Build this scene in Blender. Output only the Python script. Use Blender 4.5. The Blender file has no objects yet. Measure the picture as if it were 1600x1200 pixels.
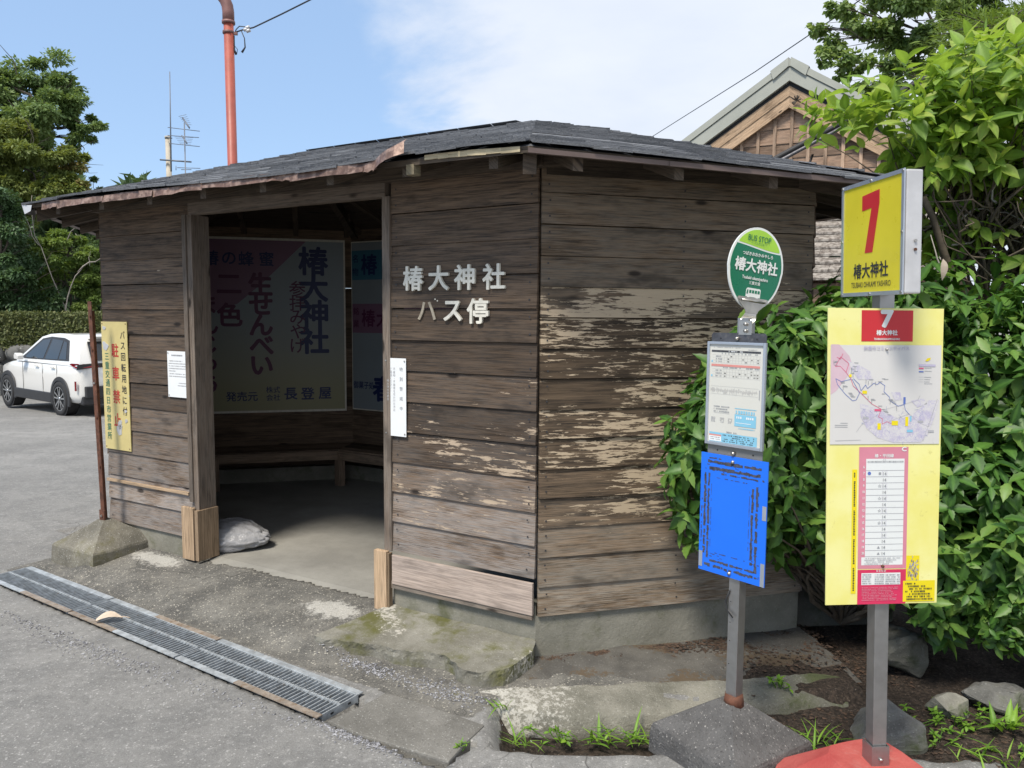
import bpy, bmesh, math, random
import numpy as np
from mathutils import Vector, Matrix

random.seed(7)
rng = np.random.default_rng(11)
SC = bpy.context.scene
COL = SC.collection

# ------------------------------------------------------------------ camera
F_PX, PITCH, ROLL, EYE = 1203.5, 0.0875, 0.0069, 1.65
cp, sp, cr, sr = math.cos(PITCH), math.sin(PITCH), math.cos(ROLL), math.sin(ROLL)
fwd = Vector((0, cp, -sp)); up0 = Vector((0, sp, cp)); rt0 = Vector((1, 0, 0))
right = cr * rt0 + sr * up0
upv = -sr * rt0 + cr * up0
cam_d = bpy.data.cameras.new('camera')
cam_d.sensor_width = 36.0
cam_d.lens = 36.0 * F_PX / 1600.0
cam_d.clip_start, cam_d.clip_end = 0.05, 3000.0
cam = bpy.data.objects.new('camera', cam_d)
COL.objects.link(cam)
cam.matrix_world = Matrix(((right.x, upv.x, -fwd.x, 0), (right.y, upv.y, -fwd.y, 0), (right.z, upv.z, -fwd.z, EYE), (0, 0, 0, 1)))
SC.camera = cam

# ------------------------------------------------------------------ exposure, sky, sun
SC.view_settings.view_transform = 'Standard'
SC.view_settings.look = 'None'
SC.view_settings.gamma = 1.0
SC.view_settings.use_curve_mapping = False
SC.view_settings.exposure = 1.08
SUN_EL, SUN_AZ = math.radians(57), math.radians(211)      # azimuth clockwise from +Y
SKY_STRENGTH = 0.085
sun_dir = Vector((math.sin(SUN_AZ) * math.cos(SUN_EL), math.cos(SUN_AZ) * math.cos(SUN_EL), math.sin(SUN_EL)))
sl = bpy.data.lights.new('sun', 'SUN')
sl.energy, sl.angle, sl.color = 2.2, math.radians(14), (1.0, 0.93, 0.82)
so = bpy.data.objects.new('sun', sl)
COL.objects.link(so)
so.rotation_euler = (-sun_dir).to_track_quat('-Z', 'Y').to_euler()

W = bpy.data.worlds.new('World')
SC.world = W
W.use_nodes = True


class NT:
    """tiny node helper"""
    def __init__(s, tree):
        s.t = tree
        tree.nodes.clear()

    def n(s, typ, **kw):
        nd = s.t.nodes.new(typ)
        for k, v in kw.items():
            if k.startswith('i_'):
                key = k[2:]
                sock = nd.inputs[int(key)] if key.isdigit() else nd.inputs[key.replace('_', ' ')]
                if hasattr(v, 'is_output'):
                    s.t.links.new(v, sock)
                else:
                    sock.default_value = v
            else:
                setattr(nd, k, v)
        return nd

    def math(s, op, a, b=None, c=None, clamp=False):
        nd = s.t.nodes.new('ShaderNodeMath'); nd.operation = op; nd.use_clamp = clamp
        for i, v in enumerate((a, b, c)):
            if v is None: continue
            if hasattr(v, 'is_output'): s.t.links.new(v, nd.inputs[i])
            else: nd.inputs[i].default_value = v
        return nd.outputs[0]

    def mix(s, f, a, b, blend='MIX'):
        nd = s.t.nodes.new('ShaderNodeMix'); nd.data_type = 'RGBA'; nd.blend_type = blend
        for si, v in ((0, f), (6, a), (7, b)):
            sock = nd.inputs[si]
            if hasattr(v, 'is_output'): s.t.links.new(v, sock)
            elif si == 0: sock.default_value = v
            else: sock.default_value = (*v, 1) if len(v) == 3 else v
        return nd.outputs[2]

    def step(s, v, lo, hi):
        nd = s.t.nodes.new('ShaderNodeMapRange'); nd.interpolation_type = 'SMOOTHSTEP'
        s.t.links.new(v, nd.inputs[0]); nd.inputs[1].default_value = lo; nd.inputs[2].default_value = hi
        return nd.outputs[0]

    def noise(s, vec, scale, detail=4, rough=.55, dist=0.0):
        nd = s.n('ShaderNodeTexNoise', i_Scale=scale, i_Detail=detail, i_Roughness=rough, i_Distortion=dist)
        if vec is not None: s.t.links.new(vec, nd.inputs['Vector'])
        return nd.outputs['Fac']

    def vscale(s, vec, sc, off=None):
        nd = s.t.nodes.new('ShaderNodeVectorMath'); nd.operation = 'MULTIPLY'
        s.t.links.new(vec, nd.inputs[0]); nd.inputs[1].default_value = sc
        if off is None: return nd.outputs[0]
        n2 = s.t.nodes.new('ShaderNodeVectorMath'); n2.operation = 'ADD'
        s.t.links.new(nd.outputs[0], n2.inputs[0])
        if hasattr(off, 'is_output'): s.t.links.new(off, n2.inputs[1])
        else: n2.inputs[1].default_value = off
        return n2.outputs[0]


k = NT(W.node_tree)
sky = k.n('ShaderNodeTexSky', sky_type='NISHITA', sun_disc=False, sun_elevation=SUN_EL, sun_rotation=SUN_AZ,
          air_density=1.0, dust_density=0.6, ozone_density=1.4, altitude=200)
tc = k.n('ShaderNodeTexCoord')
sep = k.n('ShaderNodeSeparateXYZ', i_0=tc.outputs['Generated'])
zc = k.math('MAXIMUM', sep.outputs[2], 0.06)
cv = k.n('ShaderNodeCombineXYZ', i_0=k.math('DIVIDE', sep.outputs[0], zc), i_1=k.math('DIVIDE', sep.outputs[1], zc), i_2=0.0)
wis = k.noise(k.vscale(cv.outputs[0], (.62, .34, 1), (1.7, .3, 0)), 1.0, 9, .58, .35)
side = k.step(k.math('ADD', sep.outputs[0], k.math('MULTIPLY', sep.outputs[2], 0.55)), -.30, .42)   # cloud bank lies to the right
cl = k.step(k.math('ADD', wis, k.math('MULTIPLY', side, .34)),   .54, .74)
blue = k.mix(.62, sky.outputs[0], (2.5, 3.7, 5.6))                                                      # thin high veil
cloudc = k.mix(k.noise(k.vscale(cv.outputs[0], (1.3, .9, 1)), 1.0, 6, .55), (4.0, 4.45, 5.2), (5.6, 5.8, 6.2))
skyc = k.mix(k.math('MULTIPLY', cl, .93), blue, cloudc)
bg = k.n('ShaderNodeBackground', i_Color=skyc, i_Strength=SKY_STRENGTH)
k.t.links.new(bg.outputs[0], k.n('ShaderNodeOutputWorld').inputs[0])

# ------------------------------------------------------------------ scene frame of the shelter
AL = 1.0419
U = Vector((-math.sin(AL), math.cos(AL), 0))      # along the front towards the left
N = Vector((math.cos(AL), math.sin(AL), 0))       # into the shelter
C0 = Vector((.1223, 3.6, 0))
SH_ROT = math.atan2(-U.y, -U.x)


def SHW(s, d, z=0.0):
    return C0 + U * s + N * d + Vector((0, 0, z))


def vnoise(p, seed=0):
    p = np.asarray(p, float); i = np.floor(p).astype(np.int64); f = p - i; f = f * f * (3 - 2 * f)
    out = 0
    for dx in (0, 1):
        for dy in (0, 1):
            for dz in (0, 1):
                h = ((i[..., 0] + dx) * 374761393 + (i[..., 1] + dy) * 668265263 + (i[..., 2] + dz) * 2147483647 + seed * 1274126177) & 0xffffffff
                h = ((h ^ (h >> 13)) * 1274126177) & 0xffffffff
                h = (h ^ (h >> 16)) / 0xffffffff
                wgt = (f[..., 0] if dx else 1 - f[..., 0]) * (f[..., 1] if dy else 1 - f[..., 1]) * (f[..., 2] if dz else 1 - f[..., 2])
                out = out + h * wgt
    return out - .5


def fbm(p, seed=0, o=4):
    p = np.asarray(p, float)
    return sum(vnoise(p * 2 ** j, seed + j) * .5 ** j for j in range(o))


# ------------------------------------------------------------------ objects
def thing(name, label, cat, loc=(0, 0, 0), rz=0.0, group=None):
    o = bpy.data.objects.new(name, None)
    COL.objects.link(o)
    o.location = loc; o.rotation_euler = (0, 0, rz); o.empty_display_size = .1
    o['label'] = label; o['category'] = cat
    if group: o['group'] = group
    return o


def tag(o, label, cat, group=None, kind=None):
    if label: o['label'] = label
    if cat: o['category'] = cat
    if group: o['group'] = group
    if kind: o['kind'] = kind
    return o


class MB:
    """collects geometry for ONE mesh object"""
    def __init__(s):
        s.v, s.f, s.mi, s.uv, s.col, s.mats, s.sm = [], [], [], [], [], [], []

    def m(s, mat):
        if mat not in s.mats: s.mats.append(mat)
        return s.mats.index(mat)

    def add(s, verts, faces, mat, uvs=None, col=(0, 0, 0), smooth=False):
        b = len(s.v); mi = s.m(mat)
        s.v += [tuple(p) for p in verts]
        for q, f in enumerate(faces):
            s.f.append([b + i for i in f]); s.mi.append(mi); s.sm.append(smooth)
            s.uv += [uvs[i] for i in f] if uvs is not None else [(0, 0)] * len(f)
            s.col += [col] * len(f)
        return s

    def box(s, c, size, mat, M=None, uvl=None, col=(0, 0, 0), taper=1.0):
        """box centred on c; uv follows its longest axis (metres)"""
        x, y, z = [a / 2 for a in size]
        pts = [Vector((sx * x * (taper if sz > 0 else 1), sy * y * (taper if sz > 0 else 1), sz * z)) for sz in (-1, 1) for sx, sy in ((-1, -1), (1, -1), (1, 1), (-1, 1))]
        ax = max(range(3), key=lambda i: size[i]); r = random.random() * 20; r2 = random.random() * 20
        fs = [(0, 3, 2, 1), (4, 5, 6, 7), (0, 1, 5, 4), (1, 2, 6, 5), (2, 3, 7, 6), (3, 0, 4, 7)]
        P = [(M @ p if M else p) + Vector(c) for p in pts]
        oth = [i for i in range(3) if i != ax]
        uv = [(p[ax] + r, p[oth[0]] + p[oth[1]] + r2) for p in pts]
        return s.add(P, fs, mat, uv, col)

    def quad(s, p, mat, uv=None, col=(0, 0, 0)):
        return s.add(p, [tuple(range(len(p)))], mat, uv or [(0, 0)] * len(p), col)

    def tube(s, path, rad, mat, n=8, cap=True, smooth=True, col=(0, 0, 0)):
        path = [Vector(p) for p in path]
        rad = rad if hasattr(rad, '__len__') else [rad] * len(path)
        vs, fs = [], []
        a = None
        for i, p in enumerate(path):
            t = (path[min(i + 1, len(path) - 1)] - path[max(i - 1, 0)]).normalized()
            if a is None: a = t.orthogonal().normalized()
            a = (a - t * a.dot(t)).normalized(); b = t.cross(a)
            for j in range(n):
                w = 2 * math.pi * j / n
                vs.append(p + (a * math.cos(w) + b * math.sin(w)) * rad[i])
        L = len(path)
        for i in range(L - 1):
            for j in range(n):
                fs.append((i * n + j, i * n + (j + 1) % n, (i + 1) * n + (j + 1) % n, (i + 1) * n + j))
        if cap: fs += [tuple(range(n))[::-1], tuple((L - 1) * n + j for j in range(n))]
        uv = [(i // n * .2, i % n * .05) for i in range(len(vs))]
        return s.add(vs, fs, mat, uv, col, smooth)

    def prism(s, poly, o, ux, uy, th, mat, col=(0, 0, 0), smooth=False):
        """2-D polygon in the plane (ux, uy) at o, given thickness th along ux x uy"""
        o, ux, uy = Vector(o), Vector(ux), Vector(uy); nz = ux.cross(uy).normalized()
        n = len(poly); ar = sum(poly[i][0] * poly[(i + 1) % n][1] - poly[(i + 1) % n][0] * poly[i][1] for i in range(n))
        if ar < 0: poly = poly[::-1]
        vs = [o + ux * a + uy * b for a, b in poly] + [o + ux * a + uy * b + nz * th for a, b in poly]
        fs = [tuple(range(n))[::-1], tuple(range(n, 2 * n))] + [(i, (i + 1) % n, n + (i + 1) % n, n + i) for i in range(n)]
        return s.add(vs, fs, mat, [(v[0], v[1]) for v in poly] * 2, col, smooth)

    def disc(s, o, ux, uy, r, mat, th=.004, n=12):
        return s.prism([(r * math.cos(2 * math.pi * i / n), r * math.sin(2 * math.pi * i / n)) for i in range(n)], o, ux, uy, th, mat)

    def build(s, name, parent=None, bevel=0.0, **kw):
        me = bpy.data.meshes.new(name)
        me.from_pydata(s.v, [], s.f)
        for m_ in s.mats: me.materials.append(m_)
        me.polygons.foreach_set('material_index', s.mi)
        me.polygons.foreach_set('use_smooth', s.sm)
        u = me.uv_layers.new(name='UVMap'); u.data.foreach_set('uv', np.array(s.uv, 'f').ravel())
        c = me.color_attributes.new('bd', 'FLOAT_COLOR', 'CORNER')
        ca = np.ones((len(s.col), 4), 'f'); ca[:, :3] = np.array(s.col, 'f').reshape(-1, 3)
        c.data.foreach_set('color', ca.ravel())
        if bevel:
            bm = bmesh.new(); bm.from_mesh(me)
            bmesh.ops.bevel(bm, geom=bm.edges[:], offset=bevel, segments=2, affect='EDGES', profile=.6, clamp_overlap=True)
            bm.to_mesh(me); bm.free()
        me.update()
        o = bpy.data.objects.new(name, me)
        COL.objects.link(o)
        if parent: o.parent = parent
        if kw: tag(o, kw.get('label'), kw.get('cat'), kw.get('group'), kw.get('kind'))
        return o


def npmesh(name, V, Fq, mat, parent=None, tint=None, smooth=True):
    """fast mesh from numpy: V (n,3), Fq (m,4) quads or (m,3)"""
    me = bpy.data.meshes.new(name)
    kq = Fq.shape[1]
    me.vertices.add(len(V)); me.vertices.foreach_set('co', V.astype('f').ravel())
    me.loops.add(Fq.size); me.loops.foreach_set('vertex_index', Fq.astype('i').ravel())
    me.polygons.add(len(Fq))
    me.polygons.foreach_set('loop_start', np.arange(0, Fq.size, kq, dtype='i'))
    me.polygons.foreach_set('loop_total', np.full(len(Fq), kq, 'i'))
    me.polygons.foreach_set('use_smooth', np.full(len(Fq), smooth))
    me.materials.append(mat)
    if tint is not None:
        c = me.color_attributes.new('bd', 'FLOAT_COLOR', 'POINT')
        a = np.ones((len(V), 4), 'f'); a[:, :tint.shape[1]] = tint
        c.data.foreach_set('color', a.ravel())
    me.update(); me.validate()
    o = bpy.data.objects.new(name, me); COL.objects.link(o)
    if parent: o.parent = parent
    return o


# text: one hidden-from-the-scene helper curve, turned into plain mesh faces
_tc = bpy.data.curves.new('lettering', 'FONT'); _tc.resolution_u = 3
_to = bpy.data.objects.new('lettering', _tc)
_cache = {}


def glyphs(body, bold=0.0):
    key = (body, bold)
    if key not in _cache:
        COL.objects.link(_to)
        _tc.body = body; _tc.offset = bold; _tc.size = 1.0
        bpy.context.view_layer.update()
        dg = bpy.context.evaluated_depsgraph_get()
        me = bpy.data.meshes.new_from_object(_to.evaluated_get(dg))
        v = [(p.co.x, p.co.y) for p in me.vertices]; f = [tuple(p.vertices) for p in me.polygons]
        bpy.data.meshes.remove(me)
        COL.objects.unlink(_to)
        _cache[key] = (v, f)
    return _cache[key]


def text(mb, body, o, ux, uy, em, mat, bold=0.0, align='C', sx=1.0, depth=0.0, lift=.0015):
    """body centred (or left aligned) on o, em high, in plane ux/uy"""
    v, f = glyphs(body)
    if not v: return
    xs = [p[0] for p in v]; x0, x1 = min(xs), max(xs)
    cx = (x0 + x1) / 2 if align == 'C' else (x0 if align == 'L' else x1)
    ys = [p[1] for p in v]; cy = (min(ys) + max(ys)) / 2 if len(body) < 3 else .36
    o, ux, uy = Vector(o), Vector(ux), Vector(uy); nz = ux.cross(uy).normalized()
    if bold:      # heavier strokes: the same glyph printed again a hair to every side
        for q, (bx, by) in enumerate(((-1, 0), (1, 0), (0, 1), (0, -1), (.7, .7), (-.7, .7), (.7, -.7), (-.7, -.7))):
            text(mb, body, o + ux * (bx * bold * em * sx) + uy * (by * bold * em), ux, uy, em, mat, 0, align, sx, depth, lift + .00003 * (q + 1))
    base = o + nz * (lift + depth)
    P = [base + ux * ((p[0] - cx) * em * sx) + uy * ((p[1] - cy) * em) for p in v]
    mb.add(P, f, mat)
    if depth:
        from collections import Counter
        cnt = Counter()
        for q in f:
            for i in range(len(q)): cnt[(q[i], q[(i + 1) % len(q)])] += 1
        nb = len(P)
        P2 = P + [p - nz * depth for p in P]
        sides = [(a, nb + a, nb + b, b) for (a, b) in cnt if (b, a) not in cnt]
        mb.add(P2, sides, mat)


def vtext(mb, body, o, ux, uy, em, stepv, mat, bold=0.0, sx=1.0, lift=.0015):
    """vertical writing: o is the centre of the first character"""
    for i, ch in enumerate(body):
        if ch != ' ': text(mb, ch, Vector(o) - Vector(uy) * (stepv * i), ux, uy, em, mat, bold, 'C', sx, 0.0, lift)


def rect(mb, x0, x1, y0, y1, o, ux, uy, mat, lift=.001):
    o, ux, uy = Vector(o), Vector(ux), Vector(uy); nz = ux.cross(uy).normalized() * lift
    mb.quad([o + ux * x0 + uy * y0 + nz, o + ux * x1 + uy * y0 + nz, o + ux * x1 + uy * y1 + nz, o + ux * x0 + uy * y1 + nz], mat)


# ------------------------------------------------------------------ materials
def newmat(name):
    m_ = bpy.data.materials.new(name); m_.use_nodes = True
    kk = NT(m_.node_tree)
    out = kk.n('ShaderNodeOutputMaterial')
    bs = kk.n('ShaderNodeBsdfPrincipled')
    kk.t.links.new(bs.outputs[0], out.inputs[0])
    return m_, kk, bs, out


def setc(kk, bs, col=None, rough=None, bump=None, bstr=.3, bdist=.01, **kw):
    if col is not None:
        if hasattr(col, 'is_output'): kk.t.links.new(col, bs.inputs['Base Color'])
        else: bs.inputs['Base Color'].default_value = (*col, 1)
    if rough is not None:
        if hasattr(rough, 'is_output'): kk.t.links.new(rough, bs.inputs['Roughness'])
        else: bs.inputs['Roughness'].default_value = rough
    if bump is not None:
        b = kk.n('ShaderNodeBump', i_Strength=bstr, i_Distance=bdist, i_Height=bump)
        kk.t.links.new(b.outputs[0], bs.inputs['Normal'])
    for a, v in kw.items(): bs.inputs[a.replace('_', ' ')].default_value = v


def plain(name, col, rough=.5, metal=0.0, var=.15, scale=6.0, dirt=None, dirt_amt=.45, coords='Object', spec=.5):
    """painted / plastic / metal with slight mottling and optional dirt blotches"""
    m_, kk, bs, _ = newmat(name)
    co = kk.n('ShaderNodeTexCoord').outputs[coords]
    n1 = kk.noise(co, scale, 5, .6)
    c = kk.mix(kk.step(n1, .3, .7), [a * (1 - var) for a in col], [min(1, a * (1 + var)) for a in col])
    if dirt is not None:
        n2 = kk.noise(co, scale * 2.3, 7, .68)
        c = kk.mix(kk.step(n2, 1 - dirt_amt - .12, 1 - dirt_amt + .12), c, dirt)
    setc(kk, bs, c, kk.math('ADD', kk.math('MULTIPLY', kk.noise(co, scale * 4, 3), .2), rough - .1), Metallic=metal, Specular_IOR_Level=spec)
    return m_


def wood(name, dark, mid, grey, wear, rough=.82, bump=.35):
    m_, kk, bs, _ = newmat(name)
    uv = kk.n('ShaderNodeUVMap').outputs[0]
    at = kk.n('ShaderNodeAttribute', attribute_name='bd'); sp_ = kk.n('ShaderNodeSeparateColor', i_0=at.outputs['Color'])
    R, G, B = sp_.outputs
    n1 = kk.noise(kk.vscale(uv, (2.2, 42, 1)), 1, 6, .65, .6)
    n2 = kk.noise(kk.vscale(uv, (9, 330, 1)), 1, 4, .6)
    blot = kk.noise(kk.vscale(uv, (2.5, 7, 1)), 1, 4, .6)
    warp = kk.noise(kk.vscale(uv, (1.1, 4.0, 1)), 1, 3, .5)
    sv = kk.n('ShaderNodeSeparateXYZ', i_0=uv)
    ring = kk.math('MULTIPLY_ADD', kk.math('SINE', kk.math('ADD', kk.math('MULTIPLY', sv.outputs[1], 55), kk.math('MULTIPLY', warp, 34))), .5, .5)
    c = kk.mix(kk.step(n1, .37, .66), dark, mid)
    c = kk.mix(kk.math('MULTIPLY', ring, .42), c, [a * .45 for a in mid])
    gm = kk.math('MULTIPLY', kk.step(kk.math('ADD', n2, kk.math('MULTIPLY', kk.math('SUBTRACT', blot, .5), .9)), .28, .62), G)
    c = kk.mix(gm, c, grey)
    fib = kk.step(kk.noise(kk.vscale(uv, (5, 150, 1)), 1, 4, .7), .40, .60)
    c = kk.mix(kk.math('MULTIPLY', fib, .38), c, [min(1, a * 1.9) for a in mid])
    dk = kk.step(blot, .52, .70)
    c = kk.mix(kk.math('MULTIPLY', dk, .62), c, [a * .55 for a in dark])
    vo = kk.n('ShaderNodeTexVoronoi', i_Scale=1.0, i_Vector=kk.vscale(uv, (2.4, 6.2, 1)))
    kn = kk.step(vo.outputs['Distance'], .12, .05)
    c = kk.mix(kk.math('MULTIPLY', kn, .85), c, (.012, .009, .008))
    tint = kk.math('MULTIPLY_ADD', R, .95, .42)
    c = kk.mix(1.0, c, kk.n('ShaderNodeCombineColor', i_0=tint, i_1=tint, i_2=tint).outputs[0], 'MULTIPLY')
    wn = kk.noise(kk.vscale(uv, (8, 62, 1)), 1, 8, .70, .25)
    wb = kk.noise(kk.vscale(uv, (1.6, 6.5, 1), (3.3, 7.7, 0)), 1, 4, .6)
    wm = kk.step(kk.math('ADD', kk.math('ADD', kk.math('MULTIPLY', wn, .70), kk.math('MULTIPLY', wb, .54)), kk.math('MULTIPLY', B, .36)), .970, .992)
    wcol = kk.mix(n2, [a * .72 for a in wear], wear)
    c = kk.mix(kk.math('MULTIPLY', wm, .92), c, wcol)
    h = kk.math('ADD', kk.math('ADD', n1, kk.math('MULTIPLY', n2, .6)), kk.math('MULTIPLY', wm, -.5))
    setc(kk, bs, c, rough, h, bump, .006, Specular_IOR_Level=.25)
    return m_


def concrete(name, c1, c2, speck=(.55, .55, .52), samt=.35, moss=None, mossamt=0.0, scale=3.0, white=None, whiteamt=0.0, rough=.9, bstr=.5):
    m_, kk, bs, _ = newmat(name)
    co = kk.n('ShaderNodeTexCoord').outputs['Object']
    a = kk.noise(co, scale, 8, .65); b = kk.noise(co, 120, 4, .6); g = kk.noise(co, 34, 3, .6)
    c = kk.mix(kk.step(a, .3, .7), c1, c2)
    c = kk.mix(kk.math('MULTIPLY', kk.step(b, .6, .72), samt), c, speck)
    c = kk.mix(kk.math('MULTIPLY', kk.step(b, .42, .30), samt * .8), c, [x * .35 for x in c1])
    if moss is not None:
        c = kk.mix(kk.step(kk.math('ADD', kk.noise(co, 5.0, 6, .65), kk.math('MULTIPLY', g, .12)), .60 - mossamt * .3, .86 - mossamt * .3), c, moss)
    if white is not None:
        c = kk.mix(kk.step(kk.math('ADD', kk.noise(co, 3.0, 3, .5), kk.math('MULTIPLY', kk.noise(co, 55, 6, .7), .55)), 1.0 - whiteamt * .4, 1.06 - whiteamt * .4), c, white)
    setc(kk, bs, c, rough, kk.math('ADD', kk.math('MULTIPLY', b, .7), kk.math('ADD', g, a)), bstr, .006, Specular_IOR_Level=.3)
    return m_


def leafmat(name, dark, light, yel=None, gloss=.38, trans=.28):
    m_, kk, bs, out = newmat(name)
    at = kk.n('ShaderNodeAttribute', attribute_name='bd'); sc_ = kk.n('ShaderNodeSeparateColor', i_0=at.outputs['Color'])
    co = kk.n('ShaderNodeTexCoord').outputs['Object']
    c = kk.mix(sc_.outputs[0], dark, light)
    if yel is not None: c = kk.mix(kk.step(sc_.outputs[1], .55, 1.0), c, yel)
    c = kk.mix(kk.math('MULTIPLY', kk.step(sc_.outputs[2], .5, .9), .35), c, [min(1, x * 1.7) for x in light])     # paler midrib
    c = kk.mix(kk.math('MULTIPLY', kk.noise(co, 60, 2), .35), c, [x * .6 for x in dark])
    setc(kk, bs, c, gloss, Specular_IOR_Level=.45)
    tr = kk.n('ShaderNodeBsdfTranslucent', i_Color=kk.mix(.5, c, [min(1, light[0] * 1.9), min(1, light[1] * 1.7), light[2] * .8]))
    ms = kk.n('ShaderNodeMixShader', i_0=trans)
    kk.t.links.new(bs.outputs[0], ms.inputs[1]); kk.t.links.new(tr.outputs[0], ms.inputs[2])
    kk.t.links.new(ms.outputs[0], out.inputs[0])
    return m_


M = {}
M['clad'] = wood('weathered_cladding', (.024, .017, .013), (.140, .096, .064), (.255, .238, .226), (.52, .41, .30))
M['clad_dark'] = wood('charred_cladding', (.018, .013, .010), (.145, .102, .066), (.25, .225, .19), (.55, .44, .31))
M['post'] = wood('door_post_wood', (.05, .038, .030), (.17, .13, .10), (.26, .23, .20), (.44, .34, .24))
M['inner'] = wood('interior_wood', (.055, .038, .027), (.165, .115, .078), (.18, .15, .12), (.2, .15, .1))
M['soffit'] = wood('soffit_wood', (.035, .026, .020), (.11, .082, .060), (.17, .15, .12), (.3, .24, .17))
M['fresh'] = wood('fresh_timber', (.26, .18, .11), (.42, .30, .195), (.42, .34, .25), (.5, .36, .22), bump=.15)
M['patch'] = wood('pale_board', (.24, .19, .16), (.36, .29, .245), (.34, .29, .26), (.42, .34, .28), bump=.12)
M['bench'] = wood('bench_wood', (.10, .070, .048), (.24, .17, .12), (.28, .23, .18), (.25, .2, .14))
M['barge'] = wood('barge_board_wood', (.16, .10, .060), (.40, .28, .18), (.36, .30, .23), (.5, .38, .22), bump=.2)
M['gcl'] = wood('gable_cladding_wood', (.11, .068, .045), (.30, .20, .14), (.34, .27, .21), (.34, .26, .19))
M['batten'] = wood('batten_wood', (.17, .11, .072), (.40, .28, .20), (.30, .25, .20), (.4, .3, .2))
M['found'] = concrete('foundation_concrete', (.17, .165, .135), (.265, .255, .215), moss=(.10, .105, .055), mossamt=.15, samt=.25)
M['floor'] = concrete('floor_concrete', (.205, .198, .178), (.31, .30, .27), samt=.12, scale=1.6, bstr=.25)
M['basec'] = concrete('base_concrete', (.105, .098, .080), (.235, .22, .18), samt=.85, moss=(.13, .12, .055), mossamt=.12, bstr=.8)
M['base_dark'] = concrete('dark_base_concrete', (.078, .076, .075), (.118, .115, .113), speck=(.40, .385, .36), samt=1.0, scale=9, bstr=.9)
M['slabc'] = concrete('mossy_slab_concrete', (.155, .148, .120), (.27, .26, .225), samt=.45, moss=(.105, .105, .035), mossamt=.40, scale=4, white=(.42, .40, .35), whiteamt=.25, bstr=.7)
m_, kk, bs, _ = newmat('lichened_kerb'); M['kerb'] = m_
co = kk.n('ShaderNodeTexCoord').outputs['Object']; px_ = kk.n('ShaderNodeSeparateXYZ', i_0=co).outputs[0]
n_a, n_b, n_c = kk.noise(co, 4, 8, .65), kk.noise(co, 70, 6, .72), kk.noise(co, 130, 3, .6)
c = kk.mix(kk.step(n_a, .3, .7), (.150, .145, .118), (.275, .262, .220))
c = kk.mix(kk.math('MULTIPLY', kk.step(n_c, .58, .70), .5), c, (.46, .45, .40))
c = kk.mix(kk.math('MULTIPLY', kk.step(n_b, .45, .30), .6), c, (.07, .068, .055))
lw = kk.math('ADD', kk.math('MULTIPLY', kk.noise(co, 42, 8, .78), 1.5), kk.math('ADD', kk.math('MULTIPLY', kk.step(px_, .70, .0), .36), kk.math('MULTIPLY', n_a, .35)))
c = kk.mix(kk.math('MULTIPLY', kk.step(lw, 1.20, 1.36), .80), c, (.52, .50, .45))
ms = kk.math('ADD', kk.math('ADD', n_a, kk.math('MULTIPLY', n_b, .25)), kk.math('MULTIPLY', kk.step(px_, .80, 1.45), .30))
c = kk.mix(kk.math('MULTIPLY', kk.step(ms, .74, .98), .85), c, kk.mix(n_b, (.030, .045, .012), (.085, .10, .030)))
setc(kk, bs, c, .92, kk.math('ADD', n_b, kk.math('ADD', n_a, kk.math('MULTIPLY', n_c, .6))), .9, .008, Specular_IOR_Level=.25)
M['pathc'] = concrete('dark_path_concrete', (.072, .068, .062), (.125, .118, .105), samt=.30, scale=5, white=(.10, .075, .05), whiteamt=.5)
M['lid'] = concrete('lid_concrete', (.125, .120, .108), (.215, .207, .188), samt=.7, bstr=.7)
M['stone'] = concrete('rock_stone', (.085, .085, .08), (.20, .195, .18), samt=.35, moss=(.05, .065, .02), mossamt=.22, scale=5)
M['stone_l'] = concrete('pale_rock_stone', (.16, .155, .13), (.33, .31, .26), samt=.4, moss=(.07, .09, .03), mossamt=.25, scale=5)
M['shadowstone'] = concrete('mossy_shadow_stone', (.085, .085, .075), (.15, .145, .12), samt=.2, moss=(.04, .05, .02), mossamt=.25)  # mossy stone, its base colours darkened to stand in for shade
M['steel'] = plain('steel_pole', (.36, .36, .36), .38, .85, .12, 9, (.25, .22, .19), .30)
M['galv'] = plain('galvanised_grate', (.43, .46, .48), .5, .35, .25, 22, (.30, .24, .18), .33)
M['galv_rust'] = plain('rust_stained_steel', (.40, .34, .28), .6, .5, .2, 14, (.26, .17, .10), .42)
M['alu'] = plain('aluminium_frame', (.50, .54, .60), .4, .7, .06, 6)
M['boxside'] = plain('white_sheet_metal', (.56, .56, .57), .45, .3, .10, 8, (.42, .40, .37), .3)
M['rust'] = plain('rusty_angle_iron', (.135, .055, .032), .75, .25, .35, 16, (.06, .03, .02), .42)
M['bolt'] = plain('bolt_steel', (.5, .48, .45), .35, .9, .1, 30)
M['dkmetal'] = plain('dark_plate_metal', (.10, .10, .11), .42, .6, .3, 20, (.2, .19, .18), .36)
M['greyplate'] = plain('grey_plate_metal', (.24, .235, .22), .5, .4, .12, 12)
M['redpipe'] = plain('red_oxide_paint', (.34, .085, .06), .5, .0, .14, 5, (.22, .08, .07), .3)
M['pipecap'] = plain('brown_elbow_paint', (.20, .10, .09), .55, .1, .2, 7)
M['redbase'] = concrete('red_painted_concrete', (.34, .055, .050), (.46, .115, .098), speck=(.5, .35, .3), samt=.15, moss=(.40, .33, .28), mossamt=.06, bstr=.4)
M['copper'] = plain('weathered_fascia_metal', (.15, .088, .066), .5, .25, .35, 9, (.36, .245, .195), .46)
M['drip'] = plain('brown_drip_edge', (.13, .095, .085), .5, .3, .15, 8)
M['rawedge'] = wood('raw_roof_edge', (.30, .24, .15), (.50, .42, .27), (.45, .40, .30), (.55, .48, .33))
M['black'] = plain('black_rubber', (.018, .018, .02), .6, 0, .2, 10)
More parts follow.
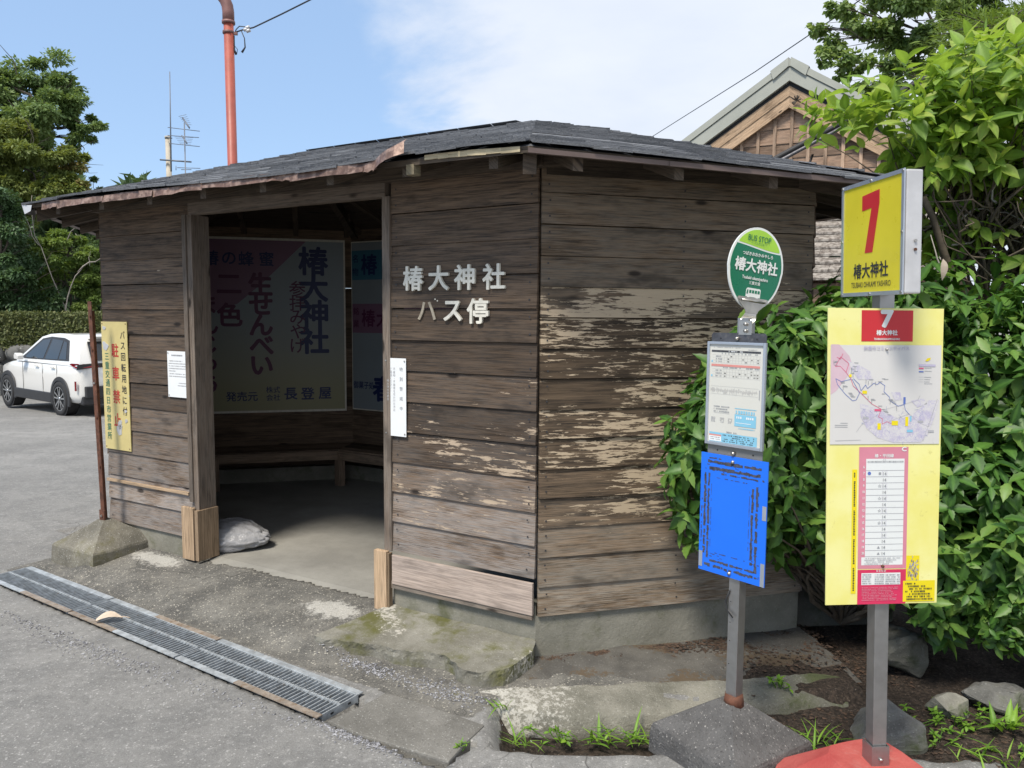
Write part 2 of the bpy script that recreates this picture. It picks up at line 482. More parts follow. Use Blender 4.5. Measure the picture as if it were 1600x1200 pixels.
M['wire'] = plain('dark_wire', (.03, .035, .045), .55, 0, .1, 10)
M['white'] = plain('white_paper', (.74, .76, .77), .7, 0, .03, 8)
M['whitel'] = plain('white_letter_plastic', (.74, .71, .62), .5, 0, .10, 30, (.40, .36, .30), .28)
M['oldglue'] = plain('letter_residue', (.40, .35, .27), .8, 0, .2, 40)
M['ink'] = plain('black_ink', (.03, .03, .035), .6, 0, .05, 10)
M['ink_f'] = plain('faded_grey_ink', (.30, .31, .33), .7, 0, .05, 10)
M['ink_g'] = plain('grey_ink', (.40, .40, .41), .7, 0, .05, 10)


def litter_mat(name, c1, c2):
    m_, kk, bs, _ = newmat(name)
    at = kk.n('ShaderNodeAttribute', attribute_name='bd'); s_ = kk.n('ShaderNodeSeparateColor', i_0=at.outputs['Color'])
    setc(kk, bs, kk.mix(s_.outputs[0], c1, c2), .85)
    return m_


# shingles
m_, kk, bs, _ = newmat('asphalt_shingles'); M['shingle'] = m_
co = kk.n('ShaderNodeTexCoord').outputs['Object']
at = kk.n('ShaderNodeAttribute', attribute_name='bd'); s_ = kk.n('ShaderNodeSeparateColor', i_0=at.outputs['Color'])
c = kk.mix(s_.outputs[0], (.085, .091, .103), (.185, .193, .21))
gr = kk.noise(co, 190, 3, .7)
c = kk.mix(kk.step(gr, .56, .72), c, (.26, .27, .28))
c = kk.mix(kk.math('MULTIPLY', kk.step(kk.noise(co, 5, 5, .6), .55, .72), .4), c, (.10, .10, .095))
setc(kk, bs, c, .85, kk.math('ADD', gr, kk.noise(co, 45, 3)), .8, .006, Specular_IOR_Level=.3)

# ------------------------------------------------------------------ ground sheet
def gcoords(lo, f0, f1, hi, stp):
    fine = np.arange(f0, f1 + 1e-6, stp)
    def geo(a, b, first):
        out = []; x = a; d = first; sg = 1 if b > a else -1
        while (b - x) * sg > 0: x += sg * d; d *= 1.22; out.append(x)
        return np.array(out)
    return np.concatenate([geo(f0, lo, stp * 1.3)[::-1], fine, geo(f1, hi, stp * 1.3)])


GX = gcoords(-420, -4.3, 3.3, 420, .025); GY = gcoords(-60, 1.3, 6.0, 700, .025)
X, Y = np.meshgrid(GX, GY)
q = np.stack([X - C0.x, Y - C0.y], -1)
S = q @ np.array([U.x, U.y]); D = q @ np.array([N.x, N.y])
sst = lambda a, lo, hi: np.clip((a - lo) / (hi - lo), 0, 1) ** 2 * (3 - 2 * np.clip((a - lo) / (hi - lo), 0, 1))
P3 = np.stack([X, Y, X * 0], -1)
near = np.exp(-((X + .5) ** 2 + (Y - 3.5) ** 2) / 60)
wob = fbm(P3 * 4, 3, 4)
Z = -.035 * np.clip(Y - 5.6, 0, 40) + .010 * fbm(P3 * 1.3, 5, 3) * near + .006 * fbm(P3 * 9, 9, 3) * near
fr = lambda x: sst(x, 0, 1)
# concrete apron in front of the doorway, ramping up to the sill
ap = sst(S, .78 + wob * .06, .84 + wob * .06) * sst(-S, -3.22, -3.05) * sst(D, -.60 + .05 * wob, -.40 + .05 * wob)
Z += .075 * ap * (.55 + .45 * sst(D, -.5, 0)) + .008 * ap * fbm(P3 * 5, 21, 4)
# broken mossy slab in front of the right-hand panel
edge = -.37 - .05 * np.sin(S * 7.0) + .07 * wob - .06 * sst(S, .35, .9)
slab = 0 * sst(D, edge - .012, edge + .03) * sst(S, -.05 + wob * .05, -.01 + wob * .05) * sst(-S, -.90 - wob * .08, -.86 - wob * .08) * (D < .05)
Z += slab * (.045 + .035 * sst(D, -.35, 0))
# gutter channel below the grates
gs = (D + .845 - .056 * (S - .47)) / 1.0
chan = (np.abs(gs) < .098) & (S > -.15) & (S < 3.43)
# ditch and earth bed on the right
ditch = sst(X, -.10, .02) * sst(-X, -1.2, -.6) * sst(Y, 2.78 + .05 * wob, 2.86 + .05 * wob) * sst(-Y, -3.22, -3.10)
bed = np.maximum(sst(X, .80 + .1 * wob, 1.0 + .1 * wob) * sst(Y, 2.72 + .1 * wob, 2.9 + .1 * wob), sst(X, 1.7, 2.0) * sst(Y, 1.2, 1.6))
bed = np.maximum(bed, sst(X, 1.45, 1.7) * (Y > 3.2)) * (X < 9) * (Y < 9)
walk = (Y > 3.12 + .12 * X)
bedz = bed * (1 - sst(walk * 1.0, 0, 1) * (X < 1.6))
Z += -.11 * ditch * (1 - bed) - .055 * bedz + .03 * bedz * fbm(P3 * 5, 31, 4) + .10 * sst(X, 2.0, 3.4) * (Y > 2.6) + .05 * (X > 1.7) * sst(Y, 3.4, 4.5)
Z = np.where(chan, -.26, Z)
inside = (D > .06) & (D < 2.4) & (S > -.9) & (S < 4.2)
Z = np.where(inside, np.minimum(Z, -.03), Z)
ny, nx = X.shape
V = np.stack([X, Y, Z], -1).reshape(-1, 3)
ii = np.arange(nx * ny).reshape(ny, nx)
Fq = np.stack([ii[:-1, :-1], ii[:-1, 1:], ii[1:, 1:], ii[1:, :-1]], -1).reshape(-1, 4)
zone = np.zeros((ny, nx, 4), 'f')
dsl = sst(D, -.60, -.56) * sst(-D, -.08, -.02) * sst(S, -.15, .0) * sst(-S, -3.5, -3.3)
strip = sst(D, -1.18 + .1 * wob, -1.06 + .1 * wob) * sst(-D, .70 - .1 * wob, .60) * sst(S, .2, .5) * sst(-S, -3.7, -3.3)
apall = sst(D, -.66 + .02 * wob, -.62 + .02 * wob) * (D < .3) * sst(S, -.1, 0) * sst(-S, -3.6, -3.5)
wk = (X > -.15) * (Y > 3.25 + .10 * X) * (Y < 4.6) * (X < 2.0)
apall = np.maximum(apall, sst(wk * 1.0, 0, 1))
zone[..., 0] = apall + slab * .0
zone[..., 1] = np.maximum(bed * (1 - wk), np.maximum(ditch, sst(wk * (.34 + sst(X, .2, 1.6) * .5 + (Y > 3.45 + .27 * X) * .30), 0, 1)))
wht = np.exp(-(((S - 1.16) / .26) ** 2 + ((D + .17) / .13) ** 2)) + np.exp(-(((S - 2.75) / .35) ** 2 + ((D + .12) / .10) ** 2)) + .55 * np.exp(-(((S - 1.9) / .5) ** 2 + ((D + 1.08) / .09) ** 2)) + .5 * np.exp(-(((S - 3.2) / .3) ** 2 + ((D + .98) / .09) ** 2)) + .25 * np.exp(-(((S - 2.0) / .6) ** 2 + ((D + .3) / .16) ** 2))
zone[..., 2] = np.clip(wht, 0, 1)
zone[..., 3] = np.clip(slab * sst(-D, .16, .42) * .9 + slab * .28 + .5 * np.exp(-((S - .1) / .4) ** 2 - ((D + .50) / .05) ** 2), 0, 1)

m_, kk, bs, _ = newmat('paved_ground'); M['ground'] = m_
co = kk.n('ShaderNodeTexCoord').outputs['Object']
at = kk.n('ShaderNodeAttribute', attribute_name='bd'); s_ = kk.n('ShaderNodeSeparateColor', i_0=at.outputs['Color'])
big = kk.noise(co, .55, 6, .6); med = kk.noise(co, 4.2, 7, .65); fine = kk.noise(co, 60, 5, .7); gran = kk.noise(co, 170, 3, .7); gran2 = kk.noise(co, 95, 2, .6)
asp = kk.mix(kk.step(big, .3, .7), (.185, .182, .175), (.275, .270, .258))
asp = kk.mix(kk.math('MULTIPLY', kk.step(med, .42, .62), .5), asp, (.150, .149, .146))
m2 = kk.noise(co, 24, 7, .78); peb = kk.n('ShaderNodeTexVoronoi', i_Scale=62.0, i_Vector=co)
asp = kk.mix(kk.math('MULTIPLY', kk.step(m2, .52, .66), .50), asp, (.37, .365, .35))
asp = kk.mix(kk.math('MULTIPLY', kk.step(m2, .47, .33), .55), asp, (.115, .113, .110))
asp = kk.mix(kk.math('MULTIPLY', kk.math('MULTIPLY', kk.step(peb.outputs['Distance'], .32, .20), kk.step(kk.noise(co, 31, 2), .50, .56)), .6), asp, (.48, .47, .45))
asp = kk.mix(kk.math('MULTIPLY', kk.step(gran, .58, .70), .55), asp, (.44, .44, .43))
asp = kk.mix(kk.math('MULTIPLY', kk.step(gran, .44, .32), .60), asp, (.09, .09, .09))
asp = kk.mix(kk.math('MULTIPLY', kk.step(fine, .58, .7), .25), asp, (.36, .35, .33))
con = kk.mix(kk.step(med, .32, .68), (.100, .097, .090), (.190, .182, .163))
con = kk.mix(kk.math('MULTIPLY', kk.step(m2, .53, .68), .55), con, (.30, .28, .235))
con = kk.mix(kk.math('MULTIPLY', kk.step(m2, .47, .33), .6), con, (.058, .056, .052))
con = kk.mix(kk.math('MULTIPLY', kk.math('MULTIPLY', kk.step(peb.outputs['Distance'], .34, .18), kk.step(kk.noise(co, 37, 2), .46, .54)), .75), con, (.50, .47, .40))
con = kk.mix(kk.math('MULTIPLY', kk.step(gran, .60, .68), .7), con, (.46, .44, .38))
con = kk.mix(kk.math('MULTIPLY', kk.step(gran2, .42, .32), .6), con, (.06, .058, .052))
jag = kk.math('MULTIPLY', kk.math('SUBTRACT', kk.noise(co, 11, 7, .7), .5), .9)
am = kk.step(kk.math('ADD', s_.outputs[0], jag), .42, .56)
g = kk.mix(am, asp, con)
wj = kk.math('MULTIPLY', kk.math('SUBTRACT', kk.noise(co, 26, 8, .75), .5), 1.5)
wm = kk.step(kk.math('ADD', s_.outputs[2], kk.math('ADD', wj, jag)), .52, .85)
g = kk.mix(kk.math('MULTIPLY', wm, .72), g, kk.mix(kk.step(gran, .35, .65), (.40, .385, .345), (.60, .585, .54)))
mm = kk.step(kk.math('ADD', at.outputs['Alpha'], kk.math('MULTIPLY', jag, .9)), .40, .62)
g = kk.mix(kk.math('MULTIPLY', mm, .75), g, kk.mix(fine, (.075, .080, .030), (.19, .175, .085)))
dj = kk.step(kk.math('ADD', s_.outputs[1], jag), .45, .6)
soil = kk.mix(kk.step(fine, .35, .7), (.020, .016, .013), (.070, .052, .040))
soil = kk.mix(kk.math('MULTIPLY', kk.step(gran2, .6, .72), .6), soil, (.20, .16, .13))
g = kk.mix(dj, g, soil)
cr1 = kk.n('ShaderNodeTexVoronoi', feature='DISTANCE_TO_EDGE', i_Scale=.9, i_Vector=kk.n('ShaderNodeVectorMath', operation='ADD', i_0=co, i_1=kk.n('ShaderNodeTexNoise', i_Scale=3.0, i_Vector=co).outputs['Color']).outputs[0])
ck = kk.math('MULTIPLY', kk.step(cr1.outputs['Distance'], .007, .002), kk.step(big, .48, .62))
g = kk.mix(kk.math('MULTIPLY', ck, .7), g, (.05, .048, .045))
setc(kk, bs, g, .9, kk.math('ADD', kk.math('ADD', kk.math('MULTIPLY', gran, .8), fine), kk.math('MULTIPLY', dj, fine)), .6, .007, Specular_IOR_Level=.25)
ground = npmesh('parking_lot_ground', V, Fq, M['ground'], None, zone.reshape(-1, 4))
ground['kind'] = 'structure'


def gz(x, y):
    j = min(max(np.searchsorted(GX, x), 1), nx - 1); i = min(max(np.searchsorted(GY, y), 1), ny - 1)
    return float(Z[i, j])

# ------------------------------------------------------------------ bus shelter (local X runs along the front to the right, Y inwards)
shelter = thing('bus_shelter', 'weathered dark wooden bus shelter with open doorway and low shingled roof', 'bus shelter', C0, SH_ROT)
OCT = [(-3.38, 0), (0, 0), (1.02, 1.02), (.90, 1.55), (0, 2.49), (-3.38, 2.49), (-4.40, 1.47), (-4.40, 1.02)]


def offset_poly(poly, d):
    """outward offset of a counter-clockwise polygon"""
    n = len(poly); L = []
    for i in range(n):
        a, b = Vector(poly[i]), Vector(poly[(i + 1) % n]); e = (b - a).normalized(); o = Vector((e.y, -e.x))
        L.append((a + o * d, e))
    out = []
    for i in range(n):
        (p, e), (q_, g_) = L[i - 1], L[i]
        den = e.x * g_.y - e.y * g_.x
        t = ((q_.x - p.x) * g_.y - (q_.y - p.y) * g_.x) / den
        out.append(p + e * t)
    return out


def lerp(x, pts):
    return float(np.interp(x, [p[0] for p in pts], [p[1] for p in pts]))


def board_wall(p0, p1, z0, z1, h, mat, greyf, wearf, nails=True, gap=.003, off=0.0):
    mb = MB()
    a, b = Vector((*p0, 0)), Vector((*p1, 0)); L = (b - a).length; e = (b - a) / L; o = Vector((e.y, -e.x, 0))
    z = z0; nb = max(1, round((z1 - z0) / h)); hh = (z1 - z0) / nb
    for i in range(nb):
        j0, j1 = random.uniform(-.002, .002), random.uniform(-.002, .002)
        za, zb = z + gap / 2, z + hh - gap / 2
        ob, ot = off + .021 + random.uniform(-.002, .003), off + .012 + random.uniform(-.002, .002)
        ru, rv = random.uniform(0, 40), random.uniform(0, 40)
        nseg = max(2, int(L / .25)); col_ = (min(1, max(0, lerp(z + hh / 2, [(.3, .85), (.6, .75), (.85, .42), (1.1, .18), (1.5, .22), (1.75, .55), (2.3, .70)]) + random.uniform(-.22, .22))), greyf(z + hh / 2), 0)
        for sgm in range(nseg):
            t0, t1 = L * sgm / nseg, L * (sgm + 1) / nseg
            c_ = (col_[0], col_[1], wearf((t0 + t1) / 2 / L, z + hh / 2))
            w0 = (t0 / L) * (j1 - j0) + j0; w1 = (t1 / L) * (j1 - j0) + j0
            P = [a + e * t0 + o * ob + Vector((0, 0, za + w0)), a + e * t1 + o * ob + Vector((0, 0, za + w1)),
                 a + e * t1 + o * ot + Vector((0, 0, zb + w1)), a + e * t0 + o * ot + Vector((0, 0, zb + w0)),
                 a + e * t0 + o * off + Vector((0, 0, za + w0)), a + e * t1 + o * off + Vector((0, 0, za + w1)),
                 a + e * t1 + o * off + Vector((0, 0, zb + w1)), a + e * t0 + o * off + Vector((0, 0, zb + w0))]
            uv = [(t0 + ru, za + rv), (t1 + ru, za + rv), (t1 + ru, zb + rv), (t0 + ru, zb + rv)] * 2
            fs = [(0, 1, 2, 3), (5, 4, 7, 6), (0, 4, 5, 1), (3, 2, 6, 7)]
            if sgm == 0: fs.append((0, 3, 7, 4))
            if sgm == nseg - 1: fs.append((1, 5, 6, 2))
            mb.add(P, fs, mat, uv, c_)
        if nails:
            for t in ([.035, L - .035] + ([L / 2] if L > 1.2 else [])):
                for zz in (za + hh * .25, za + hh * .75):
                    cpt = a + e * (t + random.uniform(-.006, .006)) + o * (ob + .0008) + Vector((0, 0, zz))
                    r = .0040
                    mb.quad([cpt - e * r - Vector((0, 0, r)), cpt + e * r - Vector((0, 0, r)), cpt + e * r + Vector((0, 0, r)), cpt - e * r + Vector((0, 0, r))], M['ink'])
        z += hh
    return mb


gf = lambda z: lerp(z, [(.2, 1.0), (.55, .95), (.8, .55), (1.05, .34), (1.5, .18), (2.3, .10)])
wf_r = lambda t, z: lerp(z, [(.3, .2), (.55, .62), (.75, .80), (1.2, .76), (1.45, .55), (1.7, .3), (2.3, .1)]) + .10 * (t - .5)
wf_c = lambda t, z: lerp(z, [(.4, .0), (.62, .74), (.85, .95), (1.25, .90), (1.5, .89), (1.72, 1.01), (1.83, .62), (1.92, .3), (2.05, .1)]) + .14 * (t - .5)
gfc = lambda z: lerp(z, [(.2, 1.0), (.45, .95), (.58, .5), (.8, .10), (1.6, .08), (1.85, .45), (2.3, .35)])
none = lambda t, z: 0.0
TOP = 2.33
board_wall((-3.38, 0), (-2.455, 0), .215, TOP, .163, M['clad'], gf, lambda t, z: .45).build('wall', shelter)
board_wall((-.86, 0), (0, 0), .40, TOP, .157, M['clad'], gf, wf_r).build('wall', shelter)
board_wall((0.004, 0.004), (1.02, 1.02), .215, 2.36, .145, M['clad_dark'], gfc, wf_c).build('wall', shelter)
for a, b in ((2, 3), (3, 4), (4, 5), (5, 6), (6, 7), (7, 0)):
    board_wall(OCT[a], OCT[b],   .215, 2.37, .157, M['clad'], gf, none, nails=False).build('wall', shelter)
# inner lining of the walls one can see through the doorway
mb = MB()
for a, b in ((4, 5), (5, 6), (6, 7), (2, 3), (3, 4), (7, 0)):
    p = offset_poly(OCT, -.004); q2 = offset_poly(OCT, -.016)
    A, B, A2, B2 = p[a], p[b], q2[a], q2[b]
    z = .20
    while z < 2.40:
        h = .19; r = random.uniform(0, 30); L = (B - A).length
        mb.add([(*A2, z), (*B2, z), (*B2, z + h - .004), (*A2, z + h - .004), (*A, z), (*B, z), (*B, z + h - .004), (*A, z + h - .004)],
               [(1, 0, 3, 2), (0, 1, 5, 4), (2, 3, 7, 6)], M['inner'], [(r, r + z), (r + L, r + z), (r + L, r + z + h), (r, r + z + h)] * 2, (random.random(), .2, 0))
        z += h
mb.build('inner_lining', shelter)
# foundation ring (gap at the doorway), floor slab
mb = MB()
outer, inner = offset_poly(OCT, 0.004), offset_poly(OCT, -.11)


def ringseg(A, B, A2, B2, z0, z1):
    mb.add([(*A, z0), (*B, z0), (*B2, z0), (*A2, z0), (*A, z1), (*B, z1), (*B2, z1), (*A2, z1)],
           [(0, 1, 5, 4), (1, 2, 6, 5), (2, 3, 7, 6), (3, 0, 4, 7), (4, 5, 6, 7)], M['found'])


for i in range(1, 8): ringseg(outer[i], outer[(i + 1) % 8], inner[i], inner[(i + 1) % 8], -.12, .212)
ringseg(Vector((outer[0].x, -.004)), Vector((-2.44, -.004)), inner[0], Vector((-2.44, .11)), -.12, .212)
ringseg(Vector((-.87, -.004)), Vector((outer[1].x, -.004)), Vector((-.87, .11)), inner[1], -.12, .26)
mb.build('foundation', shelter)
mb = MB(); fl = offset_poly(OCT, -.1)
mb.add([(p.x, p.y, .082) for p in fl], [tuple(range(8))], M['floor'])
mb.add([(-2.44, -.03, .060), (-.87, -.03, .060), (-.87, .1, .0815), (-2.44, .1, .0815)], [(0, 1, 2, 3)], M['floor'])
mb.add([(-2.44, -.03, .060), (-.87, -.03, .060), (-.87, -.03, -.06), (-2.44, -.03, -.06)], [(0, 3, 2, 1)], M['floor'])
mb.build('floor', shelter)
# door posts, trims and their new timber feet
MB().box((-2.435, .035, 1.26), (.045, .13, 2.0), M['post'], col=(.5, .5, .45)).build('door_post', shelter, bevel=.003)
MB().box((-2.475, -.030, 1.36), (.036, .02, 1.80), M['post'], col=(.3, .6, .2)).build('door_trim', shelter, bevel=.002)
MB().box((-.885, .03, 1.33), (.05, .12, 1.86), M['post'], col=(.55, .6, .5)).build('door_post', shelter, bevel=.003)
mb = MB()
mb.box((-2.50, -.045, .255), (.112, .022, .34), M['fresh'], col=(.55, .1, .1))
mb.box((-2.415, .025, .250), (.03, .158, .325), M['fresh'], col=(.25, .1, .3))
mb.build('post_foot', shelter, bevel=.002)
mb = MB()
mb.box((-.918, -.042, .225), (.084, .03, .35), M['fresh'], col=(.75, .1, .2))
mb.box((-.868, -.036, .222), (.014, .03, .34), M['fresh'], col=(.05, .3, 0))
mb.build('post_foot', shelter, bevel=.002)
# pale replacement board and the rotten strip under it, lath on the left wall
mb = MB(); mb.box((-.425, -.032, .305), (.852, .016, .158), M['patch'], col=(.7, .5, -.3)); mb.build('patch_board', shelter, bevel=.002, label='pale unpainted replacement board at the foot of the wall')
mb = MB(); mb.box((-.432, -.024, .221), (.856, .02, .040), M['post'], col=(.6, .8, .1)); mb.build('sill_strip', shelter)
mb = MB(); mb.box((-2.945, -.028, .505), (.87, .014, .018), M['fresh'], Matrix.Rotation(math.radians(-.1), 3, 'Y'), col=(.6, .3, .2)); mb.build('lath', shelter)
# head beam, lintel
MB().box((-1.68, -.020, 2.366), (3.44, .075, .078), M['soffit'], col=(.35, .2, -.4)).build('top_beam', shelter, bevel=.004)
MB().box((-1.66, -.005, 2.294), (1.55, .06, .072), M['post'], col=(.45, .4, -.2)).build('lintel', shelter, bevel=.003)
mb = MB()
ch = Matrix.Rotation(math.radians(45), 3, 'Z')
mb.box((.50, .50 - .0, 2.335), (1.36, .07, .075), M['soffit'], ch, col=(.2, .1, -.4))
mb.box((.115, -.012, 2.352), (.17, .07, .052), M['soffit'], col=(.3, .1, -.4))
mb.build('top_beam', shelter)
mb = MB(); mb.box((-3.88, .51, 2.385), (1.36, .07, .075), M['soffit'], Matrix.Rotation(math.radians(-45), 3, 'Z'), col=(.2, .1, -.4)); mb.build('top_beam', shelter)

# ---- roof
EAVE = offset_poly(OCT, .40); ZE = 2.348
KS = [.328, .304, .25, .304, .328, .304, .29, .304]
LN = []
for i in range(8):
    a, b = EAVE[i], EAVE[(i + 1) % 8]; e = (b - a).normalized(); LN.append((a, e, Vector((-e.y, e.x)), (b - a).length))
dist = lambda i, p: (p - LN[i][0]).dot(LN[i][2])


def clip(poly, f):
    out = []
    for i in range(len(poly)):
        p, q_ = poly[i], poly[(i + 1) % len(poly)]; a, b = f(p), f(q_)
        if a >= 0: out.append(p)
        if a * b < 0: out.append(p + (q_ - p) * (a / (a - b)))
    return out


roof = None
mbd, mbs = MB(), MB()
facets = []
for i in range(8):
    poly = [Vector(p) for p in EAVE]
    for j in range(8):
        if j != i: poly = clip(poly, lambda p: KS[j] * dist(j, p) - KS[i] * dist(i, p))
    facets.append(poly)
    zz = lambda p: ZE + KS[i] * dist(i, p)
    n = len(poly)
    mbd.add([(p.x, p.y, zz(p)) for p in poly], [tuple(range(n))], M['shingle'], None, (.3, 0, 0))
    r = random.uniform(0, 9)
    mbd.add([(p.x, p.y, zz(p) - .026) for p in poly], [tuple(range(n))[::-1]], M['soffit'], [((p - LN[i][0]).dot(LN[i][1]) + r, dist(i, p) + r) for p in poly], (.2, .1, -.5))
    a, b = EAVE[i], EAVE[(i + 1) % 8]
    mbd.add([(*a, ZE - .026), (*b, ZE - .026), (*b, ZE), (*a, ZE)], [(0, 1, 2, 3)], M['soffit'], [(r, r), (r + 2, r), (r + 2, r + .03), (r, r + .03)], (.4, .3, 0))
    # shingle courses
    tmax = max(dist(i, p) for p in poly); t = -.028; row = 0
    A0, E0, I0, L0 = LN[i]
    while t < tmax - .02:
        def rng_at(tt):
            tt = min(max(tt, .0005), tmax - .001)
            band = clip(clip([p.copy() for p in poly], lambda p: dist(i, p) - tt + .0005), lambda p: tt + .0005 - dist(i, p))
            if len(band) < 2: return None
            al_ = [(p - A0).dot(E0) for p in band]; return min(al_), max(al_)
        ex = .105
        r0, r1 = rng_at(t), rng_at(t + ex + .03)
        if r0 is None: break
        if r1 is None: r1 = r0
        x = r0[0] - random.uniform(0, .25)
        while x < r0[1]:
            wd = random.uniform(.17, .34); xa, xb = max(x, r0[0]), min(x + wd - .004, r0[1])
            if xb - xa > .01:
                xc, xd = min(max(xa, r1[0]), r1[1]), max(min(xb, r1[1]), r1[0])
                j = [random.uniform(-.006, .006) for _ in range(4)]; lift = random.uniform(.010, .019); sk = random.uniform(-.006, .006)
                if row == 0: lift += random.uniform(0, .006)
                def PT(al_, tt, up): 
                    p = A0 + E0 * al_ + I0 * tt
                    return (p.x, p.y, ZE + KS[i] * tt + up + .012 * math.sin(al_ * 2.1 + i) * math.exp(-max(tt, 0) * 1.5))
                nm = 4; lo, hi = [], []
                for s_i in range(nm + 1):
                    ff = s_i / nm
                    lo.append((xa + (xb - xa) * ff, t + j[0] * (1 - ff) + j[1] * ff + random.uniform(-.004, .004)))
                    hi.append((xc + (xd - xc) * ff, t + ex + .03))
                vs = [PT(*p, lift + random.uniform(-.002, .002)) for p in lo] + [PT(*p, .004) for p in hi] + [PT(p[0], p[1] + .002, lift - .011) for p in lo]
                m1 = nm + 1; fs = []
                for s_i in range(nm): fs += [(s_i, s_i + 1, m1 + s_i + 1, m1 + s_i), (2 * m1 + s_i, 2 * m1 + s_i + 1, s_i + 1, s_i)]
                fs += [(2 * m1, 0, m1), (nm, 2 * m1 + nm, m1 + nm)]
                mbs.add(vs, fs, M['shingle'], None, (random.random(), 0, 0))
            x += wd
        t += ex; row += 1
deck = mbd.build('roof_deck', shelter)
mbs.build('shingles', deck)
# rafters
for i in (0, 1, 7, 2, 6, 5, 4):
    A0, E0, I0, L0 = LN[i]; sp_ = .46; x = .22 if i else .30
    while x < L0 - .1:
        ml = min(dist(i, p) for p in facets[i] if dist(i, p) > .3); t1 = .0
        for tt in np.arange(.05, 1.6, .05):
            p = A0 + E0 * x + I0 * float(tt)
            if all(KS[j] * dist(j, p) >= KS[i] * dist(i, p) - .01 for j in range(8)): t1 = float(tt)
        mb = MB(); w_ = .022; rr = random.uniform(0, 9); vs, uv = [], []
        for tt in (.035, t1):
            for sx_, dz in ((-w_, -.027), (w_, -.027), (w_, -.088), (-w_, -.088)):
                p = A0 + E0 * (x + sx_) + I0 * tt; vs.append((p.x, p.y, ZE + KS[i] * tt + dz)); uv.append((tt + rr, rr + dz + sx_))
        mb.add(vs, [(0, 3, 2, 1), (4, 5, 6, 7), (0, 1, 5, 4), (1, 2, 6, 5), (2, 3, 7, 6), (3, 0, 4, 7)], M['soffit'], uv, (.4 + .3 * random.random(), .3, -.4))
        mb.build('rafter', shelter); x += sp_
for i in range(8):      # hip rafters
    p0 = Vector(EAVE[i]); top = max(facets[i], key=lambda p: dist(i, p) if (p - p0).length > .3 else -1)
    tgt = [p for p in facets[i] if any((p - q_).length < 1e-4 for q_ in facets[i - 1]) and (p - p0).length > .05]
    if not tgt: continue
    t_ = tgt[0]; a = Vector((*p0, ZE)); b = Vector((t_.x, t_.y, ZE + KS[i] * dist(i, t_)))
    e = (b - a).normalized(); sd = Vector((-e.y, e.x, 0)).normalized() * .028
    vs = []
    for P_ in (a + e * .06, b):
        for s_i, dz in ((-1, -.036), (1, -.036), (1, -.12), (-1, -.12)): vs.append(P_ + sd * s_i + Vector((0, 0, dz)))
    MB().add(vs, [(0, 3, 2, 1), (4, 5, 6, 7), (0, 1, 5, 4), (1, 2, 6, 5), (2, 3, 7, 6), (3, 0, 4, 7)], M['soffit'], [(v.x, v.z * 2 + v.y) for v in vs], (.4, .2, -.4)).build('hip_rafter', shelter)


def sag_roof():
    """the whole roof droops towards its right-hand tip"""
    todo = [deck] + list(deck.children) + [o_ for o_ in shelter.children if o_.name.split('.')[0] in ('rafter', 'hip_rafter')]
    for o_ in todo:
        me = o_.data; co_ = np.empty(len(me.vertices) * 3, 'f'); me.vertices.foreach_get('co', co_); co_ = co_.reshape(-1, 3)
        co_[:, 2] -= .066 * np.clip((co_[:, 0] + .15) / 1.6, 0, 1); me.vertices.foreach_set('co', co_.ravel()); me.update()


def edge_pt(i, al_, out, z):
    A0, E0, I0, L0 = LN[i]; p = A0 + E0 * al_ - I0 * out
    return Vector((p.x, p.y, z))


# bent copper-brown fascia on the front: pieces of strip, the last one torn loose
mb = MB(); FL = LN[0][3]
x = .22
while x < FL - .80:
    wd = min(random.uniform(.10, .52), FL - .78 - x); n = 5; top, bot = [], []
    tl, dr = random.uniform(-.008, .010), random.uniform(-.010, .006)
    for s_i in range(n + 1):
        f_ = s_i / n; xx = x + wd * f_
        top.append(edge_pt(0, xx, .012 + random.uniform(-.004, .006), ZE - .006 + tl * f_ + random.uniform(-.004, .004)))
        bot.append(edge_pt(0, xx, .016 + random.uniform(-.005, .010), ZE - .043 + dr * (1 - f_) + random.uniform(-.005, .005)))
    lip = [p + Vector((0, .045, .010)) for p in top]
    vs = bot + top + lip; m1 = n + 1
    fs = [(s_i, s_i + 1, m1 + s_i + 1, m1 + s_i) for s_i in range(n)] + [(m1 + s_i, m1 + s_i + 1, 2 * m1 + s_i + 1, 2 * m1 + s_i) for s_i in range(n)]
    mb.add(vs, fs, M['copper']); x += wd - .004
# torn end, lifted and folded outwards
xs0 = FL - .80; pts_lo, pts_hi = [], []
for s_i in range(6):
    f_ = s_i / 5
    pts_lo.append(edge_pt(0, xs0 + .215 * f_, .02 + .07 * math.sin(f_ * 2.4), ZE - .049 + .052 * f_ ** 1.3))
    pts_hi.append(edge_pt(0, xs0 + .205 * f_, .012 + .06 * math.sin(f_ * 2.4), ZE - .004 + .058 * f_ ** 1.3))
pts_bk = [p + Vector((0, .07 - .01 * i_, .012 + .006 * (i_ % 2))) for i_, p in enumerate(pts_hi)]
mb.add(pts_lo + pts_hi + pts_bk, [(s_i, s_i + 1, 7 + s_i, 6 + s_i) for s_i in range(5)] + [(6 + s_i, 7 + s_i, 13 + s_i, 12 + s_i) for s_i in range(5)], M['copper'])
mb.build('fascia', deck, label='bent copper brown fascia strip torn loose at one end')
mb = MB()
x = FL - .52
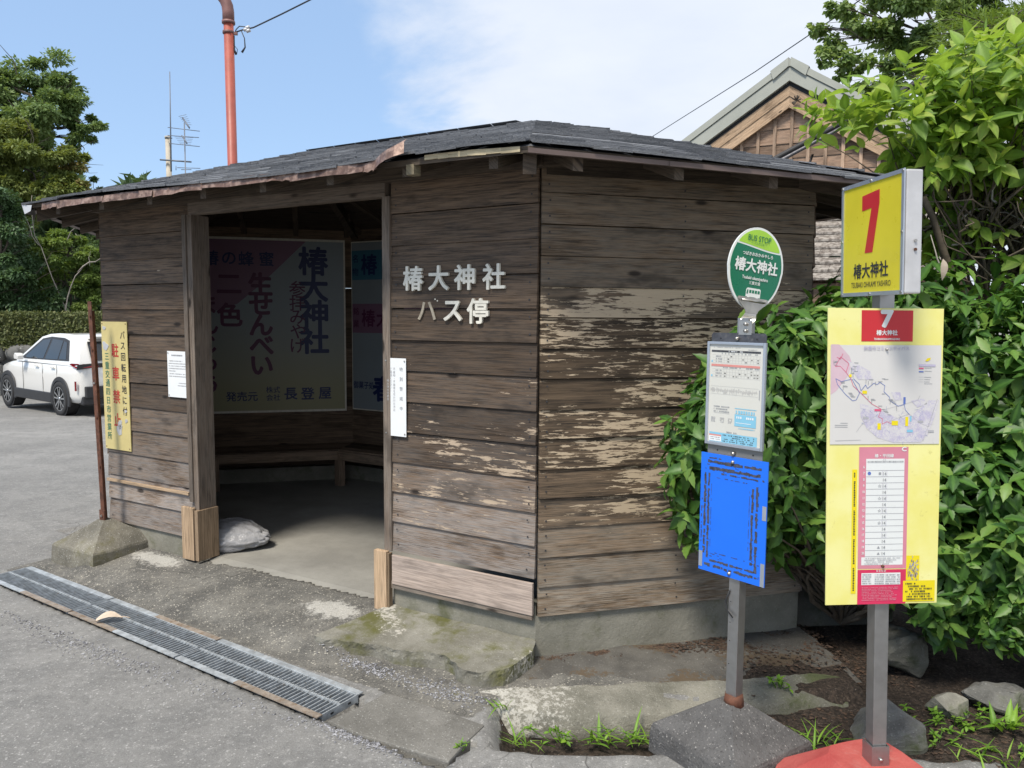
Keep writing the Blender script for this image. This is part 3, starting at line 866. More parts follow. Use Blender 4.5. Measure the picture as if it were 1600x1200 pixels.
while x < FL - .06:      # raw splintered sheathing edge where the fascia is gone
    wd = random.uniform(.05, .11); a_, b_ = edge_pt(0, x, .006, 0), edge_pt(0, min(x + wd, FL - .04), .006, 0)
    z0, z1 = ZE - .022 + random.uniform(-.006, .004), ZE - .001
    r = random.uniform(0, 9)
    mb.add([(a_.x, a_.y, z0), (b_.x, b_.y, z0 + random.uniform(-.004, .004)), (b_.x, b_.y, z1), (a_.x, a_.y, z1), (a_.x, a_.y + .03, z0), (b_.x, b_.y + .03, z0)],
           [(0, 1, 2, 3), (4, 5, 1, 0)], M['rawedge'], [(r, r), (r + .1, r), (r + .1, r + .03), (r, r + .03), (r, r), (r, r)], (.7, .2, .2)); x += wd
mb.box(edge_pt(0, FL - .60, -.02, ZE - .055), (.042, .05, .045), M['rawedge'], col=(.0, .9, .2))
mb.build('raw_eave_edge', deck)
for i in (1, 2, 7, 6, 5, 4, 3):
    mb = MB(); A0, E0, I0, L0 = LN[i]; x = -.01
    while x < L0:
        wd = min(.62, L0 - x); j = random.uniform(-.003, .003)
        a_, b_ = edge_pt(i, x, .014 + j, 0), edge_pt(i, x + wd, .014 - j, 0); ia, ib = edge_pt(i, x, -.03, 0), edge_pt(i, x + wd, -.03, 0)
        z0, z1 = ZE - .032 + j, ZE - .010
        mb.add([(a_.x, a_.y, z0), (b_.x, b_.y, z0), (b_.x, b_.y, z1), (a_.x, a_.y, z1), (ia.x, ia.y, z0 + .004), (ib.x, ib.y, z0 + .004)], [(0, 1, 2, 3), (4, 5, 1, 0)], M['drip']); x += wd
    mb.build('drip_edge', deck)
mb = MB(); cpt = Vector((*EAVE[0], ZE - .02))
mb.add([cpt + Vector(v) for v in ((-.01, -.02, .012), (.11, -.022, .006), (.09, -.02, -.030), (.015, -.018, -.045), (-.03, .07, .012), (-.02, .07, -.040))], [(0, 3, 2, 1), (0, 4, 5, 3)], M['boxside'])
mb.build('corner_flashing', deck, label='pale bent metal flashing at the roof corner')

sag_roof()
# raised letters
ex, ez = Vector((1, 0, 0)), Vector((0, 0, 1))
for ch_, s_, z_ in (('椿', .708, 1.838), ('大', .55, 1.838), ('神', .395, 1.838), ('社', .228, 1.838), ('ハ', .628, 1.675), ('ス', .465, 1.675), ('停', .318, 1.675)):
    mb = MB(); old = ch_ == 'ハ'
    text(mb, ch_, (-s_, -.020, z_), ex, ez, .128, M['oldglue'] if old else M['whitel'], bold=.022 if not old else .012, depth=.006 if old else .014, lift=0)
    if old:
        for dx, dz in ((.052, .058), (.066, .050)): mb.disc(Vector((-s_ + dx, -.022, z_ + dz)), ex, ez, .004, M['whitel'], .003, 8)
    mb.build('letter', shelter, **({'label': 'worn grey letter with only the glue residue left'} if old else {}))

# ------------------------------------------------------------------ things fixed to or standing in the shelter
def sh_thing(name, label, cat, s, d, z, group=None):
    return thing(name, label, cat, SHW(s, d, z), SH_ROT, group)


def mottled_sign(name, base, pale, rust_):
    m_, kk, bs, _ = newmat(name)
    co = kk.n('ShaderNodeTexCoord').outputs['Object']
    c = kk.mix(kk.step(kk.noise(co, 5, 4), .3, .7), base, [min(1, x * 1.15) for x in base])
    c = kk.mix(kk.step(kk.math('ADD', kk.noise(co, 7, 5, .65), kk.math('MULTIPLY', kk.noise(co, 40, 3), .2)), .735, .76), c, pale)
    c = kk.mix(kk.step(kk.noise(co, 13, 6, .7), .68, .74), c, rust_)
    setc(kk, bs, c, .55)
    return m_


M['ysign'] = mottled_sign('faded_yellow_enamel', (.54, .455, .20), (.60, .58, .50), (.34, .28, .14))
M['redink'] = plain('red_sign_paint', (.50, .055, .035), .6, 0, .15, 20)
M['greenink'] = plain('green_sign_paint', (.045, .16, .095), .6, 0, .15, 20)
ys = sh_thing('no_parking_sign', 'tall faded yellow board with vertical red and black writing on the shelter wall', 'sign', 3.242, -.026, .722)
mb = MB(); mb.box((0, 0, .437), (.286, .006, .874), M['ysign']); mb.build('board', ys, bevel=.001)
mb = MB(); o = Vector((-.143, -.003, .874)); Wd, Ht = .286, .874
vtext(mb, 'バス回転用地に付', o + Vector((.83 * Wd, 0, -.100 * Ht)), ex, ez, .060, .0735, M['ink'], .008, .9)
vtext(mb, '駐車禁止', o + Vector((.52 * Wd, 0, -.220 * Ht)), ex, ez, .098, .1575, M['redink'], .02, .82)
vtext(mb, '三重交通四日市営業所', o + Vector((.19 * Wd, 0, -.270 * Ht)), ex, ez, .056, .0605, M['greenink'], .008, .9)
mb.build('writing', ys)
mb = MB()
for fx, fy, rx, ry in ((.14, .19, .11, .035), (.62, .80, .07, .045), (.60, .84, .10, .055), (.86, .765, .05, .018), (.12, .05, .06, .018), (.85, .69, .05, .012)):
    pts = [(fx * Wd + Wd * rx * (1 + .35 * math.sin(3 * a + fx * 9)) * math.cos(a), -fy * Ht + Ht * ry * (1 + .3 * math.cos(2 * a + fy * 7)) * math.sin(a)) for a in np.linspace(0, 6.28, 13)[:-1]]
    mb = MB(); mb.prism(pts, o + Vector((0, -.0006, 0)), ex, ez, .0018, M['boxside']); mb.build('bare_patch', ys)
mb = MB()
for x in (-.13, .13):
    for z in (.015, .86): mb.disc((x, -.003, z), ex, ez, .004, M['rust'], .002, 8)
mb.build('nails', ys)


def dashes(mb, x0, x1, z, hgt, o, mat, fill=.8, cell=.006):
    x = x0
    while x < x1:
        w_ = random.uniform(.5, 1.0) * cell
        if random.random() < fill: rect(mb, x, min(x + w_, x1), z - hgt / 2, z + hgt / 2, o, ex, ez, mat, .0012)
        x += cell * 1.15


n1 = sh_thing('paper_notice', 'small white printed notice pinned beside the left door post', 'notice', 2.588, -.027, 1.121)
mb = MB(); mb.box((0, 0, .147), (.196, .002, .294), M['white']); mb.build('sheet', n1)
mb = MB(); o = Vector((0, -.001, 0))
dashes(mb, -.055, .055, .268, .009, o, M['ink_f'], 1)
for z, a, b in ((.232, -.078, .05), (.216, -.085, .085), (.200, -.085, .085), (.184, -.085, .085), (.168, -.085, -.02), (.150, -.078, .08), (.134, -.085, .085), (.092, .01, .085), (.076, .0, .085)): dashes(mb, a, b, z, .0055, o, M['ink_g'], .92, .0055)
mb.build('print', n1)
mb = MB()
for x in (-.088, .088):
    for z in (.012, .282): mb.disc((x, -.001, z), ex, ez, .0045, M['bolt'], .003, 8)
mb.build('pins', n1)
n2 = sh_thing('paper_notice', 'tall narrow white notice with vertical grey writing right of the doorway', 'notice', .829, -.028, 1.022)
mb = MB(); mb.box((0, 0, .204), (.142, .002, .408), M['white']); mb.build('sheet', n2)
mb = MB(); o = Vector((0, -.001, 0))
vtext(mb, '特別警戒中', Vector((.040, -.001, .352)), ex, ez, .022, .051, M['ink_f'])
vtext(mb, '不審物・不審者を見かけた方は', Vector((-.006, -.001, .352)), ex, ez, .0155, .0165, M['ink_g'])
vtext(mb, 'ご連絡ください。', Vector((-.027, -.001, .352)), ex, ez, .0155, .0165, M['ink_g'])
vtext(mb, '椿大神社社務所', Vector((-.047, -.001, .290)), ex, ez, .0155, .0165, M['ink_g'])
mb.build('print', n2)
mb = MB()
for x in (-.060, .062):
    for z in (.014, .394): mb.disc((x, -.001, z), ex, ez, .0045, M['bolt'], .003, 8)
mb.build('pins', n2)

# posters inside
def poster_mat(name, a, b):
    m_, kk, bs, _ = newmat(name)
    co = kk.n('ShaderNodeTexCoord').outputs['Object']; sx = kk.n('ShaderNodeSeparateXYZ', i_0=co)
    setc(kk, bs, kk.mix(kk.step(kk.math('ADD', sx.outputs[2], kk.math('MULTIPLY', kk.noise(co, 2, 3), .3)), .2, 1.2), a, b), .5)
    return m_


M['post1'] = poster_mat('poster_print_cream', (.36, .345, .20), (.31, .36, .39))
M['post2'] = plain('poster_print_white', (.27, .31, .34), .5, 0, .04, 3)
M['pink'] = plain('poster_pink', (.24, .13, .20), .5, 0, .05, 3)
M['pblue'] = plain('poster_blue', (.06, .19, .28), .5, 0, .05, 3)
M['navy'] = plain('navy_ink', (.015, .028, .12), .5, 0, .05, 8)
M['purple'] = plain('purple_ink', (.115, .022, .075), .5, 0, .05, 8)
P1o = SHW(3.38, 2.452); wdir = (N - U).normalized()
p1 = thing('advertising_poster', 'large pink and cream sweets poster with bold writing on the rear corner wall', 'poster', P1o + Vector((0, 0, .73)), math.atan2(wdir.y, wdir.x))
mb = MB(); mb.box((-.715, .008, .815), (1.345, .014, 1.63), M['whitel']); mb.build('frame', p1)
mb = MB(); rect(mb, -1.375, -.058, .02, 1.608, (0, 0, 0), ex, ez, M['post1']); mb.build('sheet', p1)
mb = MB(); mb.prism([(-1.375, 1.608), (-.40, 1.608), (-.80, 1.21), (-1.02, 1.02), (-1.375, .90)], (0, -.0012, 0), ex, ez, .0005, M['pink'])
z0 = -.73; Q = lambda x, z: Vector((x, -.002, z + z0))
vtext(mb, '椿大神社', Q(-.335, 2.155), ex, ez, .275, .247, M['navy'], .03)
vtext(mb, '参拝みやげ', Q(-.485, 1.895), ex, ez, .155, .133, M['purple'], .01)
for c_, x in (('蜂', -.935), ('蜜', -.755), ('の', -1.085), ('椿', -1.24)): text(mb, c_, Q(x, 2.165), ex, ez, .14, M['navy'], .02)
vtext(mb, '生せんべい', Q(-.815, 1.935), ex, ez, .225, .190, M['purple'], .035)
vtext(mb, '二色', Q(-1.09, 1.93), ex, ez, .23, .28, M['purple'], .03)
vtext(mb, 'まんじゅう', Q(-1.285, 1.74), ex, ez, .20, .185, M['purple'], .03)
text(mb, '発売元', Q(-1.0, .885), ex, ez, .095, M['navy'], .015)
text(mb, '株式', Q(-.72, .945), ex, ez, .065, M['navy'], .01); text(mb, '会社', Q(-.72, .872), ex, ez, .065, M['navy'], .01)
for c_, x in (('長', -.56), ('登', -.405), ('屋', -.245)): text(mb, c_, Q(x, .905), ex, ez, .125, M['navy'], .025)
mb.build('print', p1)
p2 = thing('advertising_poster', 'white sweets poster with blue and pink bands on the back wall', 'poster', SHW(3.38, 2.452, .745), SH_ROT)
mb = MB(); mb.box((.62, .008, .80), (1.20, .014, 1.60), M['whitel']); mb.build('frame', p2)
mb = MB(); rect(mb, .03, 1.21, .012, 1.588, (0, 0, 0), ex, ez, M['post2']); mb.build('sheet', p2)
mb = MB(); z0 = -.745
rect(mb, .03, 1.21, 1.985 + z0, 2.26 + z0, (0, 0, 0), ex, ez, M['pblue'], .0018); rect(mb, .03, 1.21, 1.485 + z0, 1.76 + z0, (0, 0, 0), ex, ez, M['pink'], .0018)
vtext(mb, '名物', Q(.075, 2.185), ex, ez, .08, .125, M['navy'], .01); text(mb, '椿', Q(.245, 2.125), ex, ez, .20, M['navy'], .025)
vtext(mb, '銘菓', Q(.08, 1.69), ex, ez, .075, .12, M['purple'], .01); text(mb, '椿', Q(.23, 1.625), ex, ez, .17, M['purple'], .02); text(mb, '大', Q(.41, 1.625), ex, ez, .17, M['purple'], .02)
text(mb, '御菓子処', Q(.165, .985), ex, ez, .075, M['navy'], .015, sx=.85); text(mb, '春', Q(.40, .96), ex, ez, .25, M['navy'], .03)
mb.build('print', p2)

# bench along the rear walls
bench = sh_thing('wall_bench', 'dark wooden corner bench with backboard around the shelter walls', 'bench', 3.2, 2.1, .082)
BM = lambda x, y, z: (x + 3.2, y - 2.1, z - .082)
q0, q1, q2_ = offset_poly(OCT, -.02), offset_poly(OCT, -.40), offset_poly(OCT, -.425)
segs = ((6, 7), (5, 6), (4, 5), (3, 4))
for a, b in segs:
    mb = MB()
    for k_ in range(3):
        f0, f1 = k_ / 3, (k_ + 1) / 3 - .02
        pa0, pb0 = q0[a].lerp(q1[a], f0), q0[b].lerp(q1[b], f0); pa1, pb1 = q0[a].lerp(q1[a], f1), q0[b].lerp(q1[b], f1)
        L = (pb0 - pa0).length; r = random.uniform(0, 9); vs = []
        for z in (.385, .415):
            for p in (pa0, pb0, pb1, pa1): vs.append(BM(p.x, p.y, z))
        mb.add(vs, [(0, 1, 2, 3), (7, 6, 5, 4), (0, 4, 5, 1), (1, 5, 6, 2), (2, 6, 7, 3), (3, 7, 4, 0)], M['bench'], [(r, r), (r + L, r), (r + L, r + .12), (r, r + .12)] * 2, (random.random(), .2, -.3))
    mb.build('seat', bench)
    mb = MB(); vs = []; L = (q1[b] - q1[a]).length
    for z in (.325, .405):
        for p in (q1[a], q1[b], q2_[b], q2_[a]): vs.append(BM(p.x, p.y, z))
    mb.add(vs, [(0, 1, 2, 3), (7, 6, 5, 4), (0, 4, 5, 1), (1, 5, 6, 2), (2, 6, 7, 3), (3, 7, 4, 0)], M['bench'], [(0, 0), (L, 0), (L, .08), (0, .08), (0, .08), (L, .08), (L, .16), (0, .16)], (.7, .35, -.3))
    mb.build('apron_board', bench)
    qb, qc = offset_poly(OCT, -.020), offset_poly(OCT, -.036); mb = MB(); vs = []
    for z in (.42, .695):
        for p in (qb[a], qb[b], qc[b], qc[a]): vs.append(BM(p.x, p.y, z))
    r = random.uniform(0, 9)
    mb.add(vs, [(0, 1, 2, 3), (7, 6, 5, 4), (0, 4, 5, 1), (1, 5, 6, 2), (2, 6, 7, 3), (3, 7, 4, 0)], M['inner'], [(r, r), (r + L, r), (r + L, r + .02), (r, r + .02), (r, r + .28), (r + L, r + .28), (r + L, r + .3), (r, r + .3)], (.8, .1, -.5))
    mb.build('backboard', bench)
for p in (q2_[6], q2_[5], q2_[4], (q2_[4] + q2_[5]) / 2, q2_[7]):
    v = BM(p.x, p.y, .082); MB().box((v[0], v[1] + .03, .145), (.085, .06, .29), M['bench'], Matrix.Rotation(math.radians(-20), 3, 'Z'), col=(.8, .3, -.3)).build('leg', bench)

# grey plastic bag just inside the door
m_, kk, bs, _ = newmat('grey_plastic_film'); M['bag'] = m_
co = kk.n('ShaderNodeTexCoord').outputs['Object']
setc(kk, bs, kk.mix(kk.noise(co, 7, 4), (.16, .16, .17), (.42, .42, .43)), .22, kk.noise(co, 22, 4, .6), .6, .02)
bm = bmesh.new(); bmesh.ops.create_icosphere(bm, subdivisions=5, radius=1)
cs = np.array([v.co[:] for v in bm.verts]); rid = np.abs(fbm(cs * 2.6, 77, 3)) * .22 + fbm(cs * 7, 78, 2) * .05
for v, r_ in zip(bm.verts, rid):
    c = v.co; pinch = 1 - .45 * max(0, c.x) ** 1.5
    v.co = Vector((c.x * .27, c.y * .20 * pinch, max(c.z, -.5) * .115 * pinch)) * (1 + r_)
me = bpy.data.meshes.new('plastic_bag'); bm.to_mesh(me); bm.free(); me.materials.append(M['bag'])
for p in me.polygons: p.use_smooth = True
bag = bpy.data.objects.new('plastic_bag', me); COL.objects.link(bag)
bag.location = SHW(2.52, .30, .145); bag.rotation_euler = (0, 0, SH_ROT + .3)
tag(bag, 'crumpled grey plastic bag on the floor just inside the door post', 'bag')

# ------------------------------------------------------------------ drain grates, concrete lid, kerb
GDIR = (U + N * .056).normalized(); GN = Vector((-GDIR.y, GDIR.x, 0)) * -1
GROT = math.atan2(-GDIR.y, -GDIR.x)


def make_grate(loc, label, cols):
    g_ = thing('drain_grate', label, 'grate', loc, GROT, 'steel grates in a row over the gutter')
    Lg, Wg = .975, .262
    mb = MB()
    for sy, mt in ((-1, cols[0]), (1, cols[1])):      # flanges, the left half sometimes rust stained
        x = -Lg
        for seg, mm in zip((.45, .55), mt):
            mb.box((x + seg * Lg / 2, sy * (Wg / 2 - .014), -.0015), (seg * Lg - .0005, .030, .005), M[mm]); x += seg * Lg
        mb.box((-Lg / 2, sy * (Wg / 2 - .030), -.020), (Lg, .004, .038), M['galv'])
    for x in (-.0025, -Lg + .0025): mb.box((x, 0, -.016), (.005, Wg - .06, .034), M['galv'])
    for y in (-.05, .05): mb.box((.0005, y, -.016), (.003, .016, .008), M['black'])
    mb.build('frame', g_)
    mb = MB(); x = -.025
    while x > -Lg + .01:
        mb.box((x, 0, -.0145), (.0045, Wg - .062, .026), M['galv'], Matrix.Rotation(math.radians(random.uniform(-1, 1)), 3, 'Z')); x -= .0247
    mb.build('bars', g_)
    mb = MB(); mb.box((-Lg / 2, 0, -.003), (Lg - .012, .007, .010), M['galv'])
    for kx in range(38): mb.box((-.025 - .0247 * kx, .0, .0005), (.009, .012, .006), M['galv'], Matrix.Rotation(.6, 3, 'Z'))
    mb.build('cross_rod', g_)
    return g_


for i, (lab, cc) in enumerate((('galvanised drain grate nearest the concrete lid, its end open to the gutter', (('galv', 'galv_rust'), ('galv', 'galv'))),
                               ('galvanised drain grate in the middle of the row, with a pale dry leaf on it', (('galv_rust', 'galv'), ('galv', 'galv_rust'))),
                               ('galvanised drain grate at the far end, beside the rusty post base', (('galv', 'galv_rust'), ('galv', 'galv'))))):
    p = SHW(.474, -.842, .016) + GDIR * (.985 * i)
    p.z = .018 + .002 * i
    make_grate(p, lab, cc)
# channel end and lid
lid = MB()
lp = [(0, 0), (.60, .0), (.62, .245), (.27, .252), (.02, .26)]
lo_ = SHW(.455, -.965); lx = -U; ly = N
lid.prism([(0.01, 0.01), (.20, .0), (.60, .03), (.585, .165), (.58, .31), (.28, .322), (.065, .315), (.055, .2)], (0, 0, -.118), ex, Vector((0, 1, 0)), .125, M['lid'])
lo = lid.build('drain_cover_slab', None, bevel=.008); lo.location = lo_; lo.rotation_euler = (math.radians(.6), 0, SH_ROT)
tag(lo, 'flat square concrete slab lying at the end of the drain grates', 'concrete slab')


sb = MB(); sp_pts = [(-.885, -.008), (-.45, -.008), (.0, -.010), (.045, -.10), (.035, -.24), (.01, -.33), (-.06, -.385), (-.16, -.40), (-.22, -.36), (-.30, -.325), (-.40, -.345), (-.50, -.39), (-.60, -.385), (-.70, -.40), (-.80, -.435), (-.93, -.475), (-1.0, -.455), (-.95, -.30)]
sb.prism(sp_pts, (0, 0, -.06), ex, Vector((0, 1, 0)), .10, M['slabc']); sbo = sb.build('broken_slab', None)
bm = bmesh.new(); bm.from_mesh(sbo.data); bmesh.ops.triangulate(bm, faces=[f_ for f_ in bm.faces if len(f_.verts) > 4]); bmesh.ops.subdivide_edges(bm, edges=bm.edges[:], cuts=5, use_grid_fill=True)
cs = np.array([v.co[:] for v in bm.verts]); d1, d2 = fbm(cs * 7, 61, 4), fbm(cs * 22, 62, 3)
for v, q1, q2 in zip(bm.verts, d1, d2):
    top_ = v.co.z > .0; v.co.z += (.030 + .075 * (v.co.y + .40) + .012 * q1 + .004 * q2) if top_ else 0
    v.co.x += .02 * q1; v.co.y += (.02 * q2 - .012 * top_ * 0) if v.co.y < -.03 else 0
bm.to_mesh(sbo.data); bm.free(); sbo.location = C0; sbo.rotation_euler = (0, 0, SH_ROT)
tag(sbo, 'sloping cracked concrete slab with mossy broken edge below the right-hand front wall', 'concrete slab')


def loft_strip(name, rows, mat, kind=None, seed=0, amp=.012, sub=6):
    """rows: list of cross-sections (lists of points); densely resampled and roughened"""
    R_ = np.array(rows, float); nr, npnt = R_.shape[:2]
    t = np.linspace(0, nr - 1, (nr - 1) * sub * 4 + 1); u_ = np.linspace(0, npnt - 1, (npnt - 1) * sub + 1)
    A = np.stack([np.stack([np.interp(t, range(nr), R_[:, j, c]) for c in range(3)], -1) for j in range(npnt)], 1)
    B = np.stack([np.stack([np.interp(u_, range(npnt), A[i, :, c]) for c in range(3)], -1) for i in range(len(t))], 0)
    for _ in range(2): B[:, 1:-1] = (B[:, :-2] + 2 * B[:, 1:-1] + B[:, 2:]) / 4
    B = B + amp * np.stack([fbm(B * 6, seed), fbm(B * 6, seed + 9), 1.6 * fbm(B * 7, seed + 17)], -1) + amp * .35 * np.stack([fbm(B * 30, seed + 30)] * 3, -1)
    i_ = np.arange(B.shape[0] * B.shape[1]).reshape(B.shape[:2])
    o = npmesh(name, B.reshape(-1, 3), np.stack([i_[:-1, :-1], i_[1:, :-1], i_[1:, 1:], i_[:-1, 1:]], -1).reshape(-1, 4), mat)
    if kind: o['kind'] = kind
    return o


rows = []
for bx, by, fx, fy, bt, ft in ((-.14, 3.27, -.10, 3.06, -.005, -.03), (.05, 3.315, .02, 3.02, .008, -.005), (.30, 3.33, .24, 2.985, .012, .0), (.69, 3.36, .60, 3.045, .012, .0), (1.02, 3.39, .95, 3.12, .014, .0), (1.31, 3.43, 1.22, 3.19, .02, .0), (1.62, 3.47, 1.50, 3.23, -.02, -.05)):
    fo2 = .06 * min(1, max(0, bx - .5) / .4)
    rows.append([(bx, by + .02, bt - .06), (bx, by - .03, bt + .012), ((bx + fx) / 2, (by + fy) / 2 + .075, ft + .018), (fx, fy + .105 - fo2, ft - .006), (fx, fy + .075 - fo2, ft - .080), (fx, fy + .09 - fo2, -.22)])
prow = []
for t_, (kx, ky) in zip((-.10, .06, .30, .62, .95, 1.25, 1.46), ((-.17, 3.29), (.05, 3.325), (.30, 3.34), (.69, 3.37), (1.02, 3.40), (1.31, 3.44), (1.62, 3.48))):
    w_ = C0 + Vector((.967, .253, 0)) * t_ + Vector((.253, -.967, 0)) * -.02
    prow.append([(w_.x, w_.y, .010), ((w_.x + kx) / 2, (w_.y + ky) / 2, .012), (kx, ky - .07, -.012)])
pth_ = loft_strip('footpath', prow, M['pathc'], 'structure', 15, .010)
kerb = loft_strip('old_concrete_kerb', rows, M['kerb'], None, 5, .013)
tag(kerb, 'rough old concrete kerb with white lichen and moss around the shelter', 'kerb')


def rock(name, label, loc, size, mat, seed, rz=0., squash=1.0, cat='stone', tilt=0.0):
    bm = bmesh.new(); r = random.Random(seed)
    for _ in range(15):
        v = Vector((r.gauss(0, 1), r.gauss(0, 1), r.gauss(0, 1))).normalized(); bm.verts.new((v.x * size[0], v.y * size[1], v.z * size[2]))
    res = bmesh.ops.convex_hull(bm, input=bm.verts[:])
    bmesh.ops.delete(bm, geom=[g for g in res['geom_interior'] if isinstance(g, bmesh.types.BMVert)], context='VERTS')
    bmesh.ops.triangulate(bm, faces=bm.faces[:])
    bmesh.ops.bevel(bm, geom=bm.edges[:], offset=min(size) * .16, segments=2, affect='EDGES', profile=.6, clamp_overlap=True)
    bmesh.ops.triangulate(bm, faces=bm.faces[:])
    bmesh.ops.subdivide_edges(bm, edges=[e for e in bm.edges if e.calc_length() > .04], cuts=2, use_grid_fill=True)
    cs = np.array([v.co[:] for v in bm.verts]); nz_ = fbm(cs * 12, seed, 4) * .03
    bm.normal_update()
    for v, d_ in zip(bm.verts, nz_): v.co += v.normal * float(d_)
    me = bpy.data.meshes.new(name); bm.to_mesh(me); bm.free(); me.materials.append(mat)
    o = bpy.data.objects.new(name, me); COL.objects.link(o); o.location = loc; o.rotation_euler = (tilt, .1, rz)
    return tag(o, label, cat)


rock('angular_rock', 'large dark angular rock behind the steel pole of the yellow sign', (1.52, 3.02, -.04), (.19, .17, .16), M['stone'], 3, .5, tilt=.4)
rock('boulder', 'pale rounded stone at the foot of the bush among weeds', (1.90, 3.20, -.03), (.10, .085, .085), M['stone_l'], 8, .2)
rock('flat_stone', 'flat grey stone at the right edge under the bush', (2.18, 3.28, -.02), (.20, .12, .07), M['stone'], 15, .1)
rock('boulder', 'brown mossy boulder in the shade beneath the bush', (1.86, 3.62, .06), (.17, .16, .17), M['shadowstone'], 24, .9)  # darker stone copy carries the bush's shade in its colour
rock('stone_chip', 'small white stone chip beside the rusty post base', (-2.28, 5.03, .03), (.028, .02, .018), M['stone_l'], 31)
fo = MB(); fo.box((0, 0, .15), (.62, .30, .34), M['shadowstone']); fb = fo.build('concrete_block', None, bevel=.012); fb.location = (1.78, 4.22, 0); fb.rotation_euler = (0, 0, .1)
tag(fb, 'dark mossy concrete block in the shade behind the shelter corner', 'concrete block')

# ------------------------------------------------------------------ rusty post on its concrete foot
def pyramid(mb, half, zs, top, ztop, mat, z0=-.03):
    lv = [(half * 1.0, z0), (half, zs), (top, ztop)]
    n = 14; vs, fs = [], []
    rings = [(half * 1.03, z0), (half * 1.02, zs * .5), (half * 1.0, zs - .012), (half * .975, zs)] + [(half * .975 + (top - half * .975) * f, zs + (ztop - zs) * f) for f in (.25, .5, .75, 1.0)]
    for h_, z in rings:
        ring = []
        for sd in range(4):
            a = [(-1, -1), (1, -1), (1, 1), (-1, 1)][sd]; b = [(-1, -1), (1, -1), (1, 1), (-1, 1)][(sd + 1) % 4]
            for i in range(n):
                f = i / n; x, y = a[0] + (b[0] - a[0]) * f, a[1] + (b[1] - a[1]) * f
                rr_ = 1 - .012 * max(0, abs(x) * abs(y) - .75) / .25
                p = np.array([x * h_ * rr_, y * h_ * rr_, z]); d_ = fbm(p[None] * 9, 51, 4)[0] * (.020 if half < .2325 and mat is M['basec'] else .004)
                ring.append((p[0] * (1 + d_), p[1] * (1 + d_), z + d_ * .5))
        vs += ring
    m_ = 4 * n
    for k_ in range(len(rings) - 1):
        for i in range(m_): fs.append((k_ * m_ + i, k_ * m_ + (i + 1) % m_, (k_ + 1) * m_ + (i + 1) % m_, (k_ + 1) * m_ + i))
    fs.append(tuple((len(rings) - 1) * m_ + i for i in range(m_)))
    mb.add(vs, fs, mat, None, (0, 0, 0), False)


rp = thing('rusty_sign_post', 'leaning rusty angle iron post set in a concrete pyramid foot', 'post', (-2.735, 5.09, .01), SH_ROT)
mb = MB(); pyramid(mb, .232, .115, .035, .262, M['basec']); mb.build('base', rp)
mb = MB(); h0, h1 = .25, 1.72
def lean(z): return Vector((-.040 * (z - .25), 0, z))
for sx_, sy_, wx, wy in ((0, -.012, .040, .005), (-.018, .008, .005, .038)):
    vs = []
    for z in (h0, .6, 1.0, 1.4, h1 - (.06 if wx < .01 else 0)):
        for dx, dy in ((-1, -1), (1, -1), (1, 1), (-1, 1)): vs.append(lean(z) + Vector((sx_ + dx * wx / 2, sy_ + dy * wy / 2, 0)))
    fs = [(k_ * 4 + i, k_ * 4 + (i + 1) % 4, k_ * 4 + 4 + (i + 1) % 4, k_ * 4 + 4 + i) for k_ in range(4) for i in range(4)] + [(16, 17, 18, 19)]
    mb.add(vs, fs, M['rust'])
mb.box(lean(.29) + Vector((.004, -.019, 0)), (.055, .010, .075), M['rust'])
post = mb.build('post', rp)
mb = MB()
for z in (.29, .62, .95, 1.18, 1.40, 1.62): mb.disc(lean(z) + Vector((.006, -.0155 if z > .3 else -.025, 0)), ex, ez, .008, M['bolt'] if z in (.29, 1.18) else M['rust'], .007, 8)
mb.build('bolts', post)

# ------------------------------------------------------------------ bus stop sign (oval)
BZ = math.radians(-49.5)
bs_ = thing('bus_stop_sign', 'green oval bus stop sign on a steel pole with timetable and blue board', 'bus stop sign', (.837, 2.80, 0), BZ)
ROT = lambda v, a=BZ: Matrix.Rotation(-a, 3, 'Z') @ Vector(v)
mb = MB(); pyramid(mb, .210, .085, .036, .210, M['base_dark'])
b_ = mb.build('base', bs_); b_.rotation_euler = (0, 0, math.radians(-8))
mb = MB(); mb.tube([(.012, 0, .195), (.012, 0, .240)], [.040, .033], M['rust'], 12); mb.build('collar', bs_, label='rusty collar where the pole enters the base')
mb = MB(); mb.box((.012, .0, .93), (.044, .044, 1.44), M['steel'])
for z in (.36, .45, .52, .60): mb.disc((-.0, -.0225, z), ex, ez, .0028, M['black'], .001, 8)
mb.build('pole', bs_, bevel=.003)
M['blue'] = plain('bright_blue_plastic', (.010, .155, .80), .42, 0, .04, 4)
M['tapeglue'] = plain('dried_tape_residue', (.055, .060, .085), .85, 0, .5, 60)
mb = MB(); mb.prism([(-.14, .692), (.141, .692), (.141, 1.145), (-.14, 1.145)], (0, -.030, 0), ex, ez, .004, M['blue'])
bb = mb.build('blue_board', bs_)
mb = MB(); o = Vector((0, -.0342, 0))


def ragged(x0, x1, z0, z1, dens=1.0):
    """shreds of old tape along the longer side"""
    hor = (x1 - x0) > (z1 - z0); L = (x1 - x0) if hor else (z1 - z0); a = 0
    while a < L:
        l_ = random.uniform(.004, .016); w_ = abs((z1 - z0) if hor else (x1 - x0))
        if random.random() < dens:
            j0, j1 = random.uniform(-.08, .30) * w_, random.uniform(.68, 1.08) * w_
            if hor: rect(mb, x0 + a, x0 + min(a + l_, L), z0 + j0, z0 + j1, o, ex, ez, M['tapeglue'], .0006)
            else: rect(mb, x0 + j0, x0 + j1, z0 + a, z0 + min(a + l_, L), o, ex, ez, M['tapeglue'], .0006)
        a += l_ * .93


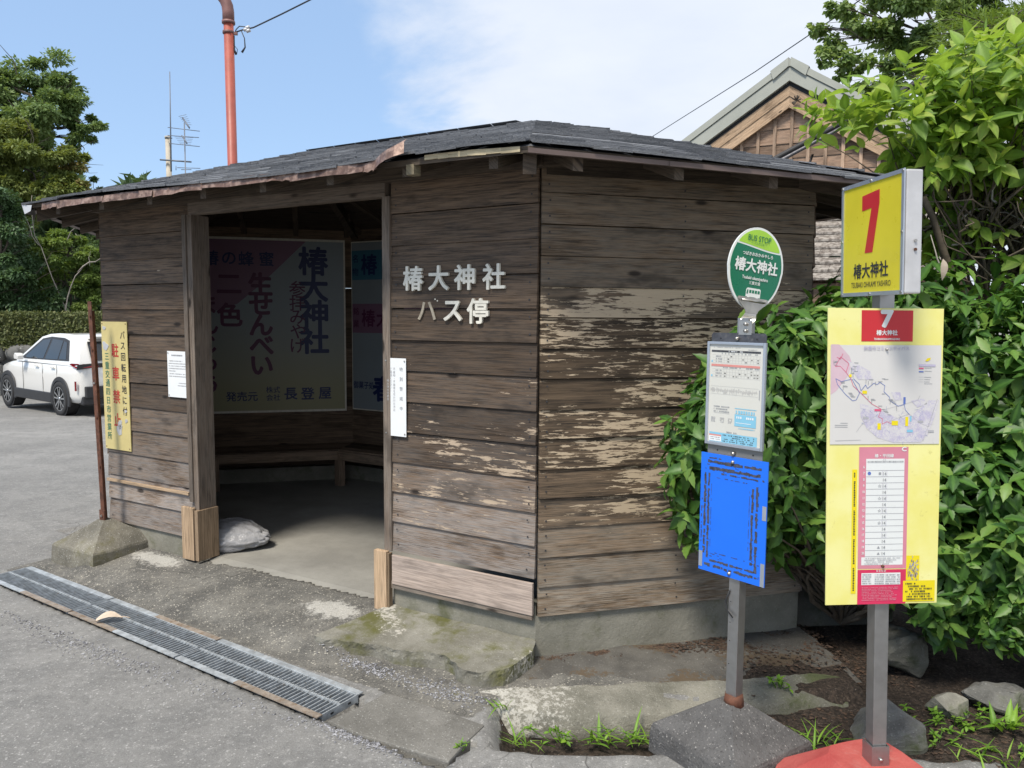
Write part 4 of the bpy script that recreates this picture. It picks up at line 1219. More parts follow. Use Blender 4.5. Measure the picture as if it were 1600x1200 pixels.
ragged(-.110, .118, 1.108, 1.121, .8); ragged(-.112, .112, 1.082, 1.096, .85); ragged(-.05, .128, 1.070, 1.078, .5); ragged(-.115, -.03, 1.126, 1.131, .5)
ragged(-.124, -.113, .76, 1.07, .85); ragged(-.108, -.098, .745, 1.07, .95); ragged(-.134, -.129, .80, .97, .7)
ragged(.078, .089, .76, 1.04, .8); ragged(.096, .108, .735, 1.05, .95); ragged(-.11, .10, .733, .742, .75); ragged(-.115, .108, .712, .724, .9)
for x in (-.092, .070): ragged(x, x + .002, .78, 1.03, .55)
for z in (.768, 1.055): ragged(-.07, .06, z, z + .003, .55)
for kx in range(40): rect(mb, a_ := random.uniform(-.125, .12), a_ + random.uniform(.002, .012), z_ := random.choice((random.uniform(1.07, 1.13), random.uniform(.71, .78))), z_ + random.uniform(.001, .003), o, ex, ez, M['tapeglue'], .0007)
mb.build('tape_residue', bb)
for x, z, w_, h_ in ((.132, .96, .016, .052), (.132, .735, .016, .085), (-.131, .735, .016, .060)): mb = MB(); rect(mb, x - w_ / 2 + (.0), x + w_ / 2, z - h_ / 2, z + h_ / 2, o, ex, ez, M['alu'], .0009); mb.build('tape_tab', bb)
# timetable in its aluminium frame
mb = MB()
mb.prism([(-.115, 1.548), (.112, 1.548), (.112, 1.588), (.105, 1.596), (-.108, 1.596), (-.115, 1.588)], (0, -.024, 0), ex, ez, .003, M['dkmetal'])
mb.build('back_plate', bs_); mb = MB()
mb.prism([(-.118, 1.145), (-.112, 1.139), (.106, 1.139), (.112, 1.145), (.112, 1.20), (-.118, 1.20)], (0, -.024, 0), ex, ez, .003, M['greyplate'])
for x in (-.075, .075): 
    for z in (1.575, 1.160): mb.disc((x, -.0272, z), ex, ez, .003, M['black'], .001, 8)
mb.build('back_plate', bs_)
mb = MB(); x0, x1, z0, z1 = -.124, .118, 1.180, 1.563
for a, b_, c_, d_ in ((x0, x0 + .010, z0, z1), (x1 - .010, x1, z0, z1), (x0 + .0102, x1 - .0102, z1 - .010, z1), (x0 + .0102, x1 - .0102, z0, z0 + .011)):
    mb.prism([(a, c_), (b_, c_), (b_, d_), (a, d_)], (0, -.0285, 0), ex, ez, .012, M['alu'])
tf = mb.build('timetable_frame', bs_, bevel=.0015)
m_, kk, bs2, _ = newmat('yellowed_timetable_paper'); M['ttpaper'] = m_
co = kk.n('ShaderNodeTexCoord').outputs['Object']; sz = kk.n('ShaderNodeSeparateXYZ', i_0=co)
c = kk.mix(kk.noise(co, 6, 4), (.58, .57, .51), (.64, .635, .59))
st = kk.step(kk.math('ADD', kk.math('MULTIPLY', sz.outputs[2], -14), kk.math('MULTIPLY', kk.noise(co, 26, 5, .7), .9)), -16.35, -15.95)
c = kk.mix(kk.math('MULTIPLY', st, .6), c, (.33, .22, .11))
setc(kk, bs2, c, .35)
mb = MB(); rect(mb, x0 + .01, x1 - .01, z0 + .011, z1 - .010, (0, -.0335, 0), ex, ez, M['ttpaper']); mb.build('timetable', tf)
M['ltblue'] = plain('pale_blue_ink', (.22, .50, .66), .5, 0, .05, 8); M['salmon'] = plain('salmon_ink', (.62, .25, .22), .5, 0, .05, 8)
mb = MB(); o = Vector((-.003, -.0345, 0)); random.seed(5)
tz = lambda y: 1.563 - (y - 88) / (1020 - 88) * .383        # reading of the frame's rows
dashes(mb, -.095, .02, tz(135), .003, o, M['ink_g'], .9, .004); dashes(mb, .05, .09, tz(150), .003, o, M['ink_g'], .9, .004)
rect(mb, -.104, .100, tz(180), tz(163), o, ex, ez, M['dkmetal']); rect(mb, -.104, .098, tz(308), tz(288), o, ex, ez, M['salmon'])
dashes(mb, -.03, .03, tz(172), .004, o + Vector((0, -.0005, 0)), M['white'], .9, .004)
for y0, y1 in ((205, 275), (330, 405)):
    dashes(mb, -.06, .1, tz(y0 - 14), .0035, o, M['ink_f'], .5, .006)
    for kx in range(13): rect(mb, -.050 + kx * .0122, -.0494 + kx * .0122, tz(y1), tz(y0), o, ex, ez, M['ink_g'])
    for kz in range(4): rect(mb, -.1, .100, tz(y0 + (y1 - y0) * kz / 3) - .0002, tz(y0 + (y1 - y0) * kz / 3) + .0002, o, ex, ez, M['ink_g'])
    for kz in (0, 1, 2):
        dashes(mb, -.085, -.058, tz(y0 + (y1 - y0) * (kz + .5) / 3), .004, o, M['ink_f'], .9, .004)
        for kx in range(12):
            if random.random() < .3: dashes(mb, -.047 + kx * .0122, -.041 + kx * .0122, tz(y0 + (y1 - y0) * (kz + .5) / 3), .0035, o, M['ink'], 1, .003)
    rect(mb, -.104, -.098, tz(y1 - 4), tz(y1 - 20), o, ex, ez, M['ltblue'])
for kx in range(70): rect(mb, x_ := -.104 + kx * .0028, x_ + .0012, tz(525 - random.uniform(5, 30)), tz(520 + random.uniform(3, 35)), o, ex, ez, M['ink_g'])
for y in (485, 555): rect(mb, -.104, .095, tz(y) - .0003, tz(y) + .0003, o, ex, ez, M['ink_g'])
rect(mb, .098, .101, tz(580), tz(495), o, ex, ez, M['ink_f'])
for a, b_, y in ((-.088, -.022, 668), (-.088, -.022, 690), (-.088, -.022, 712)): dashes(mb, a, b_, tz(y), .0045, o, M['ink_f'], .85, .004)
rect(mb, -.088, -.020, tz(727), tz(725), o, ex, ez, M['ink_g']); 
rect(mb, .002, .090, tz(674), tz(668), o, ex, ez, M['ltblue']); dashes(mb, .006, .088, tz(702), .011, o, M['ltblue'], .95, .009)
rect(mb, .002, .090, tz(828), tz(722), o, ex, ez, M['ltblue'])
dashes(mb, .010, .080, tz(750), .008, o + Vector((0, -.0005, 0)), M['white'], .8, .007); rect(mb, .008, .070, tz(800), tz(795), o + Vector((0, -.0005, 0)), ex, ez, M['white'])
dashes(mb, .02, .085, tz(845), .004, o, M['ltblue'], .9, .005)
for x in (-.098, -.060, -.025):
    for y in (770, 782, 794, 806): dashes(mb, x, x + .018, tz(y), .0032, o, M['ink_g'], .9, .004)
dashes(mb, -.03, .012, tz(893), .005, o, M['ink_f'], .9, .005)
rect(mb, -.104, .096, tz(990), tz(905), o, ex, ez, M['ltblue']); rect(mb, -.104, -.052, tz(985), tz(938), o + Vector((0, -.0004, 0)), ex, ez, M['white']); rect(mb, -.104, -.052, tz(938), tz(924), o + Vector((0, -.0005, 0)), ex, ez, M['salmon'])
for y in (922, 940, 958, 976): dashes(mb, -.045, .085, tz(y), .0035, o + Vector((0, -.0005, 0)), M['dkmetal'], .55, .005)
for y in (950, 968): dashes(mb, -.098, -.058, tz(y), .003, o + Vector((0, -.0008, 0)), M['ink_f'], .8, .004)
mb.build('timetable_print', tf)
mb = MB()
for z in (1.576, 1.157, 1.125, .708): mb.tube([(-.002, -.026, z), (-.002, -.042, z)], [.0075, .0055], M['bolt'], 10)
mb.build('bolts', bs_)
mb = MB(); mb.tube([(-.005, -.026, .64), (-.018, -.030, .60), (-.010, -.030, .565), (.018, -.034, .545)], .003, M['black'], 6); mb.build('cable_tie', bs_, label='loose black cable tie hanging on the pole')
# oval plate
ou = ROT((.9135, .4067, 0)); tilt = math.radians(-6.5); uz = Vector((0, 0, 1))
oux = ou * math.cos(tilt) + uz * math.sin(tilt); ouy = -ou * math.sin(tilt) + uz * math.cos(tilt)
onz = oux.cross(ouy)
oc = ROT(Vector((.862, 2.800, 1.826)) - Vector((.837, 2.80, 0)) + Vector((.012, -.0, 0)))
oc.z = 1.826


def oval(a, b, n=56):
    out = []
    for i in range(n):
        w = 2 * math.pi * i / n; y = math.sin(w); x = math.cos(w) * (1 - .06 * (1 - y) * (1 if y < 0 else .5) * .5)
        out.append((a * x, b * y))
    return out


M['rimwhite'] = plain('white_sign_enamel', (.72, .74, .73), .3, 0, .03, 4); M['sgreen'] = plain('deep_green_sign', (.003, .155, .080), .28, 0, .04, 4); M['lime'] = plain('lime_sign', (.34, .60, .045), .3, 0, .04, 4)
mb = MB(); mb.prism(oval(.128, .148), oc - onz * .004, oux, ouy, .006, M['rimwhite']); ovp = mb.build('oval_plate', bs_)
mb = MB(); base_o = oc + onz * .002
ins = [p for p in oval(.1195, .1395, 96)]
curve = lambda x: .076 - .020 * math.sin((x + .02) * 16) * .35 - .10 * x * .18
low = [p for p in ins if p[1] < curve(p[0]) - .003]; hi = [p for p in ins if p[1] > curve(p[0]) + .003]
hi = sorted(hi, key=lambda p: math.atan2(p[1], p[0])); xl = min(p[0] for p in hi); xr = max(p[0] for p in hi)
hp = hi + [(x, curve(x) + .003) for x in np.linspace(xl, xr, 12)]
low = sorted(low, key=lambda p: (math.atan2(p[1], p[0]) + math.pi * 1.5 - .0001) % (2 * math.pi))
k0 = max(range(len(low)), key=lambda i: (Vector(low[i]) - Vector(low[i - 1])).length); low = low[k0:] + low[:k0]
xr2, xl2 = low[-1][0], low[0][0]
lp_ = low + [(x, curve(x) - .003) for x in np.linspace(xr2, xl2, 12)]
mb.prism(hp, base_o, oux, ouy, .0006, M['lime']); mb.prism(lp_, base_o, oux, ouy, .0006, M['sgreen'])
mb.build('colour_fields', ovp)
mb = MB(); O_ = lambda x, y: base_o + oux * x + ouy * y + onz * .001
text(mb, 'BUS STOP', O_(0, .108), oux, ouy, .0295, M['sgreen'], .004, sx=.82)
text(mb, '〜 バスのりば 〜', O_(.0, .089), oux, ouy, .0098, M['sgreen'])
text(mb, 'つばきおおかみやしろ', O_(0, .050), oux, ouy, .0142, M['rimwhite'], .025)
text(mb, '椿大神社', O_(0, .009), oux, ouy, .0495, M['rimwhite'], .03)
text(mb, 'Tsubaki okamiyashiro', O_(0, -.034), oux, ouy, .0158, M['rimwhite'], .025, sx=.86)
text(mb, '三重交通', O_(0, -.052), oux, ouy, .0128, M['rimwhite'], .015)
bw, bh = .066, .034; bo = O_(0, -.092)
mb.prism([(-bw / 2, -.010), (bw / 2, -.010), (bw / 2, bh - .016), (bw / 2 - .004, bh - .012), (-bw / 2 + .006, bh - .012), (-bw / 2, bh - .018)], bo, oux, ouy, .0005, M['rimwhite'])
for x in (-.021, .019): mb.disc(bo + oux * x - ouy * .0105 + onz * .0001, oux, ouy, .0058, M['rimwhite'], .0005, 14)
for kx in range(4): mb.prism([(a + b_ * .0098, c_) for a, b_, c_ in ((-.019 + kx * .0128, 0, .004), (-.019 + kx * .0128, 1, .004), (-.019 + kx * .0128, 1, .015), (-.019 + kx * .0128, 0, .015))], bo + onz * .0006, oux, ouy, .0004, M['sgreen'])
mb.prism([(-.031, .000), (-.0245, .000), (-.0235, .015), (-.029, .015)], bo + onz * .0006, oux, ouy, .0004, M['sgreen'])
mb.build('print', ovp)
mb = MB()
mb.prism([(-.066, -.104), (.066, -.104), (.070, -.110), (.062, -.122), (.030, -.150), (.026, -.160), (-.026, -.160), (-.030, -.150), (-.062, -.122), (-.070, -.110)], oc + onz * .004, oux, ouy, .003, M['bolt'])
mb.tube([oc + onz * .009 + oux * -.052 - ouy * .116, oc + onz * .009 + oux * .052 - ouy * .116], .0042, M['bolt'], 8)
for x in (-.060, .060): mb.disc(oc + onz * .007 + oux * x - ouy * .112, oux, ouy, .006, M['bolt'], .004, 10)
a0 = oc - ouy * .158 + onz * .005; b0 = Vector((.026, -.026, 1.625))
for s_i in range(8):
    f0, f1 = s_i / 8, (s_i + 1) / 8; e0, e1 = f0 * f0 * (3 - 2 * f0), f1 * f1 * (3 - 2 * f1)
    pa, pb_ = a0.lerp(b0, f0), a0.lerp(b0, f1); xa, xb = oux.lerp(ex, e0).normalized() * .026, oux.lerp(ex, e1).normalized() * .026
    mb.add([pa - xa, pa + xa, pb_ + xb, pb_ - xb], [(0, 3, 2, 1)], M['bolt'], None, (0, 0, 0), True)
mb.box((.026, -.0265, 1.615), (.052, .004, .05), M['bolt'])
for z in (1.628, 1.604): mb.tube([(.03, -.028, z), (.03, -.038, z)], .006, M['bolt'], 8)
mb.build('bracket', bs_)

# ------------------------------------------------------------------ community bus sign (yellow, red foot)
CZ = math.radians(4.5)
cs_ = thing('community_bus_sign', 'tall yellow bus sign board with route map, number box and red foot', 'bus stop sign', (1.224, 2.456, 0), CZ)
LX, LY = -.044, -.018
LN2 = lambda v: Vector((v[0] + LX * (v[2] - .18), v[1] + LY * (v[2] - .18), v[2]))


def leanmb(mb):
    mb.v = [tuple(LN2(p)) for p in mb.v]; return mb


mb = MB(); vs = []; n = 4
rings = [(.305, -.03), (.30, .06), (.295, .066), (.146, .172), (.138, .178)]
for h_, z in rings:
    for sd in range(16):
        w = 2 * math.pi * (sd + .5) / 16; cx_, sy_ = math.cos(w), math.sin(w); m_ = max(abs(cx_), abs(sy_)); sq = .90 / m_ * .8 + .2
        r_ = h_ * sq * (1 + .02 * random.uniform(-1, 1)); vs.append((cx_ * r_ + .0, sy_ * r_, z))
fs = [(k_ * 16 + i, k_ * 16 + (i + 1) % 16, k_ * 16 + 16 + (i + 1) % 16, k_ * 16 + 16 + i) for k_ in range(4) for i in range(16)] + [tuple(64 + i for i in range(16))]
mb.add(vs, fs, M['redbase'])
fb = mb.build('base', cs_, bevel=.006); fb.rotation_euler = (0, 0, math.radians(12))
mb = MB(); mb.box((0, 0, .96), (.047, .047, 1.56), M['steel']); leanmb(mb).build('pole', cs_, bevel=.002)
mb = MB()
for a, b_, c_, d_ in ((-.030, -.0265, -.03, .03), (.0265, .030, -.03, .03)): mb.prism([(a, .165), (b_, .165), (b_, .245), (a, .245)], (0, .03, 0), ex, ez, .06, M['steel'])
mb.prism([(-.0264, .165), (.0264, .165), (.0264, .245), (-.0264, .245)], (0, -.0265, 0), ex, ez, .0035, M['steel'])
mb.tube([(.0, -.029, .200), (0, -.036, .200)], .006, M['bolt'], 8)
leanmb(mb).build('socket', cs_)
m_, kk, bs2, _ = newmat('sun_faded_yellow_board'); M['cyel'] = m_
co = kk.n('ShaderNodeTexCoord').outputs['Object']
c = kk.mix(kk.step(kk.noise(co, 7, 5), .3, .7), (.76, .71, .20), (.81, .78, .33))
c = kk.mix(kk.math('MULTIPLY', kk.step(kk.noise(co, 30, 6, .7), .60, .72), .40), c, (.42, .36, .09))
setc(kk, bs2, c, .45)
M['byel'] = plain('bright_yellow_sign', (.78, .64, .012), .35, 0, .04, 5); M['oyel'] = plain('box_yellow_sign', (.68, .58, .035), .3, 0, .06, 4)
M['sred'] = plain('red_sign_print', (.52, .022, .030), .4, 0, .05, 5); M['crim'] = plain('crimson_sign_print', (.60, .030, .10), .45, 0, .06, 8); M['spink'] = plain('faded_pink_print', (.62, .23, .30), .5, 0, .06, 8)
m_, kk, bs2, _ = newmat('route_map_paper'); M['mapp'] = m_
co = kk.n('ShaderNodeTexCoord').outputs['Object']
c = kk.mix(kk.noise(co, 5, 3), (.58, .565, .545), (.66, .65, .635))
setc(kk, bs2, c, .5)
M['lav'] = plain('lavender_map_ink', (.47, .44, .57), .5, 0, .06, 30); M['mpink'] = plain('pale_pink_map_ink', (.60, .44, .50), .5, 0, .04, 20)
m_, kk, bs2, _ = newmat('lavender_street_print'); M['lavfill'] = m_
co = kk.n('ShaderNodeTexCoord').outputs['Object']
c = kk.mix(kk.step(kk.math('ADD', kk.math('MULTIPLY', kk.noise(co, 38, 6, .7), .6), kk.math('MULTIPLY', kk.noise(co, 260, 3, .7), .4)), .40, .60), (.62, .605, .61), (.45, .42, .56))
setc(kk, bs2, c, .5)
M['rpink'] = plain('pink_route_ink', (.66, .10, .20), .5, 0, .04, 10); M['rblue'] = plain('blue_route_ink', (.10, .16, .46), .5, 0, .04, 10); M['rgrey'] = plain('grey_route_ink', (.40, .40, .42), .5, 0, .04, 10)
BX0, BX1, BZ0, BZ1 = -.186, .186, .737, 1.683
BO = Vector((-.010, -.036, 0))
BC = lambda px, py: (BX0 + (px - 1290.2) / 177.3 * (BX1 - BX0), BZ1 - (py - 484 + (px - 1290) * .02) / 462.5 * (BZ1 - BZ0))
mb = MB(); mb.prism([(BX0, BZ0), (BX1, BZ0), (BX1, BZ1), (BX0, BZ1)], BO + Vector((0, .004, 0)), ex, ez, .004, M['cyel']); leanmb(mb); yb = mb.build('board', cs_)


def prect(mb, px0, py0, px1, py1, mat, lift=.0008):
    (a, b_), (c_, d_) = BC(px0, py1), BC(px1, py0); rect(mb, a, c_, b_, d_, BO, ex, ez, mat, lift)


BP = lambda px, py, l=.0: BO + Vector((BC(px, py)[0], -l, BC(px, py)[1]))
PXM = (BX1 - BX0) / 177.3      # metres per reference pixel on the board
mb = MB(); random.seed(9)
prect(mb, 1341, 484.5, 1420, 533, M['sred'])
text(mb, '7', BP(1380, 498), ex, ez, 34 * PXM, M['rimwhite'], .05, sx=1.1)
text(mb, '椿大神社', BP(1380, 519), ex, ez, 8.2 * PXM, M['rimwhite'], .03)
text(mb, 'TSUBAKIOHKAMIYASHIRO', BP(1380, 528.5), ex, ez, 4.2 * PXM, M['rimwhite'], .02, sx=.80)
prect(mb, 1340, 693.5, 1417, 888, M['spink']); prect(mb, 1340, 888, 1417, 945.5, M['crim'])
text(mb, 'C', BP(1410, 697), ex, ez, 9 * PXM, M['rimwhite'], .04, sx=1.2)
text(mb, '椿・平田線', BP(1379, 708), ex, ez, 6.0 * PXM, M['rimwhite'], .02)
prect(mb, 1351, 712, 1411, 871, M['rimwhite'], .0012); prect(mb, 1345.5, 868, 1411, 882, M['rimwhite'], .0011)
text(mb, '上り', BP(1379, 714), ex, ez, 3.0 * PXM, M['ink_f'], lift=.0022); 
L2 = Vector((0, -.0016, 0))


def pdash(px0, px1, py, hpx, mat, fill=.9, cell=1.6, lift=.0016):
    (a, z), (b_, _) = BC(px0, py), BC(px1, py); dashes(mb, a, b_, z, hpx * PXM, BO + Vector((0, -lift, 0)), mat, fill, cell * PXM)


pdash(1353, 1409, 717.5, 2.0, M['ink_f'], 1)
for r_ in range(15):
    y = 726.0 + r_ * 9.75
    prect(mb, 1351, y + 4.7, 1411, y + 5.1, M['rgrey'], .0016)
    text(mb, str(6 + r_), BP(1347.6, y), ex, ez, 5.4 * PXM, M['rimwhite'], .03, sx=.75)
    if r_ >= 1:
        text(mb, '14', BP(1380, y), ex, ez, 6.6 * PXM, M['ink_f'], .01, lift=.0024)
    if r_ in (1, 3, 5, 7, 9, 11):
        for a, b_, c_, d_ in ((1376.3, 1384, -4, -3.7), (1376.3, 1384, 3.7, 4), (1376.3, 1376.6, -4, 4), (1383.7, 1384, -4, 4)): prect(mb, a, y + c_, b_, y + d_, M['lav'], .0018)
    if r_ in (3, 5, 7, 9): text(mb, '☆', BP(1372.5, y), ex, ez, 6 * PXM, M['ink_f'], lift=.0022)
    if r_ in (13, 14): text(mb, '▲', BP(1372, y), ex, ez, 5 * PXM, M['ink_f'], lift=.0022)
    if r_ == 1: text(mb, '■', BP(1372.5, y), ex, ez, 5 * PXM, M['ink_f'], lift=.0022); mb.disc(BP(1356, y, .0016), ex, ez, 2.6 * PXM, M['rblue'], .0006, 14)
for y in (870.5, 873.5, 876.5, 879.5): pdash(1350, 1408 - (y - 870) * 2.0, y, 1.3, M['ink_g'], .9, 1.3)
text(mb, '年末年始', BP(1377, 891), ex, ez, 4.0 * PXM, M['rimwhite'])
prect(mb, 1346, 893.5, 1408, 914, M['rimwhite'], .0012)
for y in (897, 900.5, 904, 907.5, 911): 
    for a, b_ in ((1347, 1362), (1367, 1382), (1384, 1400), (1402, 1407)): pdash(a, b_, y, 1.6, M['ink_f'], .9, 1.3)
for q_ in range(9): pdash(1346.5, 1408 - random.uniform(0, 16), 918 + q_ * 2.55, 1.2, M['spink'], .85, 1.2)
prect(mb, 1329.6, 730, 1337.2, 928, M['byel'])
for q_ in range(70):
    if q_ % 17 not in (3, 4): prect(mb, 1332.2, 735 + q_ * 2.7, 1334.4 + random.uniform(-.4, .4), 736.9 + q_ * 2.7, M['ink'], .0014)
prect(mb, 1412.5, 906, 1463.5, 941, M['byel'], .0014)
for q_, (a, b_) in enumerate(((1416, 1436), (1418, 1450), (1420, 1458), (1416, 1452), (1420, 1458), (1416, 1456), (1418, 1460))): pdash(a, b_, 911.5 + q_ * 4.2, 2.2, M['ink'], .85, 2.0, .002)
prect(mb, 1417, 866, 1438, 906, M['byel'], .0009)
for q_ in range(90):
    x, y = random.triangular(1418, 1438, 1420 + random.random() * 12), random.triangular(866, 906, 892); prect(mb, x, y, x + random.uniform(.6, 1.6), y + random.uniform(1, 5), M['ink_g'] if random.random() < .5 else M['galv_rust'], .0014)
leanmb(mb); mb.build('print', yb)
mb = MB()
prect(mb, 1294, 536, 1464.5, 691.5, M['mapp'], .0020); leanmb(mb); mp = mb.build('route_map', yb)
mb = MB(); MPX = lambda x, y: BP(1280 + x / 7.06, 530 + y / 7.06, .0024)


def mpoly(pts, mat, lift=0.0):
    q_ = [MPX(*p) + Vector((0, -lift, 0)) for p in pts]; ar = sum(q_[i - 1].x * q_[i].z - q_[i].x * q_[i - 1].z for i in range(len(q_)))
    mb.quad(q_ if ar > 0 else q_[::-1], mat)


def mline(pts, w_, mat, lift=.0004):
    for a, b_ in zip(pts[:-1], pts[1:]):
        A, B = MPX(*a), MPX(*b_); d_ = (B - A).normalized(); nn_ = Vector((-d_.z, 0, d_.x)) * w_; l_ = Vector((0, -lift, 0))
        q_ = [A - nn_ + l_, B - nn_ + l_, B + nn_ + l_, A + nn_ + l_]
        mb.quad(q_, mat)


mpoly([(104, 60), (190, 60), (300, 180), (330, 260), (280, 400), (160, 560), (104, 600)], M['mpink'])
for pts in ([(280, 230), (400, 270), (530, 340), (560, 430), (400, 430), (330, 330)], [(760, 560), (860, 560), (880, 640), (800, 650)], [(420, 690), (560, 720), (700, 780), (860, 850), (1000, 800), (1180, 640), (1290, 640), (1250, 800), (1180, 1000), (1100, 1100), (800, 1110), (620, 1060), (500, 960), (430, 830)], [(980, 650), (1120, 620), (1160, 680), (1050, 720)]): mpoly(pts, M['lavfill'], .0002)
for q_ in range(110):
    x, y = random.uniform(430, 1250), random.uniform(700, 1100)
    if y < 700 + (900 - abs(x - 900)) * .0 or (x < 560 and y > 980): continue
    a = random.uniform(0, 3.1); l_ = random.uniform(15, 60); mline([(x, y), (x + l_ * math.cos(a), y + l_ * math.sin(a))], .00028, M['mapp'] if random.random() < .75 else M['rblue'], .0004)
pk = M['rpink']; bl_ = M['rblue']
for pts in ([(205, 190), (150, 295), (200, 290), (265, 355), (295, 260), (205, 190)], [(165, 195), (205, 215), (230, 155)], [(265, 355), (320, 425), (345, 500), (430, 575), (550, 690), (655, 745), (625, 830), (670, 850), (665, 910), (720, 880), (790, 915)]): mline(pts, .0007, pk, .0006)
for pts in ([(320, 428), (215, 455), (155, 425), (175, 490), (260, 590), (340, 660), (380, 650), (415, 575), (330, 425)], [(345, 420), (410, 480), (430, 550), (480, 485), (500, 525), (570, 465), (605, 480), (635, 455), (690, 490), (680, 555), (740, 610), (755, 655), (840, 710), (905, 690), (920, 750), (965, 800)]): mline(pts, .0007, bl_, .0006)
for pts in ([(385, 1000), (440, 920), (600, 820)], [(670, 755), (840, 705), (1050, 645), (1080, 585)], [(740, 880), (960, 790), (1080, 890), (1180, 930), (1270, 625)], [(1270, 625), (1120, 1090)], [(740, 950), (740, 880)]): mline(pts, .0004, M['rgrey'], .0005)
for x, y, w_, h_, mt in ((300, 375, 26, 30, 'byel'), (445, 548, 50, 34, 'byel'), (615, 900, 36, 70, 'byel'), (770, 870, 70, 50, 'byel'), (920, 825, 32, 100, 'byel'), (895, 610, 24, 75, 'rblue'), (580, 745, 75, 24, 'rpink'), (940, 965, 65, 28, 'ltblue'), (970, 815, 18, 60, 'ltblue'), (455, 832, 62, 24, 'rgrey'), (1058, 862, 60, 24, 'rgrey'), (1172, 966, 66, 24, 'rgrey'), (1058, 250, 182, 24, 'lav'), (1058, 288, 52, 14, 'rpink'), (1058, 325, 52, 12, 'rblue')):
    mpoly([(x, y), (x + w_, y), (x + w_, y + h_), (x, y + h_)], M[mt], .0009)
mpoly([(1125, 215), (1150, 185), (1185, 178), (1180, 200), (1150, 218)], M['byel'], .0009)
for q_ in range(46):        # station names: short ticks beside the routes
    x, y = random.choice([(150 + random.uniform(-30, 30), 150 + q_ * 3), (300 + random.uniform(0, 60), 230 + q_ * 3), (480 + q_ * 5, 430 + random.uniform(-30, 40)), (200 + q_ * 3, 450 + q_ * 4), (500 + q_ * 5, 600 + q_ * 4.5), (640 + q_ * 6, 560 + q_ * 5)])
    if random.random() < .55: mpoly([(x, y), (x + random.uniform(25, 55), y), (x + 40, y + 6), (x, y + 6)], M['ink_f'], .0008)
    else: mpoly([(x, y), (x + 6, y), (x + 6, y + random.uniform(25, 60)), (x, y + 50)], M['ink_f'], .0008)
for y in (290, 325, 390, 415, 440, 460): mline([(1120, y), (1120 + random.uniform(55, 100), y)], .0006, M['ink_f'])
for y in (390, 415, 440): mline([(1058, y), (1108, y)], .0003, M['rgrey'])
for y in (905, 928, 948): mline([(150 + (60 if y == 905 else 0), y), (290, y)], .0007, M['ink_f'])
mline([(155, 1098), (435, 1086)], .0006, M['ink_g'])
text(mb, '鈴鹿市コミュニティバス', MPX(700, 88) , ex, ez, 6.4 * PXM, M['lav'], .015)
mb.tube([MPX(702, 100), MPX(702, 100) + Vector((0, -.006, 0))], [.0045, .003], M['bolt'], 8)
leanmb(mb); mb.build('map_print', mp)
mb = MB(); mb.tube([BP(1379, 883), BP(1379, 883, .008)], [.005, .004], M['rust'], 8); leanmb(mb); mb.build('bolts', yb)
# number box
mb = MB(); bx0, bx1, by0, by1, bz0, bz1 = -.044, .010, -.182, .170, 1.722, 2.078
mb.box(((bx0 + bx1) / 2 + .001, (by0 + by1) / 2, (bz0 + bz1) / 2), (bx1 - bx0 - .004, by1 - by0 - .004, bz1 - bz0 - .004), M['boxside'])
nb = leanmb(mb).build('number_box', cs_, bevel=.005)
mb = MB(); fx = Vector((0, -1, 0)); fo_ = Vector((bx0 - .001, (by0 + by1) / 2, (bz0 + bz1) / 2)); w2, h2 = (by1 - by0) / 2, (bz1 - bz0) / 2
for a, b_, c_, d_ in ((-w2, -w2 + .012, -h2, h2), (w2 - .012, w2, -h2, h2), (-w2 + .0121, w2 - .0121, h2 - .012, h2), (-w2 + .0121, w2 - .0121, -h2, -h2 + .012)):
    mb.prism([(a, c_), (b_, c_), (b_, d_), (a, d_)], fo_, fx, ez, .0045, M['alu'])
for x in (-w2 + .006, 0, w2 - .006):
    for z in (-h2 + .006, h2 - .006): mb.disc(fo_ + fx * x + ez * z + Vector((-.0045, 0, 0)), fx, ez, .0045, M['bolt'], .002, 8)
for z in (0,): 
    for x in (-w2 + .006, w2 - .006): mb.disc(fo_ + fx * x + ez * z + Vector((-.0045, 0, 0)), fx, ez, .0045, M['bolt'], .002, 8)
leanmb(mb).build('frame', nb)
mb = MB(); rect(mb, -w2 + .012, w2 - .012, -h2 + .012, h2 - .012, fo_, fx, ez, M['oyel'], .0015); leanmb(mb).build('face_plate', nb)
mb = MB()
H_ = 2 * h2
mb.prism([(-.052, .132), (.046, .140), (.046, .100), (.010, -.045), (-.034, -.045), (.002, .090), (-.052, .086)], fo_ + Vector((-.0018, 0, 0)), fx, ez, .0006, M['sred'])
text(mb, '椿大神社', fo_ + fx * .0 + ez * (-.100), fx, ez, .050, M['ink'], .02, lift=.0025)
text(mb, 'TSUBAKI OHKAMI YASHIRO', fo_ + fx * .0 + ez * (-.142), fx, ez, .0245, M['ink'], .0, sx=.74, lift=.0025)
leanmb(mb).build('print', nb)
mb = MB()
for z in (1.875, 1.850): mb.disc((-.012, by0, z), ex, ez, .0045, M['bolt'] if z > 1.86 else M['rust'], .003, 8)
leanmb(mb).build('screws', nb)

